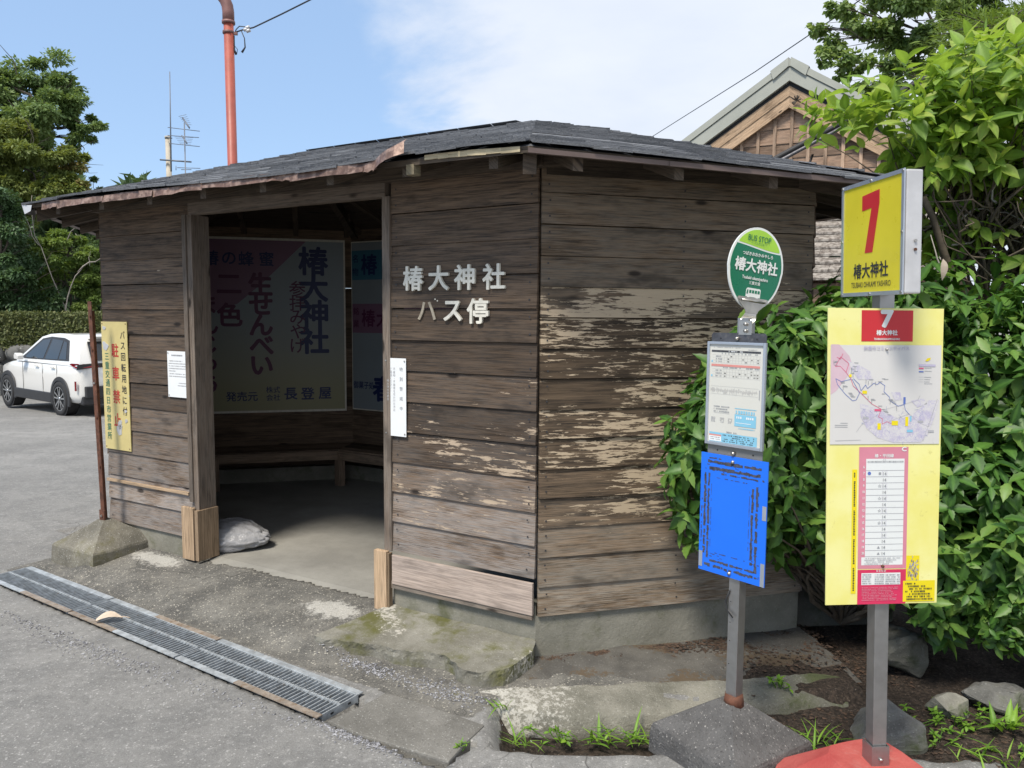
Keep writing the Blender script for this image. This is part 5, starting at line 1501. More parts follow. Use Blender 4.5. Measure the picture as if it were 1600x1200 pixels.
# pale dry leaf on the grate
m_, kk, bs2, _ = newmat('dry_leaf'); M['dryleaf'] = m_
setc(kk, bs2, kk.mix(kk.noise(kk.n('ShaderNodeTexCoord').outputs['Object'], 40, 3), (.42, .33, .24), (.66, .56, .46)), .8)
mb = MB(); vs = []; K = 7
for i in range(K):
    t = i / (K - 1); w_ = .030 * math.sin(math.pi * min(1, .12 + t * .86)) ** .8
    vs += [(-.065 + .13 * t, -w_, .012 + .022 * math.sin(t * 3)), (-.065 + .13 * t, 0, .004 + .020 * math.sin(t * 3)), (-.065 + .13 * t, w_, .016 + .03 * math.sin(t * 3.3))]
fs = [f for i in range(K - 1) for f in ((3 * i, 3 * i + 3, 3 * i + 4, 3 * i + 1), (3 * i + 1, 3 * i + 4, 3 * i + 5, 3 * i + 2))]
mb.add(vs, fs, M['dryleaf'], None, (0, 0, 0), True); mb.tube([(.06, 0, .02), (.085, .01, .010), (.10, .0, .008)], .0025, M['dryleaf'], 5)
dl = mb.build('dry_leaf', None); dl.location = Vector((-2.13, 3.965, .022)); dl.rotation_euler = (0, 0, .3)
tag(dl, 'curled pale dry leaf lying on the middle drain grate', 'leaf')

# ------------------------------------------------------------------ helpers for far things
def at(px, py, y):
    """world point at ground distance y seen in the direction of reference pixel (px, py)"""
    r = fwd + right * ((px - 800) / F_PX) - upv * ((py - 600) / F_PX)
    return Vector((0, 0, EYE)) + r * (y / r.y)


# ------------------------------------------------------------------ white car
CARA = math.atan2(.61, -.79)
car = thing('parked_car', 'white compact SUV parked by the hedge, partly hidden by the shelter', 'car', (-8.21, 15.53, -.335), CARA)
m_, kk, bs2, _ = newmat('white_car_paint'); M['paint'] = m_
setc(kk, bs2, (.74, .73, .70), .28); bs2.inputs['Coat Weight'].default_value = .8; bs2.inputs['Coat Roughness'].default_value = .05
m_, kk, bs2, _ = newmat('tinted_car_glass'); M['cglass'] = m_; setc(kk, bs2, (.015, .018, .02), .06, Specular_IOR_Level=.8)
M['cblack'] = plain('black_car_trim', (.03, .03, .032), .55, 0, .1, 8); M['tyre'] = plain('tyre_rubber', (.022, .022, .023), .85, 0, .15, 20)
M['rim'] = plain('alloy_rim', (.45, .46, .47), .3, .8, .05, 8); M['tail'] = plain('red_tail_lamp', (.22, .006, .012), .15, 0, .05, 5)
SEC = [(-.80, .66, .38, .78, .98), (-.77, .80, .30, .80, 1.03), (-.66, .862, .26, .78, 1.045), (-.35, .88, .25, .74, 1.05), (.5, .88, .24, .70, 1.03), (1.4, .878, .24, .70, 1.01), (2.05, .875, .24, .70, 1.01), (2.5, .868, .25, .70, .97), (2.95, .83, .26, .68, .90), (3.22, .74, .28, .60, .80), (3.36, .56, .32, .52, .68)]


def secpts(x, hw, zb, zm, zt):
    h = [(0, zb - .01), (hw * .80, zb), (hw * .95, zb + .04), (hw, zb + .16), (hw * .985, zm - .08), (hw, zm + .06), (hw * .985, zm + .16), (hw * .955, zt - .03), (hw * .90, zt), (hw * .5, zt + .025), (0, zt + .03)]
    return [(x, -y, z) for y, z in h][::-1][:-1] + [(x, y, z) for y, z in h]


rowsV = [secpts(*s_) for s_ in SEC]; mrow = len(rowsV[0])
Vb = [p for r_ in rowsV for p in r_]
Fb = [(i * mrow + j, i * mrow + j + 1, (i + 1) * mrow + j + 1, (i + 1) * mrow + j) for i in range(len(SEC) - 1) for j in range(mrow - 1)]
Fb += [tuple(range(mrow))[::-1], tuple((len(SEC) - 1) * mrow + j for j in range(mrow))]
mb = MB(); mb.add(Vb, Fb, M['paint'], None, (0, 0, 0), True)
prof = [(-.80, .99), (-.76, 1.10), (-.62, 1.34), (-.50, 1.50), (-.40, 1.555), (.0, 1.585), (.45, 1.59), (.85, 1.57), (1.20, 1.51), (1.70, 1.23), (2.12, 1.0)]
hw_ = lambda z: .855 - max(0, z - 1.0) * .34
for sgn in (1, -1): mb.add([(x, sgn * hw_(z), z) for x, z in prof], [tuple(range(len(prof)))[::sgn * -1]], M['paint'])
nP = len(prof)
mb.add([(x, hw_(z), z) for x, z in prof] + [(x, -hw_(z), z) for x, z in prof], [(i, i + 1, nP + i + 1, nP + i) for i in range(nP - 1)], M['paint'], None, (0, 0, 0), True)
mb.prism([(-.46, 1.545), (-.70, 1.535), (-.66, 1.50), (-.46, 1.505)], (0, .55, 0), (1, 0, 0), (0, 0, 1), 1.1, M['paint'])
body = mb.build('body', car)
ux_, uz_ = Vector((-1, 0, 0)), Vector((0, 0, 1))


def sidewin(pts, y_off, mat, name, lab=None):
    mb = MB(); mb.add([(x, hw_(z) + y_off, z) for x, z in pts], [tuple(range(len(pts)))], mat)
    mb.add([(x, -hw_(z) - y_off, z) for x, z in pts], [tuple(range(len(pts)))[::-1]], mat); return mb.build(name, car)


sidewin([(-.34, 1.075), (-.10, 1.46), (.15, 1.505), (.75, 1.52), (1.14, 1.475), (1.86, 1.085), (1.75, 1.055)], .004, M['cblack'], 'window_surround')
sidewin([(-.20, 1.10), (-.02, 1.42), (.12, 1.445), (.12, 1.10)], .008, M['cglass'], 'quarter_window')
sidewin([(.17, 1.09), (.17, 1.455), (.66, 1.475), (.74, 1.085)], .008, M['cglass'], 'window')
sidewin([(.83, 1.085), (.75, 1.475), (1.10, 1.445), (1.70, 1.105), (1.62, 1.08)], .008, M['cglass'], 'window')
mb = MB(); mb.add([(-.775, .62, 1.10), (-.775, -.62, 1.10), (-.565, -.60, 1.45), (-.565, .60, 1.45)], [(0, 3, 2, 1)], M['cglass']); o_ = mb.build('rear_window', car)
for v in o_.data.vertices: v.co.x -= .018
mb = MB(); mb.prism([(-.90, .93), (-.60, .965), (.60, .965), (.90, .93), (.88, 1.03), (.60, 1.045), (-.60, 1.045), (-.88, 1.03)], (-.80, 0, 0), (0, -1, 0), (0, 0, 1), .012, M['cblack']); mb.build('rear_garnish', car)
for sgn in (1, -1):
    mb = MB(); mb.add([(-.828, sgn * .50, .985), (-.815, sgn * .78, .965), (-.76, sgn * .875, .955), (-.50, sgn * .894, 1.02), (-.56, sgn * .89, 1.045), (-.77, sgn * .86, 1.045), (-.820, sgn * .55, 1.025)], [tuple(range(7))[::sgn * -1]], M['tail']); mb.build('tail_light', car)
    mb = MB(); mb.prism([(-.02, -.09), (.02, -.09), (.02, .09), (-.02, .09)], (-.70, sgn * .875, .62), (1, 0, 0), (0, 0, 1), .02 * -sgn, M['tail']); mb.build('reflector', car)
mb = MB()
for x0, x1 in ((.40, 2.16),): 
    for sgn in (1, -1): mb.box(((x0 + x1) / 2, sgn * .875, .33), (x1 - x0, .05, .20), M['cblack'])
mb.box((-.80, 0, .50), (.10, 1.52, .22), M['cblack']); mb.box((-.70, 0, .34), (.20, 1.60, .16), M['cblack'])
mb.build('lower_cladding', car, bevel=.02)
for xw in (0, 2.56):
    for sgn in (1, -1):
        mb = MB(); n = 26; ri, ro = .355, .425; vs = []
        for i in range(n + 1):
            w = math.radians(-18) + math.radians(216) * i / n
            for r_, yy in ((ri, .80), (ri, .897), (ro, .893), (ro + .01, .868)): vs.append((xw + r_ * math.cos(w), sgn * yy, .335 + r_ * math.sin(w)))
        mb.add(vs, [(i * 4 + j, i * 4 + j + 1, i * 4 + 5 + j, i * 4 + 4 + j) for i in range(n) for j in range(3)], M['cblack'])
        mb.add([(xw + .37 * math.cos(2 * math.pi * i / 24), sgn * .886, .335 + .37 * math.sin(2 * math.pi * i / 24)) for i in range(24)], [tuple(range(24))], M['black']); mb.build('wheel_arch', car)
        mb = MB(); R_, ws = .335, [(.60, .70), (.66, .985), (.70, 1.0), (.88, 1.0), (.905, .97), (.905, .70), (.88, .68)]
        vs = [(xw + R_ * q_ * math.cos(2 * math.pi * i / 32), sgn * y, .335 + R_ * q_ * math.sin(2 * math.pi * i / 32)) for y, q_ in ws for i in range(32)]
        mb.add(vs, [(k_ * 32 + i, k_ * 32 + (i + 1) % 32, k_ * 32 + 32 + (i + 1) % 32, k_ * 32 + 32 + i) for k_ in range(6) for i in range(32)], M['tyre'], None, (0, 0, 0), True)
        wh = mb.build('wheel', car)
        mb = MB(); mb.add([(xw + .232 * math.cos(2 * math.pi * i / 24), sgn * .886, .335 + .232 * math.sin(2 * math.pi * i / 24)) for i in range(24)], [tuple(range(24))], M['cblack'])
        for k_ in range(10):
            w = 2 * math.pi * (k_ + .12 * (-1) ** k_) / 10; c_, s__ = math.cos(w), math.sin(w); wd = .016
            mb.add([(xw + c_ * .05 - s__ * wd, sgn * .898, .335 + s__ * .05 + c_ * wd), (xw + c_ * .05 + s__ * wd, sgn * .898, .335 + s__ * .05 - c_ * wd), (xw + c_ * .226 + s__ * wd * .9, sgn * .903, .335 + s__ * .226 - c_ * wd * .9), (xw + c_ * .226 - s__ * wd * .9, sgn * .903, .335 + s__ * .226 + c_ * wd * .9)], [(0, 1, 2, 3)], M['rim'])
        mb.add([(xw + r_ * math.cos(2 * math.pi * i / 24), sgn * .904, .335 + r_ * math.sin(2 * math.pi * i / 24)) for r_ in (.222, .236) for i in range(24)], [(i, (i + 1) % 24, 24 + (i + 1) % 24, 24 + i) for i in range(24)], M['rim'])
        mb.tube([(xw, sgn * .89, .335), (xw, sgn * .906, .335)], .04, M['rim'], 12); mb.build('rim', wh)
    mb = None
for sgn in (1, -1):
    mb = MB(); mb.prism([(-.10, -.06), (.09, -.05), (.10, .03), (.04, .08), (-.07, .07), (-.11, .02)], (1.62, sgn * .93, 1.10), (1, 0, 0), (0, 0, 1), -.12 * sgn, M['paint']); mb.build('mirror', car, bevel=.02)
    mb = MB()
    for x in (.30, 1.05): mb.box((x, sgn * .885, .93), (.17, .022, .028), M['paint'])
    mb.build('door_handles', car, bevel=.006)
    mb = MB()
    for x in (.12, .78, 1.75): mb.box((x, sgn * .8775, .70), (.007, .006, .56), M['cblack'])
    mb.build('door_gaps', car)
mb = MB(); mb.prism([(0, 0), (.10, .0), (.02, .09), (0, .09)], (-.42, -.02, 1.57), (1, 0, 0), (0, 0, 1), .02, M['paint']); mb.build('antenna_fin', car)

# ------------------------------------------------------------------ foliage builders
def leaves(name, P, A, UP, L, Wd, mat, parent=None, K=6, serr=0.0, fold=.22, droop=.18, tint=None, peak=.42):
    """P base, A direction, UP normal (n,3); L, Wd lengths and widths (n)"""
    n = len(P); A = A / np.linalg.norm(A, axis=1, keepdims=True)
    S_ = np.cross(A, UP); S_ /= np.linalg.norm(S_, axis=1, keepdims=True) + 1e-9; Nn = np.cross(S_, A)
    t = np.linspace(0, 1, K)
    wprof = np.where(t < peak, np.sin(np.pi / 2 * (t / peak)) ** .75, np.cos(np.pi / 2 * ((t - peak) / (1 - peak))) ** 1.05); wprof[0] = .06; wprof[-1] = .02
    if serr: wprof = wprof * (1 + serr * np.where(np.arange(K) % 2 == 0, -1, 1))
    dr = droop * rng.uniform(.3, 1.6, n)[:, None]
    pos = P[:, None] + A[:, None] * (t[None, :, None] * L[:, None, None]) - Nn[:, None] * ((dr * t[None] ** 2) * L[:, None])[..., None]
    w_ = wprof[None] * Wd[:, None] / 2
    up = Nn[:, None] * (w_ * fold * 2 * rng.uniform(.2, 1.3, n)[:, None])[..., None]
    Vv = np.stack([pos - S_[:, None] * w_[..., None] + up, pos, pos + S_[:, None] * w_[..., None] + up], 2)      # n,K,3,3
    base = (np.arange(n) * K * 3)[:, None, None] + (np.arange(K - 1) * 3)[None, :, None]
    q1 = base + np.array([0, 1, 4, 3])[None, None]; q2 = base + np.array([1, 2, 5, 4])[None, None]
    Ff = np.concatenate([q1.reshape(-1, 4), q2.reshape(-1, 4)])
    tn = np.zeros((n, K, 3, 3), 'f')
    tn[..., 0] = (rng.random(n) if tint is None else tint[:, 0])[:, None, None]; tn[..., 1] = (rng.random(n) if tint is None else tint[:, 1])[:, None, None]; tn[:, :, 1, 2] = 1
    return npmesh(name, Vv.reshape(-1, 3), Ff, mat, parent, tn.reshape(-1, 3))


def unit(a): return a / (np.linalg.norm(a, axis=-1, keepdims=True) + 1e-9)


def shoots_to_leaves(P, Dr, nl, L, ang=(50, 85), grav=.25, wr=.36):
    """a rosette of nl leaves at every shoot tip"""
    n = len(P); out = []
    ref = np.where(np.abs(Dr[:, 2:3]) > .9, np.array([[1., 0, 0]]), np.array([[0, 0, 1.]]))
    a = unit(np.cross(Dr, ref)); b = np.cross(Dr, a); ph = rng.uniform(0, 6.28, n)
    Ps, As, Us, Ls = [], [], [], []
    for i in range(nl):
        w = ph + i * 2.4; rad = a * np.cos(w)[:, None] + b * np.sin(w)[:, None]
        th = np.radians(ang[0] + (ang[1] - ang[0]) * (1 - i / nl) + rng.uniform(-14, 14, n))
        A = Dr * np.cos(th)[:, None] + rad * np.sin(th)[:, None]; A[:, 2] -= grav * rng.uniform(.2, 1.6, n); A = unit(A)
        Up = unit(Dr * .8 + np.array([0, 0, .9]) + rng.normal(0, .25, (n, 3)))
        ln = L * rng.uniform(.45, 1.35, n) * (1 - .25 * (i / nl))
        Ps.append(P + Dr * (.012 * i - .05) * (L / .13)); As.append(A); Us.append(Up); Ls.append(ln)
    P_, A_, U_, L_ = map(np.concatenate, (Ps, As, Us, Ls))
    return P_, A_, U_, L_, L_ * wr * rng.uniform(.8, 1.25, len(L_))


def in_shelter(P, marg=.10):
    q_ = P[:, :2] - np.array([C0.x, C0.y]); lx_ = -(q_ @ np.array([U.x, U.y])); ly_ = q_ @ np.array([N.x, N.y])
    po = offset_poly(OCT, marg); ins = np.ones(len(P), bool)
    for i in range(8):
        a, b = po[i], po[(i + 1) % 8]; e = (b - a).normalized(); ins &= ((lx_ - a.x) * -e.y + (ly_ - a.y) * e.x) > 0
    return ins & (P[:, 2] < 2.6)


def in_roof(P):
    q_ = P[:, :2] - np.array([C0.x, C0.y]); lx_ = -(q_ @ np.array([U.x, U.y])); ly_ = q_ @ np.array([N.x, N.y]); ins = np.ones(len(P), bool)
    for i in range(8):
        A0, E0, I0, L0 = LN[i]; ins &= ((lx_ - A0.x) * I0.x + (ly_ - A0.y) * I0.y) > -.06
    return ins & (P[:, 2] > 2.22) & (P[:, 2] < 2.62)


M['bark'] = plain('bush_bark', (.10, .078, .055), .85, 0, .3, 20, (.05, .04, .03), .4)
M['barkpale'] = plain('pale_dead_bark', (.30, .27, .24), .85, 0, .2, 10)
M['treebark'] = plain('tree_bark', (.07, .058, .045), .9, 0, .3, 8)
M['aucuba'] = leafmat('glossy_dark_leaf', (.026, .080, .018), (.095, .215, .036), (.20, .33, .06), .46, .30)
M['bushleaf'] = leafmat('fresh_green_leaf', (.10, .19, .030), (.26, .41, .065), (.42, .50, .10), .5, .45)
M['grass'] = leafmat('grass_blade_green', (.09, .20, .02), (.20, .38, .045), (.28, .45, .05), .5, .35)
M['maple'] = leafmat('maple_leaf_green', (.085, .130, .030), (.21, .255, .065), (.32, .22, .09), .6, .3)
M['zelk'] = leafmat('tree_leaf_green', (.070, .132, .042), (.18, .265, .085), (.22, .30, .11), .6, .3)
M['ever'] = leafmat('dark_evergreen_leaf', (.036, .085, .034), (.10, .17, .066), None, .5, .2)
M['lite'] = leafmat('light_maple_leaf', (.075, .135, .028), (.19, .28, .06), (.24, .31, .09), .6, .35)
M['wood'] = leafmat('forest_leaf', (.035, .072, .028), (.095, .155, .055), None, .7, .2)
M['gink'] = leafmat('broad_tree_leaf', (.080, .15, .045), (.22, .32, .11), (.34, .43, .18), .5, .5)
M['cyp'] = leafmat('cypress_spray', (.075, .13, .018), (.19, .29, .045), None, .6, .3)
M['hedgeleaf'] = leafmat('hedge_leaf', (.045, .060, .015), (.115, .14, .04), (.15, .15, .05), .6, .2)


def branch_path(p0, p1, sag, k_=6, jit=.05):
    p0, p1 = Vector(p0), Vector(p1); out = []
    side = Vector((random.gauss(0, 1), random.gauss(0, 1), random.gauss(0, .5))) * jit
    for i in range(k_):
        t = i / (k_ - 1); out.append(p0.lerp(p1, t) + Vector((0, 0, sag * math.sin(math.pi * t))) + side * math.sin(math.pi * t) + Vector((random.gauss(0, 1), random.gauss(0, 1), random.gauss(0, 1))) * jit * .25 * (0 < i < k_ - 1))
    return out


def shrub(name, label, blobs, nshoot, L, mat, roots, nbranch, nl=7, serr=0.0, K=7, wr=.36, group=None, shell=(.55, 1.0), ang=(50, 88), seed=1, grav=.25, trunk_r=.02, brk=5, yel=1.0):
    global rng
    rng = np.random.default_rng(seed); random.seed(seed)
    root = thing(name, label, 'shrub', roots[0], 0, group)
    r0 = np.array(roots[0])
    Ps, Ds = [], []
    tot = sum(b[2] for b in blobs)
    for c_, r_, wgt in blobs:
        n = int(nshoot * wgt / tot * 1.4); d_ = unit(rng.normal(0, 1, (n, 3))); rad = rng.uniform(shell[0] ** 2, shell[1] ** 2, n) ** .5
        lump = 1 + .16 * fbm(d_ * 2.2, seed + 3)[:, None] * 2
        P = np.array(c_) + d_ * np.array(r_) * rad[:, None] * lump
        Ps.append(P); Ds.append(unit(d_ / np.array(r_) + rng.normal(0, .35, (n, 3)) + np.array([0, 0, .25])))
    P, D_ = np.concatenate(Ps), np.concatenate(Ds)
    ok = ~in_shelter(P) & ~in_roof(P) & (P[:, 2] > .10)
    P, D_ = P[ok][:nshoot * 2], D_[ok][:nshoot * 2]
    lp, la, lu, ll, lw = shoots_to_leaves(P, D_, nl, L, ang, grav, wr)
    tip = lp + la * ll[:, None]
    ok = ~in_shelter(tip, .02) & ~in_roof(tip) & (tip[:, 2] > .04)
    lp, la, lu, ll, lw = (a_[ok] for a_ in (lp, la, lu, ll, lw))
    tint = np.stack([rng.random(len(lp)), rng.random(len(lp)) * yel], -1)
    leaves('foliage', lp - r0, la, lu, ll, lw, mat, root, K, serr, tint=tint)
    mb = MB(); stems = [Vector(r_) for r_ in roots]
    idx = rng.choice(len(P), min(nbranch, len(P)), replace=False)
    for i in idx:
        tgt = Vector(P[i]); s_ = min(stems, key=lambda q_: (q_ - tgt).length + random.uniform(0, .4))
        mid = s_.lerp(tgt, .45) + Vector((random.gauss(0, .08), random.gauss(0, .08), random.uniform(-.05, .12)))
        pth = branch_path(s_, mid, .03, 4, .05)[:-1] + branch_path(mid, tgt, .02, 4, .04)
        k_ = len(pth); mb.tube([p - Vector(roots[0]) for p in pth], [trunk_r * (1 - .85 * j / (k_ - 1)) * random.uniform(.6, 1) for j in range(k_)], M['bark'], brk, cap=False)
    if nbranch: mb.build('branches', root)
    return root, P


sh1, _ = shrub('broadleaf_shrub', 'dense dark green broadleaf shrub behind the bus stop poles, against the shelter wall',
               [((1.02, 3.56, 1.00), (.34, .20, .46), 1.0), ((1.22, 3.62, 1.12), (.42, .20, .62), 1.1), ((1.60, 3.72, 1.15), (.50, .30, .78), 1.8), ((2.12, 3.85, 1.22), (.62, .42, .82), 2.4), ((2.62, 3.70, 1.20), (.62, .50, .80), 2.4), ((2.25, 3.45, .70), (.55, .28, .42), 1.7), ((2.02, 3.42, .50), (.34, .18, .28), .8), ((2.55, 3.38, .55), (.40, .24, .34), 1.0), ((3.1, 3.8, 1.2), (.5, .6, .8), 1.0), ((2.0, 4.4, 1.3), (.9, .4, .85), .8)],
               1900, .114, M['aucuba'], [(1.75, 3.95, .05), (2.25, 4.05, .08), (2.7, 4.0, .08)], 110, nl=7, serr=.10, K=10, wr=.42, seed=21, grav=.36, ang=(55, 95), trunk_r=.018, yel=1.02)
sh2, _ = shrub('leafy_shrub', 'tall light green shrub with bare brown branches behind the number box',
               [((2.10, 4.25, 2.62), (.55, .42, .36), 1.5), ((2.62, 4.15, 2.70), (.60, .50, .42), 2.0), ((3.05, 4.05, 2.62), (.5, .55, .5), 1.4), ((2.35, 4.35, 2.33), (.62, .35, .34), .9), ((2.80, 4.2, 2.22), (.45, .40, .36), .55), ((2.9, 4.3, 3.0), (.5, .4, .25), .8)],
               600, .122, M['bushleaf'], [(2.55, 4.35, .10), (2.60, 4.25, 1.72), (2.45, 4.30, 1.9), (2.75, 4.2, 1.85)], 190, nl=7, K=7, wr=.44, seed=33, grav=.15, ang=(28, 75), trunk_r=.013, yel=1.12)
random.seed(4)
mb = MB()
r0 = Vector((2.55, 4.35, .10))
for a, b_, ra in (((2.55, 4.35, .10), (2.58, 4.25, 1.75), .045), ((2.60, 4.25, 1.55), (2.12, 4.05, 2.28), .030), ((2.58, 4.25, 1.75), (2.46, 4.3, 2.45), .026), ((2.60, 4.25, 1.6), (3.0, 4.1, 2.5), .028), ((2.59, 4.22, 1.62), (2.05, 3.95, 1.85), .016), ((2.60, 4.2, 1.72), (2.95, 3.95, 1.98), .014)):
    pth = branch_path(a, b_, .0, 8, .04); mb.tube([p - r0 for p in pth], [ra * (1 - .5 * j / 7) for j in range(8)], M['bark'], 8)
for q_ in range(46):      # bare twigs
    a = Vector((random.uniform(2.1, 2.95), random.uniform(3.9, 4.3), random.uniform(1.75, 2.35))); b_ = a + Vector((random.gauss(0, .22), random.gauss(-.05, .12), random.uniform(-.02, .28)))
    pth = branch_path(a, b_, random.uniform(-.05, .05), 6, .05); mb.tube([p - r0 for p in pth], [.006 * (1 - .6 * j / 5) for j in range(6)], M['bark' if q_ % 3 else 'barkpale'], 5, cap=False)
mb.build('trunk', sh2)
rng = np.random.default_rng(5)
yl = leaves('yellowed_leaf', np.array([[2.0, 3.62, 1.93]]) - np.array(r0[:]), np.array([[.15, 0, -1.]]), np.array([[0, -1., .1]]), np.array([.10]), np.array([.036]), M['dryleaf'], sh2, 7)
yl['label'] = 'single withered yellow leaf hanging on a bare twig'
sh3, _ = shrub('small_leaf_shrub', 'low small-leaved green bush at the lower right edge among the stones', [((2.36, 3.30, .40), (.34, .20, .28), 1.5), ((2.10, 3.50, .38), (.25, .18, .24), .7)], 300, .062, M['aucuba'], [(2.45, 3.6, .05)], 30, nl=6, K=6, wr=.48, seed=44, trunk_r=.007)


# ------------------------------------------------------------------ trees (crowns of many small leaves on limbs)
def tree(name, label, Y, clumps, nleaf, lsize, mat, trunk, parent_loc=None, seed=1, flat=.55, depthj=.8, wr=.55, cat='tree', group=None, limbr=.10, K=3, droop=.3, yelf=None, limbs=True, barkm='treebark', grow=1.14):
    """clumps: (px, py, radius_px, depth offset); trunk: list of points (world)"""
    global rng
    rng = np.random.default_rng(seed); random.seed(seed)
    root = thing(name, label, cat, trunk[0], 0, group); r0 = np.array(trunk[0][:])
    Ps, As, Us, Ts, cents = [], [], [], [], []
    area = sum(c_[2] ** 2 for c_ in clumps)
    for px, py, rp, dz in clumps:
        rp *= grow
        Yc = Y + dz; c_ = np.array(at(px, py, Yc)[:]); R_ = rp * Yc / F_PX; cents.append((Vector(c_), R_))
        n = int(nleaf * rp * rp / area); nsub = max(6, int(R_ * R_ * 9)) if R_ < 3 else 60
        sd = unit(rng.normal(0, 1, (nsub, 3))); sc = c_ + sd * R_ * (rng.random(nsub)[:, None] ** .4) * np.array([.92, .92 * depthj, .80])
        k_ = rng.integers(0, nsub, n); sr = R_ * .34 * rng.uniform(.6, 1.4, nsub)
        ld = unit(rng.normal(0, 1, (n, 3))) * (rng.random(n)[:, None] ** .45)
        P = sc[k_] + ld * sr[k_][:, None] * np.array([1, 1, flat])
        out = unit(P - c_); Ps.append(P)
        As.append(unit(out * .5 + ld * .6 + rng.normal(0, .5, (n, 3)) + np.array([0, 0, -droop]))); Us.append(unit(out * .35 + rng.normal(0, .45, (n, 3)) + np.array([0, 0, 1.0])))
        tsub = rng.random(nsub); Ts.append(np.stack([np.clip(tsub[k_] * .7 + rng.random(n) * .4 - .05, 0, 1), np.clip((tsub[k_] * .5 + rng.random(n) * .6) if yelf is None else rng.random(n) * .5 + yelf(px, py), 0, 1)], -1))
    P, A, U_, T_ = map(np.concatenate, (Ps, As, Us, Ts)); n = len(P)
    L = lsize * rng.uniform(.6, 1.4, n)
    leaves('crown', P - r0, A, U_, L, L * wr, mat, root, K, tint=T_, droop=.15, fold=.15)
    mb = MB(); tp = [Vector(p) for p in trunk]
    mb.tube([p - tp[0] for p in tp], [limbr * (1 - .6 * i / max(1, len(tp) - 1)) for i in range(len(tp))], M[barkm], 9)
    if limbs:
        for c_, R_ in cents:
            s_ = min(tp[len(tp) // 3:], key=lambda q_: (q_ - c_).length + max(0, q_.z - c_.z) * 2)
            pth = branch_path(s_, c_, R_ * .15, 7, R_ * .18); mb.tube([p - tp[0] for p in pth], [limbr * .5 * (1 - .75 * j / 6) for j in range(7)], M[barkm], 6, cap=False)
            for q_ in range(5):
                e_ = c_ + Vector((random.gauss(0, .6), random.gauss(0, .5), random.gauss(.1, .45))) * R_; pth = branch_path(s_.lerp(c_, random.uniform(.5, .95)), e_, 0, 5, R_ * .12)
                mb.tube([p - tp[0] for p in pth], [limbr * .2 * (1 - .7 * j / 4) for j in range(5)], M[barkm], 5, cap=False)
    mb.build('trunk', root)
    return root


gzl = lambda x, y: -.035 * min(40, max(0, y - 5.6))
def trunkpts(pts): return [at(*p) if len(p) == 3 else Vector(p) for p in pts]


b = at(10, 560, 30); tree('broadleaf_tree', 'tall spreading green tree with open branches above the left trees', 30,
     [(20, 130, 48, 0), (72, 122, 42, 1), (65, 180, 42, -1), (108, 175, 32, 0), (138, 196, 21, 0), (36, 212, 44, 1), (128, 218, 18, 0), (95, 140, 22, 0), (-30, 150, 60, 0), (-40, 260, 70, 1), (60, 250, 30, 2)], 44000, .150, M['zelk'],
     [Vector((b.x - 1.5, 30, gzl(b.x, 30))), at(-10, 420, 30.3), at(5, 300, 30), at(30, 210, 30), at(60, 165, 30)], seed=5, flat=.55, limbr=.13)
tree('maple_tree', 'yellowish green maple with reddish leaf tips rising behind the roof edge', 26,
     [(25, 220, 40, 0), (62, 243, 34, -.5), (98, 252, 30, 0), (122, 268, 21, .3), (30, 272, 44, 0), (78, 292, 34, -.6), (128, 290, 16, 0), (-30, 240, 60, 0), (110, 310, 30, 0), (50, 325, 34, .5)], 36000, .125, M['maple'],
     [Vector((-17.0, 26, gzl(0, 26))), at(40, 470, 26), at(45, 380, 26), at(60, 300, 26), at(75, 260, 26)], seed=6, flat=.6, limbr=.07, yelf=lambda px, py: +.58 if px > 105 else .08)
tree('evergreen_tree', 'dark bluish evergreen tree at the left edge of the picture', 22,
     [(0, 305, 36, 0), (12, 350, 36, 0), (8, 405, 44, .3), (38, 445, 36, 0), (0, 468, 44, 0), (-40, 380, 70, .5), (62, 470, 26, .5)], 26000, .11, M['ever'],
     [Vector((-15.5, 22, gzl(0, 22))), at(-5, 480, 22), at(0, 400, 22), at(2, 320, 22)], seed=7, flat=.8, limbr=.08)
tree('maple_tree', 'light green layered maple above the clipped hedge', 23.5,
     [(75, 395, 32, 0), (112, 388, 30, -.4), (140, 420, 30, 0), (58, 418, 26, .4), (100, 440, 36, -.5), (140, 458, 32, 0), (66, 462, 30, 0), (170, 400, 30, 0), (185, 450, 40, .3)], 34000, .105, M['lite'],
     [Vector((-13.3, 23.5, gzl(0, 23.5))), at(112, 500, 23.5), at(110, 450, 23.5), at(105, 400, 23.5)], seed=8, flat=.40, limbr=.05)
tree('young_tree', 'small tree top showing just above the left end of the roof', 32, [(148, 300, 22, 0), (172, 318, 26, 0), (160, 345, 34, 0), (190, 380, 50, 0)], 17000, .085, M['zelk'], [Vector((-17.2, 32, gzl(0, 32))), at(165, 400, 32), at(155, 310, 32)], seed=9, limbr=.1)
# bare pale branches in front of the dark wood
dt = thing('dead_tree', 'bare pale dead branches against the dark trees', 'tree', (-12.4, 22.6, gzl(0, 22.6)))
mb = MB(); r0 = Vector(dt.location); random.seed(3)
RS = .45
for a, b_, ra in (((-12.4, 22.6, gzl(0, 22.6)), at(64, 385, 22.6), .06), (at(64, 385, 22.6), at(38, 335, 22.6), .035), (at(64, 385, 22.6), at(50, 305, 22.8), .025), (at(100, 500, 22.6), at(128, 420, 22.6), .05), (at(122, 425, 22.6), at(166, 398, 22.4), .05), (at(100, 390, 22.8), at(146, 335, 22.6), .035), (at(118, 365, 22.7), at(128, 372, 22.7), .015), (at(140, 415, 22.6), at(142, 392, 22.6), .02)):
    pth = branch_path(a, b_, .04, 6, .10); mb.tube([p - r0 for p in pth], [ra * RS * (1 - .55 * j / 5) for j in range(6)], M['barkpale'], 6)
mb.build('branches', dt)
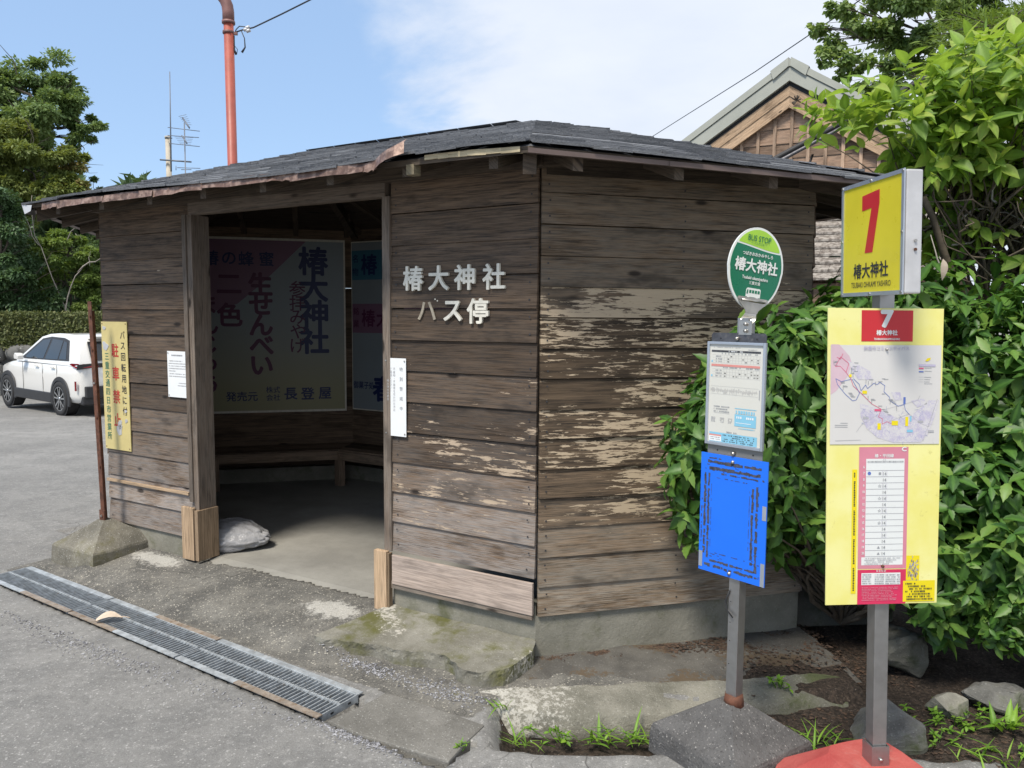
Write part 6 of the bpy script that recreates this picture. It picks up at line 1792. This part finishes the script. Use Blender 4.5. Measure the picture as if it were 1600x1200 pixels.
# the wood behind: one mass
rng = np.random.default_rng(14)
n = 40000; pxs, pys = rng.uniform(-120, 420, n), 270 + 250 * rng.random(n) ** .8
Yd = 33 + 6 * rng.random(n)
keep = pys > 270 + 38 * np.sin(pxs * .05) + np.clip(pxs - 150, 0, 300) * .35 + 20
pxs, pys, Yd = pxs[keep], pys[keep], Yd[keep]; n = len(pxs)
P = np.array([at(a, b_, y)[:] for a, b_, y in zip(pxs, pys, Yd)])
fo_ = leaves('woodland', P, unit(rng.normal(0, 1, (n, 3))), unit(rng.normal(0, .5, (n, 3)) + np.array([0, -.5, 1])), rng.uniform(.35, .8, n), rng.uniform(.25, .5, n), M['wood'], None, 3)
tag(fo_, 'dark wooded mass behind the left trees', 'woodland', None, 'stuff')
# hedge on a stone wall
hx0, hx1, hy = -24.0, -3.0, 20.0
hz0, hz1 = .86, 1.66
hg = thing('clipped_hedge', 'long flat-topped clipped hedge on the stone wall behind the car', 'hedge', (-13.5, hy, hz0))
rng = np.random.default_rng(15); n = 26000
fx_ = rng.uniform(hx0, hx1, n); sel = rng.random(n); dep = rng.random(n) ** 2 * .10
P = np.where((sel < .68)[:, None], np.stack([fx_, hy + dep, rng.uniform(hz0 - .15, hz1, n)], -1), np.stack([fx_, rng.uniform(hy, hy + 1.1, n), hz1 - dep * .5], -1))
P += np.stack([0 * fx_, .05 * np.sin(fx_ * 3) + .06 * fbm(P * 1.7, 4), .03 * fbm(P * 1.1, 2)], -1)
nrm = np.where((sel < .68)[:, None], np.array([[0, -1., .3]]), np.array([[0, -.1, 1.]]))
leaves('foliage', P - np.array([-13.5, hy, hz0]), unit(rng.normal(0, 1, (n, 3)) + nrm * .3), unit(nrm + rng.normal(0, .5, (n, 3))), rng.uniform(.05, .11, n), rng.uniform(.035, .07, n), M['hedgeleaf'], hg, 3)
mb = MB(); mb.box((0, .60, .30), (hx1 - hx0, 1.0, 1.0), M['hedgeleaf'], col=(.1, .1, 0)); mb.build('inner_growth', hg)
sw = MB(); random.seed(12)
m_, kk, bs2, _ = newmat('dry_stone_wall'); M['dry'] = m_
at_ = kk.n('ShaderNodeAttribute', attribute_name='bd'); s_ = kk.n('ShaderNodeSeparateColor', i_0=at_.outputs['Color']); co = kk.n('ShaderNodeTexCoord').outputs['Object']
c = kk.mix(s_.outputs[0], (.11, .11, .105), (.26, .255, .24)); c = kk.mix(kk.step(kk.noise(co, 3, 6, .7), .45, .62), c, (.05, .05, .048)); c = kk.mix(kk.step(kk.noise(co, 6, 5, .7), .6, .7), c, (.36, .36, .34))
setc(kk, bs2, c, .9, kk.noise(co, 9, 5), .7, .03)
zrow = -.62
for rw in range(3):
    x = hx0
    while x < hx1:
        w_ = random.uniform(.45, .95); h_ = .50; cx_ = x + w_ / 2; cc = (random.random(), 0, 0); bm_pts = []
        n_ = 10; vs, fs = [], []
        for j, (sy, sc_) in enumerate(((.0, 1.0), (-.12, .93), (-.19, .70), (-.21, .35))):
            for i in range(n_):
                w = 2 * math.pi * i / n_; sq = max(abs(math.cos(w)), abs(math.sin(w))); r_ = (1 / sq * .55 + .45) * sc_ * (1 + random.uniform(-.06, .06)); vs.append((cx_ + w_ * .49 * r_ * math.cos(w), 20.12 + sy, zrow + h_ / 2 + h_ * .49 * r_ * math.sin(w)))
        fs = [(k_ * n_ + i, k_ * n_ + (i + 1) % n_, k_ * n_ + n_ + (i + 1) % n_, k_ * n_ + n_ + i) for k_ in range(3) for i in range(n_)] + [tuple(3 * n_ + i for i in range(n_))]
        sw.add(vs, fs, M['dry'], None, cc, True); x += w_
    zrow += .49
sw.box(((hx0 + hx1) / 2, 20.7, .10), (hx1 - hx0, 1.1, 1.5), M['dry'], col=(0, 0, 0))
tag(sw.build('stone_wall', None), 'rough grey stone retaining wall under the clipped hedge', 'wall')

# right-hand trees
tree('broadleaf_tree', 'airy round-leaved green tree above the gable roof', 13,
     [(1300, 62, 30, 0), (1342, 36, 40, .3), (1335, 105, 30, -.2), (1380, 78, 44, .2), (1425, 30, 46, 0), (1290, 92, 17, 0), (1392, 128, 34, 0), (1350, 142, 22, -.2), (1450, 98, 42, .3), (1505, 10, 50, .5), (1274, 44, 10, 0), (1560, 30, 60, .5), (1400, -30, 70, 0), (1500, 120, 50, .6), (1310, 12, 18, 0), (1520, -40, 70, .3), (1600, 90, 60, .8)], 24000, .078, M['gink'],
     [Vector((8.6, 13.6, -.1)), Vector((8.2, 13.5, 2.5)), at(1520, 120, 13.4), at(1470, 60, 13.2), at(1440, 0, 13.2)], seed=16, flat=.6, wr=.9, limbr=.045, droop=.45, grow=1.0)
rng = np.random.default_rng(17); random.seed(17)
cy = thing('cypress_tree', 'feathery yellow green conifer sprays at the top right corner', 'tree', (6.6, 8.6, -.1)); r0 = np.array([6.6, 8.6, -.1])
P_, A_, U_, L_ = [], [], [], []
mb = MB(); tp = [Vector((6.6, 8.6, -.1)), Vector((6.5, 8.5, 2.5)), Vector((6.2, 8.3, 5.5))]
mb.tube([p - tp[0] for p in tp], [.13, .10, .05], M['treebark'], 8)
for q_ in range(74):
    px, py = random.uniform(1455, 1640), random.uniform(15, 130)
    if py > 105 - (px - 1455) * .02 + 25: continue
    tip = at(px, py, random.uniform(7.4, 8.6)); s_ = tp[1].lerp(tp[2], random.uniform(.45, 1)); pth = branch_path(s_, tip, -.05, 6, .08)
    mb.tube([p - tp[0] for p in pth], [.02 * (1 - .8 * j / 5) for j in range(6)], M['treebark'], 5, cap=False)
    for m2 in range(46):
        t = random.uniform(.55, 1.0); b0 = pth[min(4, int(t * 5))].lerp(pth[min(5, int(t * 5) + 1)], (t * 5) % 1); d_ = (pth[5] - pth[3]).normalized() + Vector((random.gauss(0, .55), random.gauss(0, .55), random.gauss(.15, .45)))
        for m3 in range(4): P_.append(b0 + d_ * random.uniform(0, .13)); A_.append(d_ + Vector((random.gauss(0, .4), random.gauss(0, .4), random.gauss(.1, .4)))); U_.append((random.gauss(0, 1), random.gauss(0, 1), 1)); L_.append(random.uniform(.05, .12))
mb.build('trunk', cy)
P_, A_, U_, L_ = np.array(P_), np.array(A_), np.array(U_), np.array(L_)
leaves('crown', P_ - r0, A_, unit(U_), L_, L_ * .14, M['cyp'], cy, 3)

# ------------------------------------------------------------------ gabled wooden building behind
GA = math.atan2(-.469, .883)
gb = thing('gabled_building', 'brown wooden building with a pale metal-edged gable behind the shelter', 'building', (4.733 - .22, 13.0, -.10), GA)
M['gmetal'] = plain('grey_green_roof_metal', (.34, .35, .305), .5, .1, .06, 2)
AZ, SLP, HWB = 5.95, .645, 3.3
th_ = math.atan(SLP)
wl = MB(); z = 0.0
while z < AZ - .75:       # lapped wall boards up into the gable, clipped by the roof slope
    h = .245; zt = min(z + h, AZ - .72); hwz = lambda zz: min(HWB - .6, (AZ - .70 - zz) / SLP)
    a, b_ = hwz(z), hwz(zt)
    if a > .05:
        r = random.uniform(0, 20); cc = (random.random(), .35, random.uniform(-.6, -.2))
        wl.add([(-a, .15, z), (a, .15, z), (b_, .165, zt - .006), (-b_, .165, zt - .006), (-a, .175, z), (a, .175, z)], [(0, 1, 2, 3), (4, 5, 1, 0)], M['gcl'], [(r, r), (r + 2 * a, r), (r + 2 * a, r + h), (r, r + h), (r, r), (r, r)], cc)
    z += h
for sx in (-1, 1):
    wl.add([(sx * (HWB - .6), .42, 0), (sx * (HWB - .6), 9, 0), (sx * (HWB - .6), 9, AZ - .7 - SLP * (HWB - .6)), (sx * (HWB - .6), .42, AZ - .7 - SLP * (HWB - .6))], [(0, 1, 2, 3)], M['gcl'], [(0, 0), (8, 0), (8, 3), (0, 3)], (.4, .3, -.5))
wl.build('wall', gb)
x = -HWB + .66
while x < HWB - .6:
    zt = AZ - .72 - abs(x) * SLP
    MB().box((x, .134, (2.2 + zt) / 2), (.052, .030, zt - 2.2), M['batten'], col=(random.random(), .3, -.2)).build('batten', gb); x += .268
sgnV = lambda s_, d_, up: Vector((s_ * d_ * math.cos(th_), 0, AZ - d_ * math.sin(th_) - up / math.cos(th_)))
for s_ in (-1, 1):
    LR = HWB / math.cos(th_)
    mb = MB(); vs = []
    for y in (-.02, 9.2):
        for d_, up in ((0, 0), (LR, 0), (LR, .10), (0, .10)): p = sgnV(s_, d_, up); vs.append((p.x, y, p.z))
    mb.add(vs, [(0, 1, 2, 3), (7, 6, 5, 4), (0, 4, 5, 1), (3, 2, 6, 7), (1, 5, 6, 2)], M['gmetal']); mb.build('roof', gb)
    for nm, u0, u1, y0, mt, bev in (('metal_fascia', -.012, .085, -.060, 'gmetal', .01), ('metal_fascia', .098, .275, -.040, 'gmetal', .01), ('barge_board', .335, .470, .02, 'barge', .004), ('barge_board', .472, .620, .035, 'barge', .004), ('shadow_strip', .27, .34, .06, 'cblack', 0)):  # the last, black strip paints the shadow gap between fascia and barge boards
        mb = MB(); vs = []
        for y in (y0, y0 + .045):
            for d_, up in ((0, u0), (LR, u0), (LR, u1), (0, u1)): p = sgnV(s_, d_, up); vs.append((p.x, y, p.z))
        rr = random.uniform(0, 20)
        mb.add(vs, [(0, 1, 2, 3), (7, 6, 5, 4), (0, 4, 5, 1), (3, 2, 6, 7), (1, 5, 6, 2)], M[mt], [(rr, rr), (rr + LR, rr), (rr + LR, rr + u1 - u0), (rr, rr + u1 - u0)] * 2, (.6 + .3 * random.random(), .25, .25)); mb.build(nm, gb)
    mb = MB(); p0, p1 = sgnV(s_, .02, -.02), sgnV(s_, .36, -.02); mb.add([(p0.x, -.075, p0.z + .02), (p1.x, -.075, p1.z + .02), (p1.x - s_ * .05, -.075, p1.z - .12), (p0.x, -.075, p0.z - .12), (p0.x, .5, p0.z + .02), (p1.x, .5, p1.z + .02)], [(0, 1, 2, 3), (0, 4, 5, 1)], M['gmetal']); mb.build('ridge_cap', gb)
mb = MB()
for q_ in range(9): a = random.uniform(0, 6.28); mb.tube([(.12, -.0, AZ - .66), (.12 + .07 * math.cos(a), -.05, AZ - .66 + .08 * math.sin(a))], .012, M['treebark'], 5)
mb.build('bracket_ornament', gb)
# lower lean-to roof of weathered sheets
m_, kk, bs2, _ = newmat('weathered_roof_sheets'); M['sheets'] = m_
co = kk.n('ShaderNodeTexCoord').outputs['Object']
c = kk.mix(kk.step(kk.noise(co, 14, 7, .7), .4, .6), (.12, .10, .085), (.34, .31, .275)); setc(kk, bs2, c, .55, kk.noise(co, 25, 4), .4, .02)
mb = MB()
for rw in range(12):
    y0, y1 = -1.9 + rw * .19, -1.9 + (rw + 1) * .19 + .05; z0, z1 = 2.30 + rw * .125, 2.30 + (rw + 1) * .125
    x = -2.6
    while x < 2.6:
        w_ = random.uniform(.5, .9); j = random.uniform(-.006, .006); mb.add([(x, y0, z0 + .02 + j), (min(x + w_ - .005, 2.6), y0, z0 + .02 - j), (min(x + w_ - .005, 2.6), y1, z1), (x, y1, z1), (x, y0, z0 - .01), (min(x + w_ - .005, 2.6), y0, z0 - .01)], [(0, 1, 2, 3), (4, 5, 1, 0)], M['sheets']); x += w_
mb.build('lower_roof', gb)
MB().box((0, -.75, 1.1), (5.0, 2.0, 2.3), M['gcl'], col=(.3, .2, -.5)).build('lean_to', gb)

# ------------------------------------------------------------------ wires, pipe and poles
gw = MB(); a, b_ = Vector((-3.7, 9.0, -.15)), Vector((7.6, 9.0, 5.96))
gw.tube([a.lerp(b_, t) for t in np.linspace(0, 1, 12)], .030, M['black'], 10); o2 = Vector((.016, -.03, -.045))
gw.tube([a.lerp(b_, t) + o2 for t in np.linspace(0.02, .98, 12)], .022, M['dkmetal'], 8)
tag(gw.build('guy_wire', None), 'thick black sleeved guy wire slanting up past the gable', 'cable')
ow = MB(); pts = [at(895, 292, 40), at(1015, 216, 26), at(1180, 112, 18), at(1330, 10, 13.5), at(1560, -160, 10)]
ow.tube(pts, .011, M['wire'], 6); tag(ow.build('overhead_wire', None), 'thin overhead wire crossing the cloudy sky left of the gable', 'wire')
pp_ = thing('red_pipe_pole', 'red painted steel pipe pole with a bent top behind the shelter', 'pole', (-3.20, 9.0, -.16))
mb = MB(); r0 = Vector((-3.20, 9.0, -.16)); top = at(357, 33, 9.0)
mb.tube([r0 - r0, top - r0], .054, M['redpipe'], 16); mb.build('pipe', pp_)
mb = MB(); el = [top + Vector((0, 0, -.02)), top + Vector((0, 0, .10))] + [top + Vector((-.26 + .26 * math.cos(w), 0, .10 + .26 * math.sin(w))) for w in np.radians(np.arange(15, 91, 15))] + [top + Vector((-1.2, 0, .40))]
mb.tube([p - r0 for p in el], .064, M['pipecap'], 16); mb.tube([top - r0 + Vector((0, 0, -.03)), top - r0 + Vector((0, 0, .0))], .072, M['pipecap'], 16); mb.build('elbow', pp_)
cl_ = at(357, 51, 9.0); mb = MB(); mb.tube([cl_ - r0 + Vector((0, 0, -.014)), cl_ - r0 + Vector((0, 0, .014))], .064, M['pipecap'], 14); mb.box(cl_ - r0 + Vector((.075, 0, -.01)), (.05, .03, .03), M['pipecap']); mb.build('clamp', pp_)
sv = MB(); a = at(366, 52, 9.0)
def arc(pxs): return [at(*p) for p in pxs]
sv.tube(arc([(366, 51, 9), (378, 47, 9), (396, 43, 8.9), (440, 22, 8.6), (484, 0, 8.3), (620, -72, 7.4)]), .008, M['wire'], 6)
sv.tube(arc([(366, 54, 9), (369, 46, 9), (374, 41, 9), (384, 42, 8.95)]), .006, M['wire'], 5)
sv.tube(arc([(377, 48, 9), (382, 60, 9), (383, 74, 9), (378, 82, 9)]), [.006, .006, .009, .014], M['wire'], 6)
sv.tube(arc([(366, 56, 9), (366, 70, 9), (366, 78, 9), (369, 85, 9)]), [.006, .009, .012, .014], M['wire'], 6)
sv.tube(arc([(366, 71, 9), (371, 77, 9), (370, 84, 9)]), .004, M['wire'], 5)
for px, py in ((384, 46), (387, 43), (388, 48)): sv.tube(arc([(px - 3, py + 1, 8.94), (px + 3, py - 1, 8.94)]), .02, M['boxside'], 8)
tag(sv.build('service_wire', None), 'thin service wire with looped ends clamped to the red pipe pole', 'wire')
M['cpole'] = plain('concrete_pole', (.46, .42, .35), .8, 0, .12, 2)
up_ = thing('utility_pole', 'distant pale concrete utility pole with a whip antenna', 'utility pole', (-14.87, 34, -1.1)); r0 = Vector((-14.87, 34, -1.1)); pt = at(262, 213, 34)
mb = MB(); mb.tube([r0 - r0, Vector((pt.x - r0.x, 0, pt.z - r0.z))], [.16, .105], M['cpole'], 12); mb.tube([pt - r0 + Vector((0, 0, -.1)), pt - r0], .125, M['cpole'], 12); mb.build('shaft', up_)
M['antm'] = plain('antenna_metal', (.16, .18, .22), .5, .2, .05, 5)
mb = MB(); mb.tube([at(267.5, 268, 33.8) - r0, at(265.2, 112, 33.8) - r0], [.034, .020], M['antm'], 6); mb.build('whip_antenna', up_)
mb = MB(); mb.tube([at(250, 249.5, 33.8) - r0, at(299, 253, 33.8) - r0], .034, M['antm'], 6); mb.tube([at(259, 214, 33.8) - r0, at(269, 216, 33.8) - r0], .022, M['antm'], 6); mb.build('crossarm', up_)
ta = thing('tv_antenna', 'distant television antenna mast with thin aerial rods beside the utility pole', 'antenna', (-14.15, 33.6, -1.1)); r0 = Vector((-14.15, 33.6, -1.1))
mb = MB(); mb.tube([r0 - r0 + Vector((.05, 0, 0)), at(288, 192, 33.6) - r0], .026, M['antm'], 6); mb.build('mast', ta)
for rods in ([((262, 199), (312, 205)), ((262, 211.5), (311, 215)), ((264, 224), (312, 229))], [((277, 250 + 12), (313, 263)), ((275, 259), (275, 266)), ((283, 265), (299, 265))]):
    mb = MB(); 
    for (a, b_), (c_, d_) in rods: mb.tube([at(a, b_, 33.6) - r0, at(c_, d_, 33.6) - r0], .015, M['antm'], 5)
    mb.build('aerial', ta)
mb = MB()
mb.tube([at(285, 184, 33.4) - r0, at(296, 200, 33.0) - r0], .035, M['antm'], 5)
for q_ in range(6): f_ = q_ / 5; a, b_ = at(279 + 10 * f_, 182 + 12 * f_, 33.3), at(291 + 8 * f_, 179 + 16 * f_, 33.3); mb.tube([a - r0, b_ - r0], .009, M['antm'], 4)
mb.tube([at(284, 212, 33.5) - r0, at(292, 224, 33.2) - r0], .03, M['antm'], 5)
for q_ in range(5): y = 214 + q_ * 2.6; mb.tube([at(273 + q_ * 2, y, 33.4) - r0, at(302 - q_, y + 1, 33.4) - r0], .008, M['antm'], 4)
mb.build('aerial', ta)

# ------------------------------------------------------------------ weeds, litter, gravel
def weed(name, label, loc, n, L, kind='grass', seed=1, spread=.05, wr=.07):
    global rng
    rng = np.random.default_rng(seed)
    root = thing(name, label, 'weed', loc); z0 = 0
    if kind == 'grass':
        az = rng.uniform(0, 6.28, n); el = rng.uniform(.5, 1.4, n)
        A = np.stack([np.cos(az) * np.cos(el), np.sin(az) * np.cos(el), np.sin(el)], -1); P = rng.normal(0, spread, (n, 3)) * np.array([1, .5, 0])
        ll = L * rng.uniform(.5, 1.2, n); leaves('blades', P, A, np.stack([-np.cos(az) * .5, -np.sin(az) * .5, np.ones(n)], -1), ll, ll * wr, M['grass'], root, 8, droop=.55, fold=.3, peak=.3)
    else:
        m_ = max(3, n // 6); P = rng.normal(0, spread, (m_, 3)) * np.array([1, .5, 0]); P[:, 2] = rng.uniform(.3, 1, m_) * L * 1.3; D_ = unit(rng.normal(0, .35, (m_, 3)) + np.array([0, 0, 1.]))
        lp, la, lu, ll, lw = shoots_to_leaves(P, D_, 6, L, (45, 80), .2, wr); leaves('leaves', lp, la, lu, ll, lw, M['grass'], root, 5)
        mb = MB()
        for p in P: mb.tube([(p[0] * .4, p[1] * .4, -.01), (p[0] * .8, p[1] * .8, p[2] * .5), tuple(p)], .0022, M['grass'], 4, cap=False)
        mb.build('stems', root)
    return root


for a in (('grass_tuft', 'bright grass tuft at the left end of the ditch by the flat slab', (.05, 2.93, -.08), 16, .16, 'grass', 1, .03),
          ('leafy_weed', 'yellow green leafy weed in the middle of the ditch below the lichened kerb', (.22, 2.94, -.07), 60, .040, 'leaf', 2, .07, .5),
          ('grass_tuft', 'broad-bladed grass tuft in the ditch beside the leafy weed', (.36, 2.93, -.07), 16, .15, 'grass', 3, .045, .13),
          ('grass_tuft', 'tall arching grass tuft against the dark pyramid base', (.50, 2.93, -.07), 22, .17, 'grass', 4, .05, .09),
          ('leafy_weed', 'tiny fresh weed growing at the near edge of the flat slab', (-.19, 2.815, .0), 26, .026, 'leaf', 5, .02, .3),
          ('grass_tuft', 'small green weed sprig by the right corner of the flat slab', (-.03, 3.06, .0), 9, .11, 'grass', 6, .02, .10),
          ('leafy_weed', 'leafy green weed growing on the mossy kerb right of the steel pole', (1.20, 3.30, .02), 36, .045, 'leaf', 7, .06, .42),
          ('grass_tuft', 'thin grass on bare earth between the two sign bases', (1.15, 2.92, -.06), 30, .15, 'grass', 8, .10, .08),
          ('grass_tuft', 'thin grass blades in front of the dark angular rock', (1.30, 2.98, -.06), 18, .13, 'grass', 18, .07, .08),
          ('leafy_weed', 'yellow green weed in front of the pale rounded stone', (1.88, 3.12, -.05), 66, .050, 'leaf', 9, .10, .48),
          ('fern_weed', 'weed with long drooping serrated leaflets right of the pale stone', (2.06, 3.05, -.03), 14, .17, 'grass', 10, .04, .26),
          ('leafy_weed', 'small weed at the lower right edge on the bare earth', (2.02, 2.86, -.05), 40, .036, 'leaf', 11, .08, .45),
          ('leafy_weed', 'spreading yellow green weed right beside the steel pole of the yellow sign', (1.62, 3.10, -.05), 70, .046, 'leaf', 21, .12, .45),
          ('leafy_weed', 'leafy weed at the right edge between the flat stone and the small bush', (2.10, 3.12, -.05), 80, .050, 'leaf', 22, .14, .42),
          ('grass_tuft', 'sparse grass at the very bottom right corner of the earth bed', (1.86, 2.84, -.05), 26, .15, 'grass', 23, .09, .09),
          ('leafy_weed', 'low weed beneath the yellow sign behind the red base', (1.72, 2.96, -.05), 44, .038, 'leaf', 12, .08, .45)):
    l_ = list(a); l_[2] = (l_[2][0], l_[2][1] + (.05 if l_[2][0] < .6 and l_[2][1] > 2.9 else 0), l_[2][2]); l_[4] *= .68; l_[7] *= .8; l_[2] = (l_[2][0], l_[2][1], max(l_[2][2], gz(l_[2][0], l_[2][1]))); weed(*l_)


def scatter(name, label, n, fn, smin, smax, mat, seed, flat=.35):
    r_ = np.random.default_rng(seed); P = fn(r_, n); n = len(P); P[:, 2] = [max(gz(x, y) + .002, .012 if 'litter' in name and y > 3.3 and x < 1.62 else -1) for x, y in P[:, :2]]
    base = np.array([[1, 0, 0], [-.5, .87, 0], [-.5, -.87, 0], [0, 0, 1.], [.2, .1, -.6]]); a = r_.uniform(0, 6.28, n); s_ = r_.uniform(smin, smax, n)
    Vv = base[None] * s_[:, None, None] * r_.uniform(.5, 1.4, (n, 5, 1)); Vv[..., 2] *= flat
    c_, d_ = np.cos(a)[:, None], np.sin(a)[:, None]; st = r_.uniform(.6, 1.8, n)[:, None]
    x, y = Vv[..., 0] * st, Vv[..., 1]; Vv = np.stack([x * c_ - y * d_, x * d_ + y * c_, Vv[..., 2]], -1) + P[:, None]
    Ff = (np.arange(n) * 5)[:, None, None] + np.array([[0, 1, 3], [1, 2, 3], [2, 0, 3], [1, 0, 4], [2, 1, 4], [0, 2, 4]])[None]
    t = np.zeros((n, 5, 3), 'f'); t[..., 0] = r_.random(n)[:, None]
    o = npmesh(name, Vv.reshape(-1, 3), Ff.reshape(-1, 3), mat, None, t.reshape(-1, 3), False); return tag(o, label, None, None, 'stuff')


def loc2w(s_, d_): return np.stack([C0.x + U.x * s_ + N.x * d_, C0.y + U.y * s_ + N.y * d_, 0 * s_], -1)


M['gravel'] = litter_mat('loose_gravel', (.10, .10, .11), (.40, .40, .42)); M['litter'] = litter_mat('brown_leaf_litter', (.025, .017, .012), (.10, .060, .038))
def gr_fn(r_, n):
    k_ = r_.integers(0, 5, n); s_ = np.choose(k_, [r_.normal(.62, .12, n), r_.normal(.15, .15, n), r_.uniform(.5, 3.4, n), r_.normal(2.0, .4, n), r_.normal(.25, .12, n)]); d_ = np.choose(k_, [r_.normal(-.49, .025, n), r_.normal(-.50, .04, n), r_.normal(-1.02, .02, n), r_.normal(-1.06, .04, n), r_.normal(-.985, .02, n)]); return loc2w(s_, d_)
scatter('loose_gravel', 'loose grey gravel along the grates and slab edges', 2600, gr_fn, .002, .0065, M['gravel'], 1, .7)
def li_fn(r_, n):
    t = r_.uniform(0, 1.4, n); off = np.abs(r_.normal(0, .10, n)) * (.4 + t); p = np.stack([C0.x + .967 * t + .253 * off + .02, C0.y + .253 * t - .967 * off * .6 - .015, 0 * t], -1)
    p2 = np.stack([r_.uniform(1.0, 2.4, n), r_.uniform(2.75, 3.25, n), 0 * t], -1); p3 = np.stack([r_.uniform(1.0, 1.9, n), r_.uniform(3.45, 4.0, n), 0 * t], -1)
    k_ = r_.random(n)[:, None]; p = np.where(k_ < .4, p, np.where(k_ < .75, p2, p3)); return p[~in_shelter(p + np.array([0, 0, .1]), .005)]
scatter('leaf_litter', 'brown leaf litter on the path and bare earth', 3000, li_fn, .004, .014, M['litter'], 2, .25)
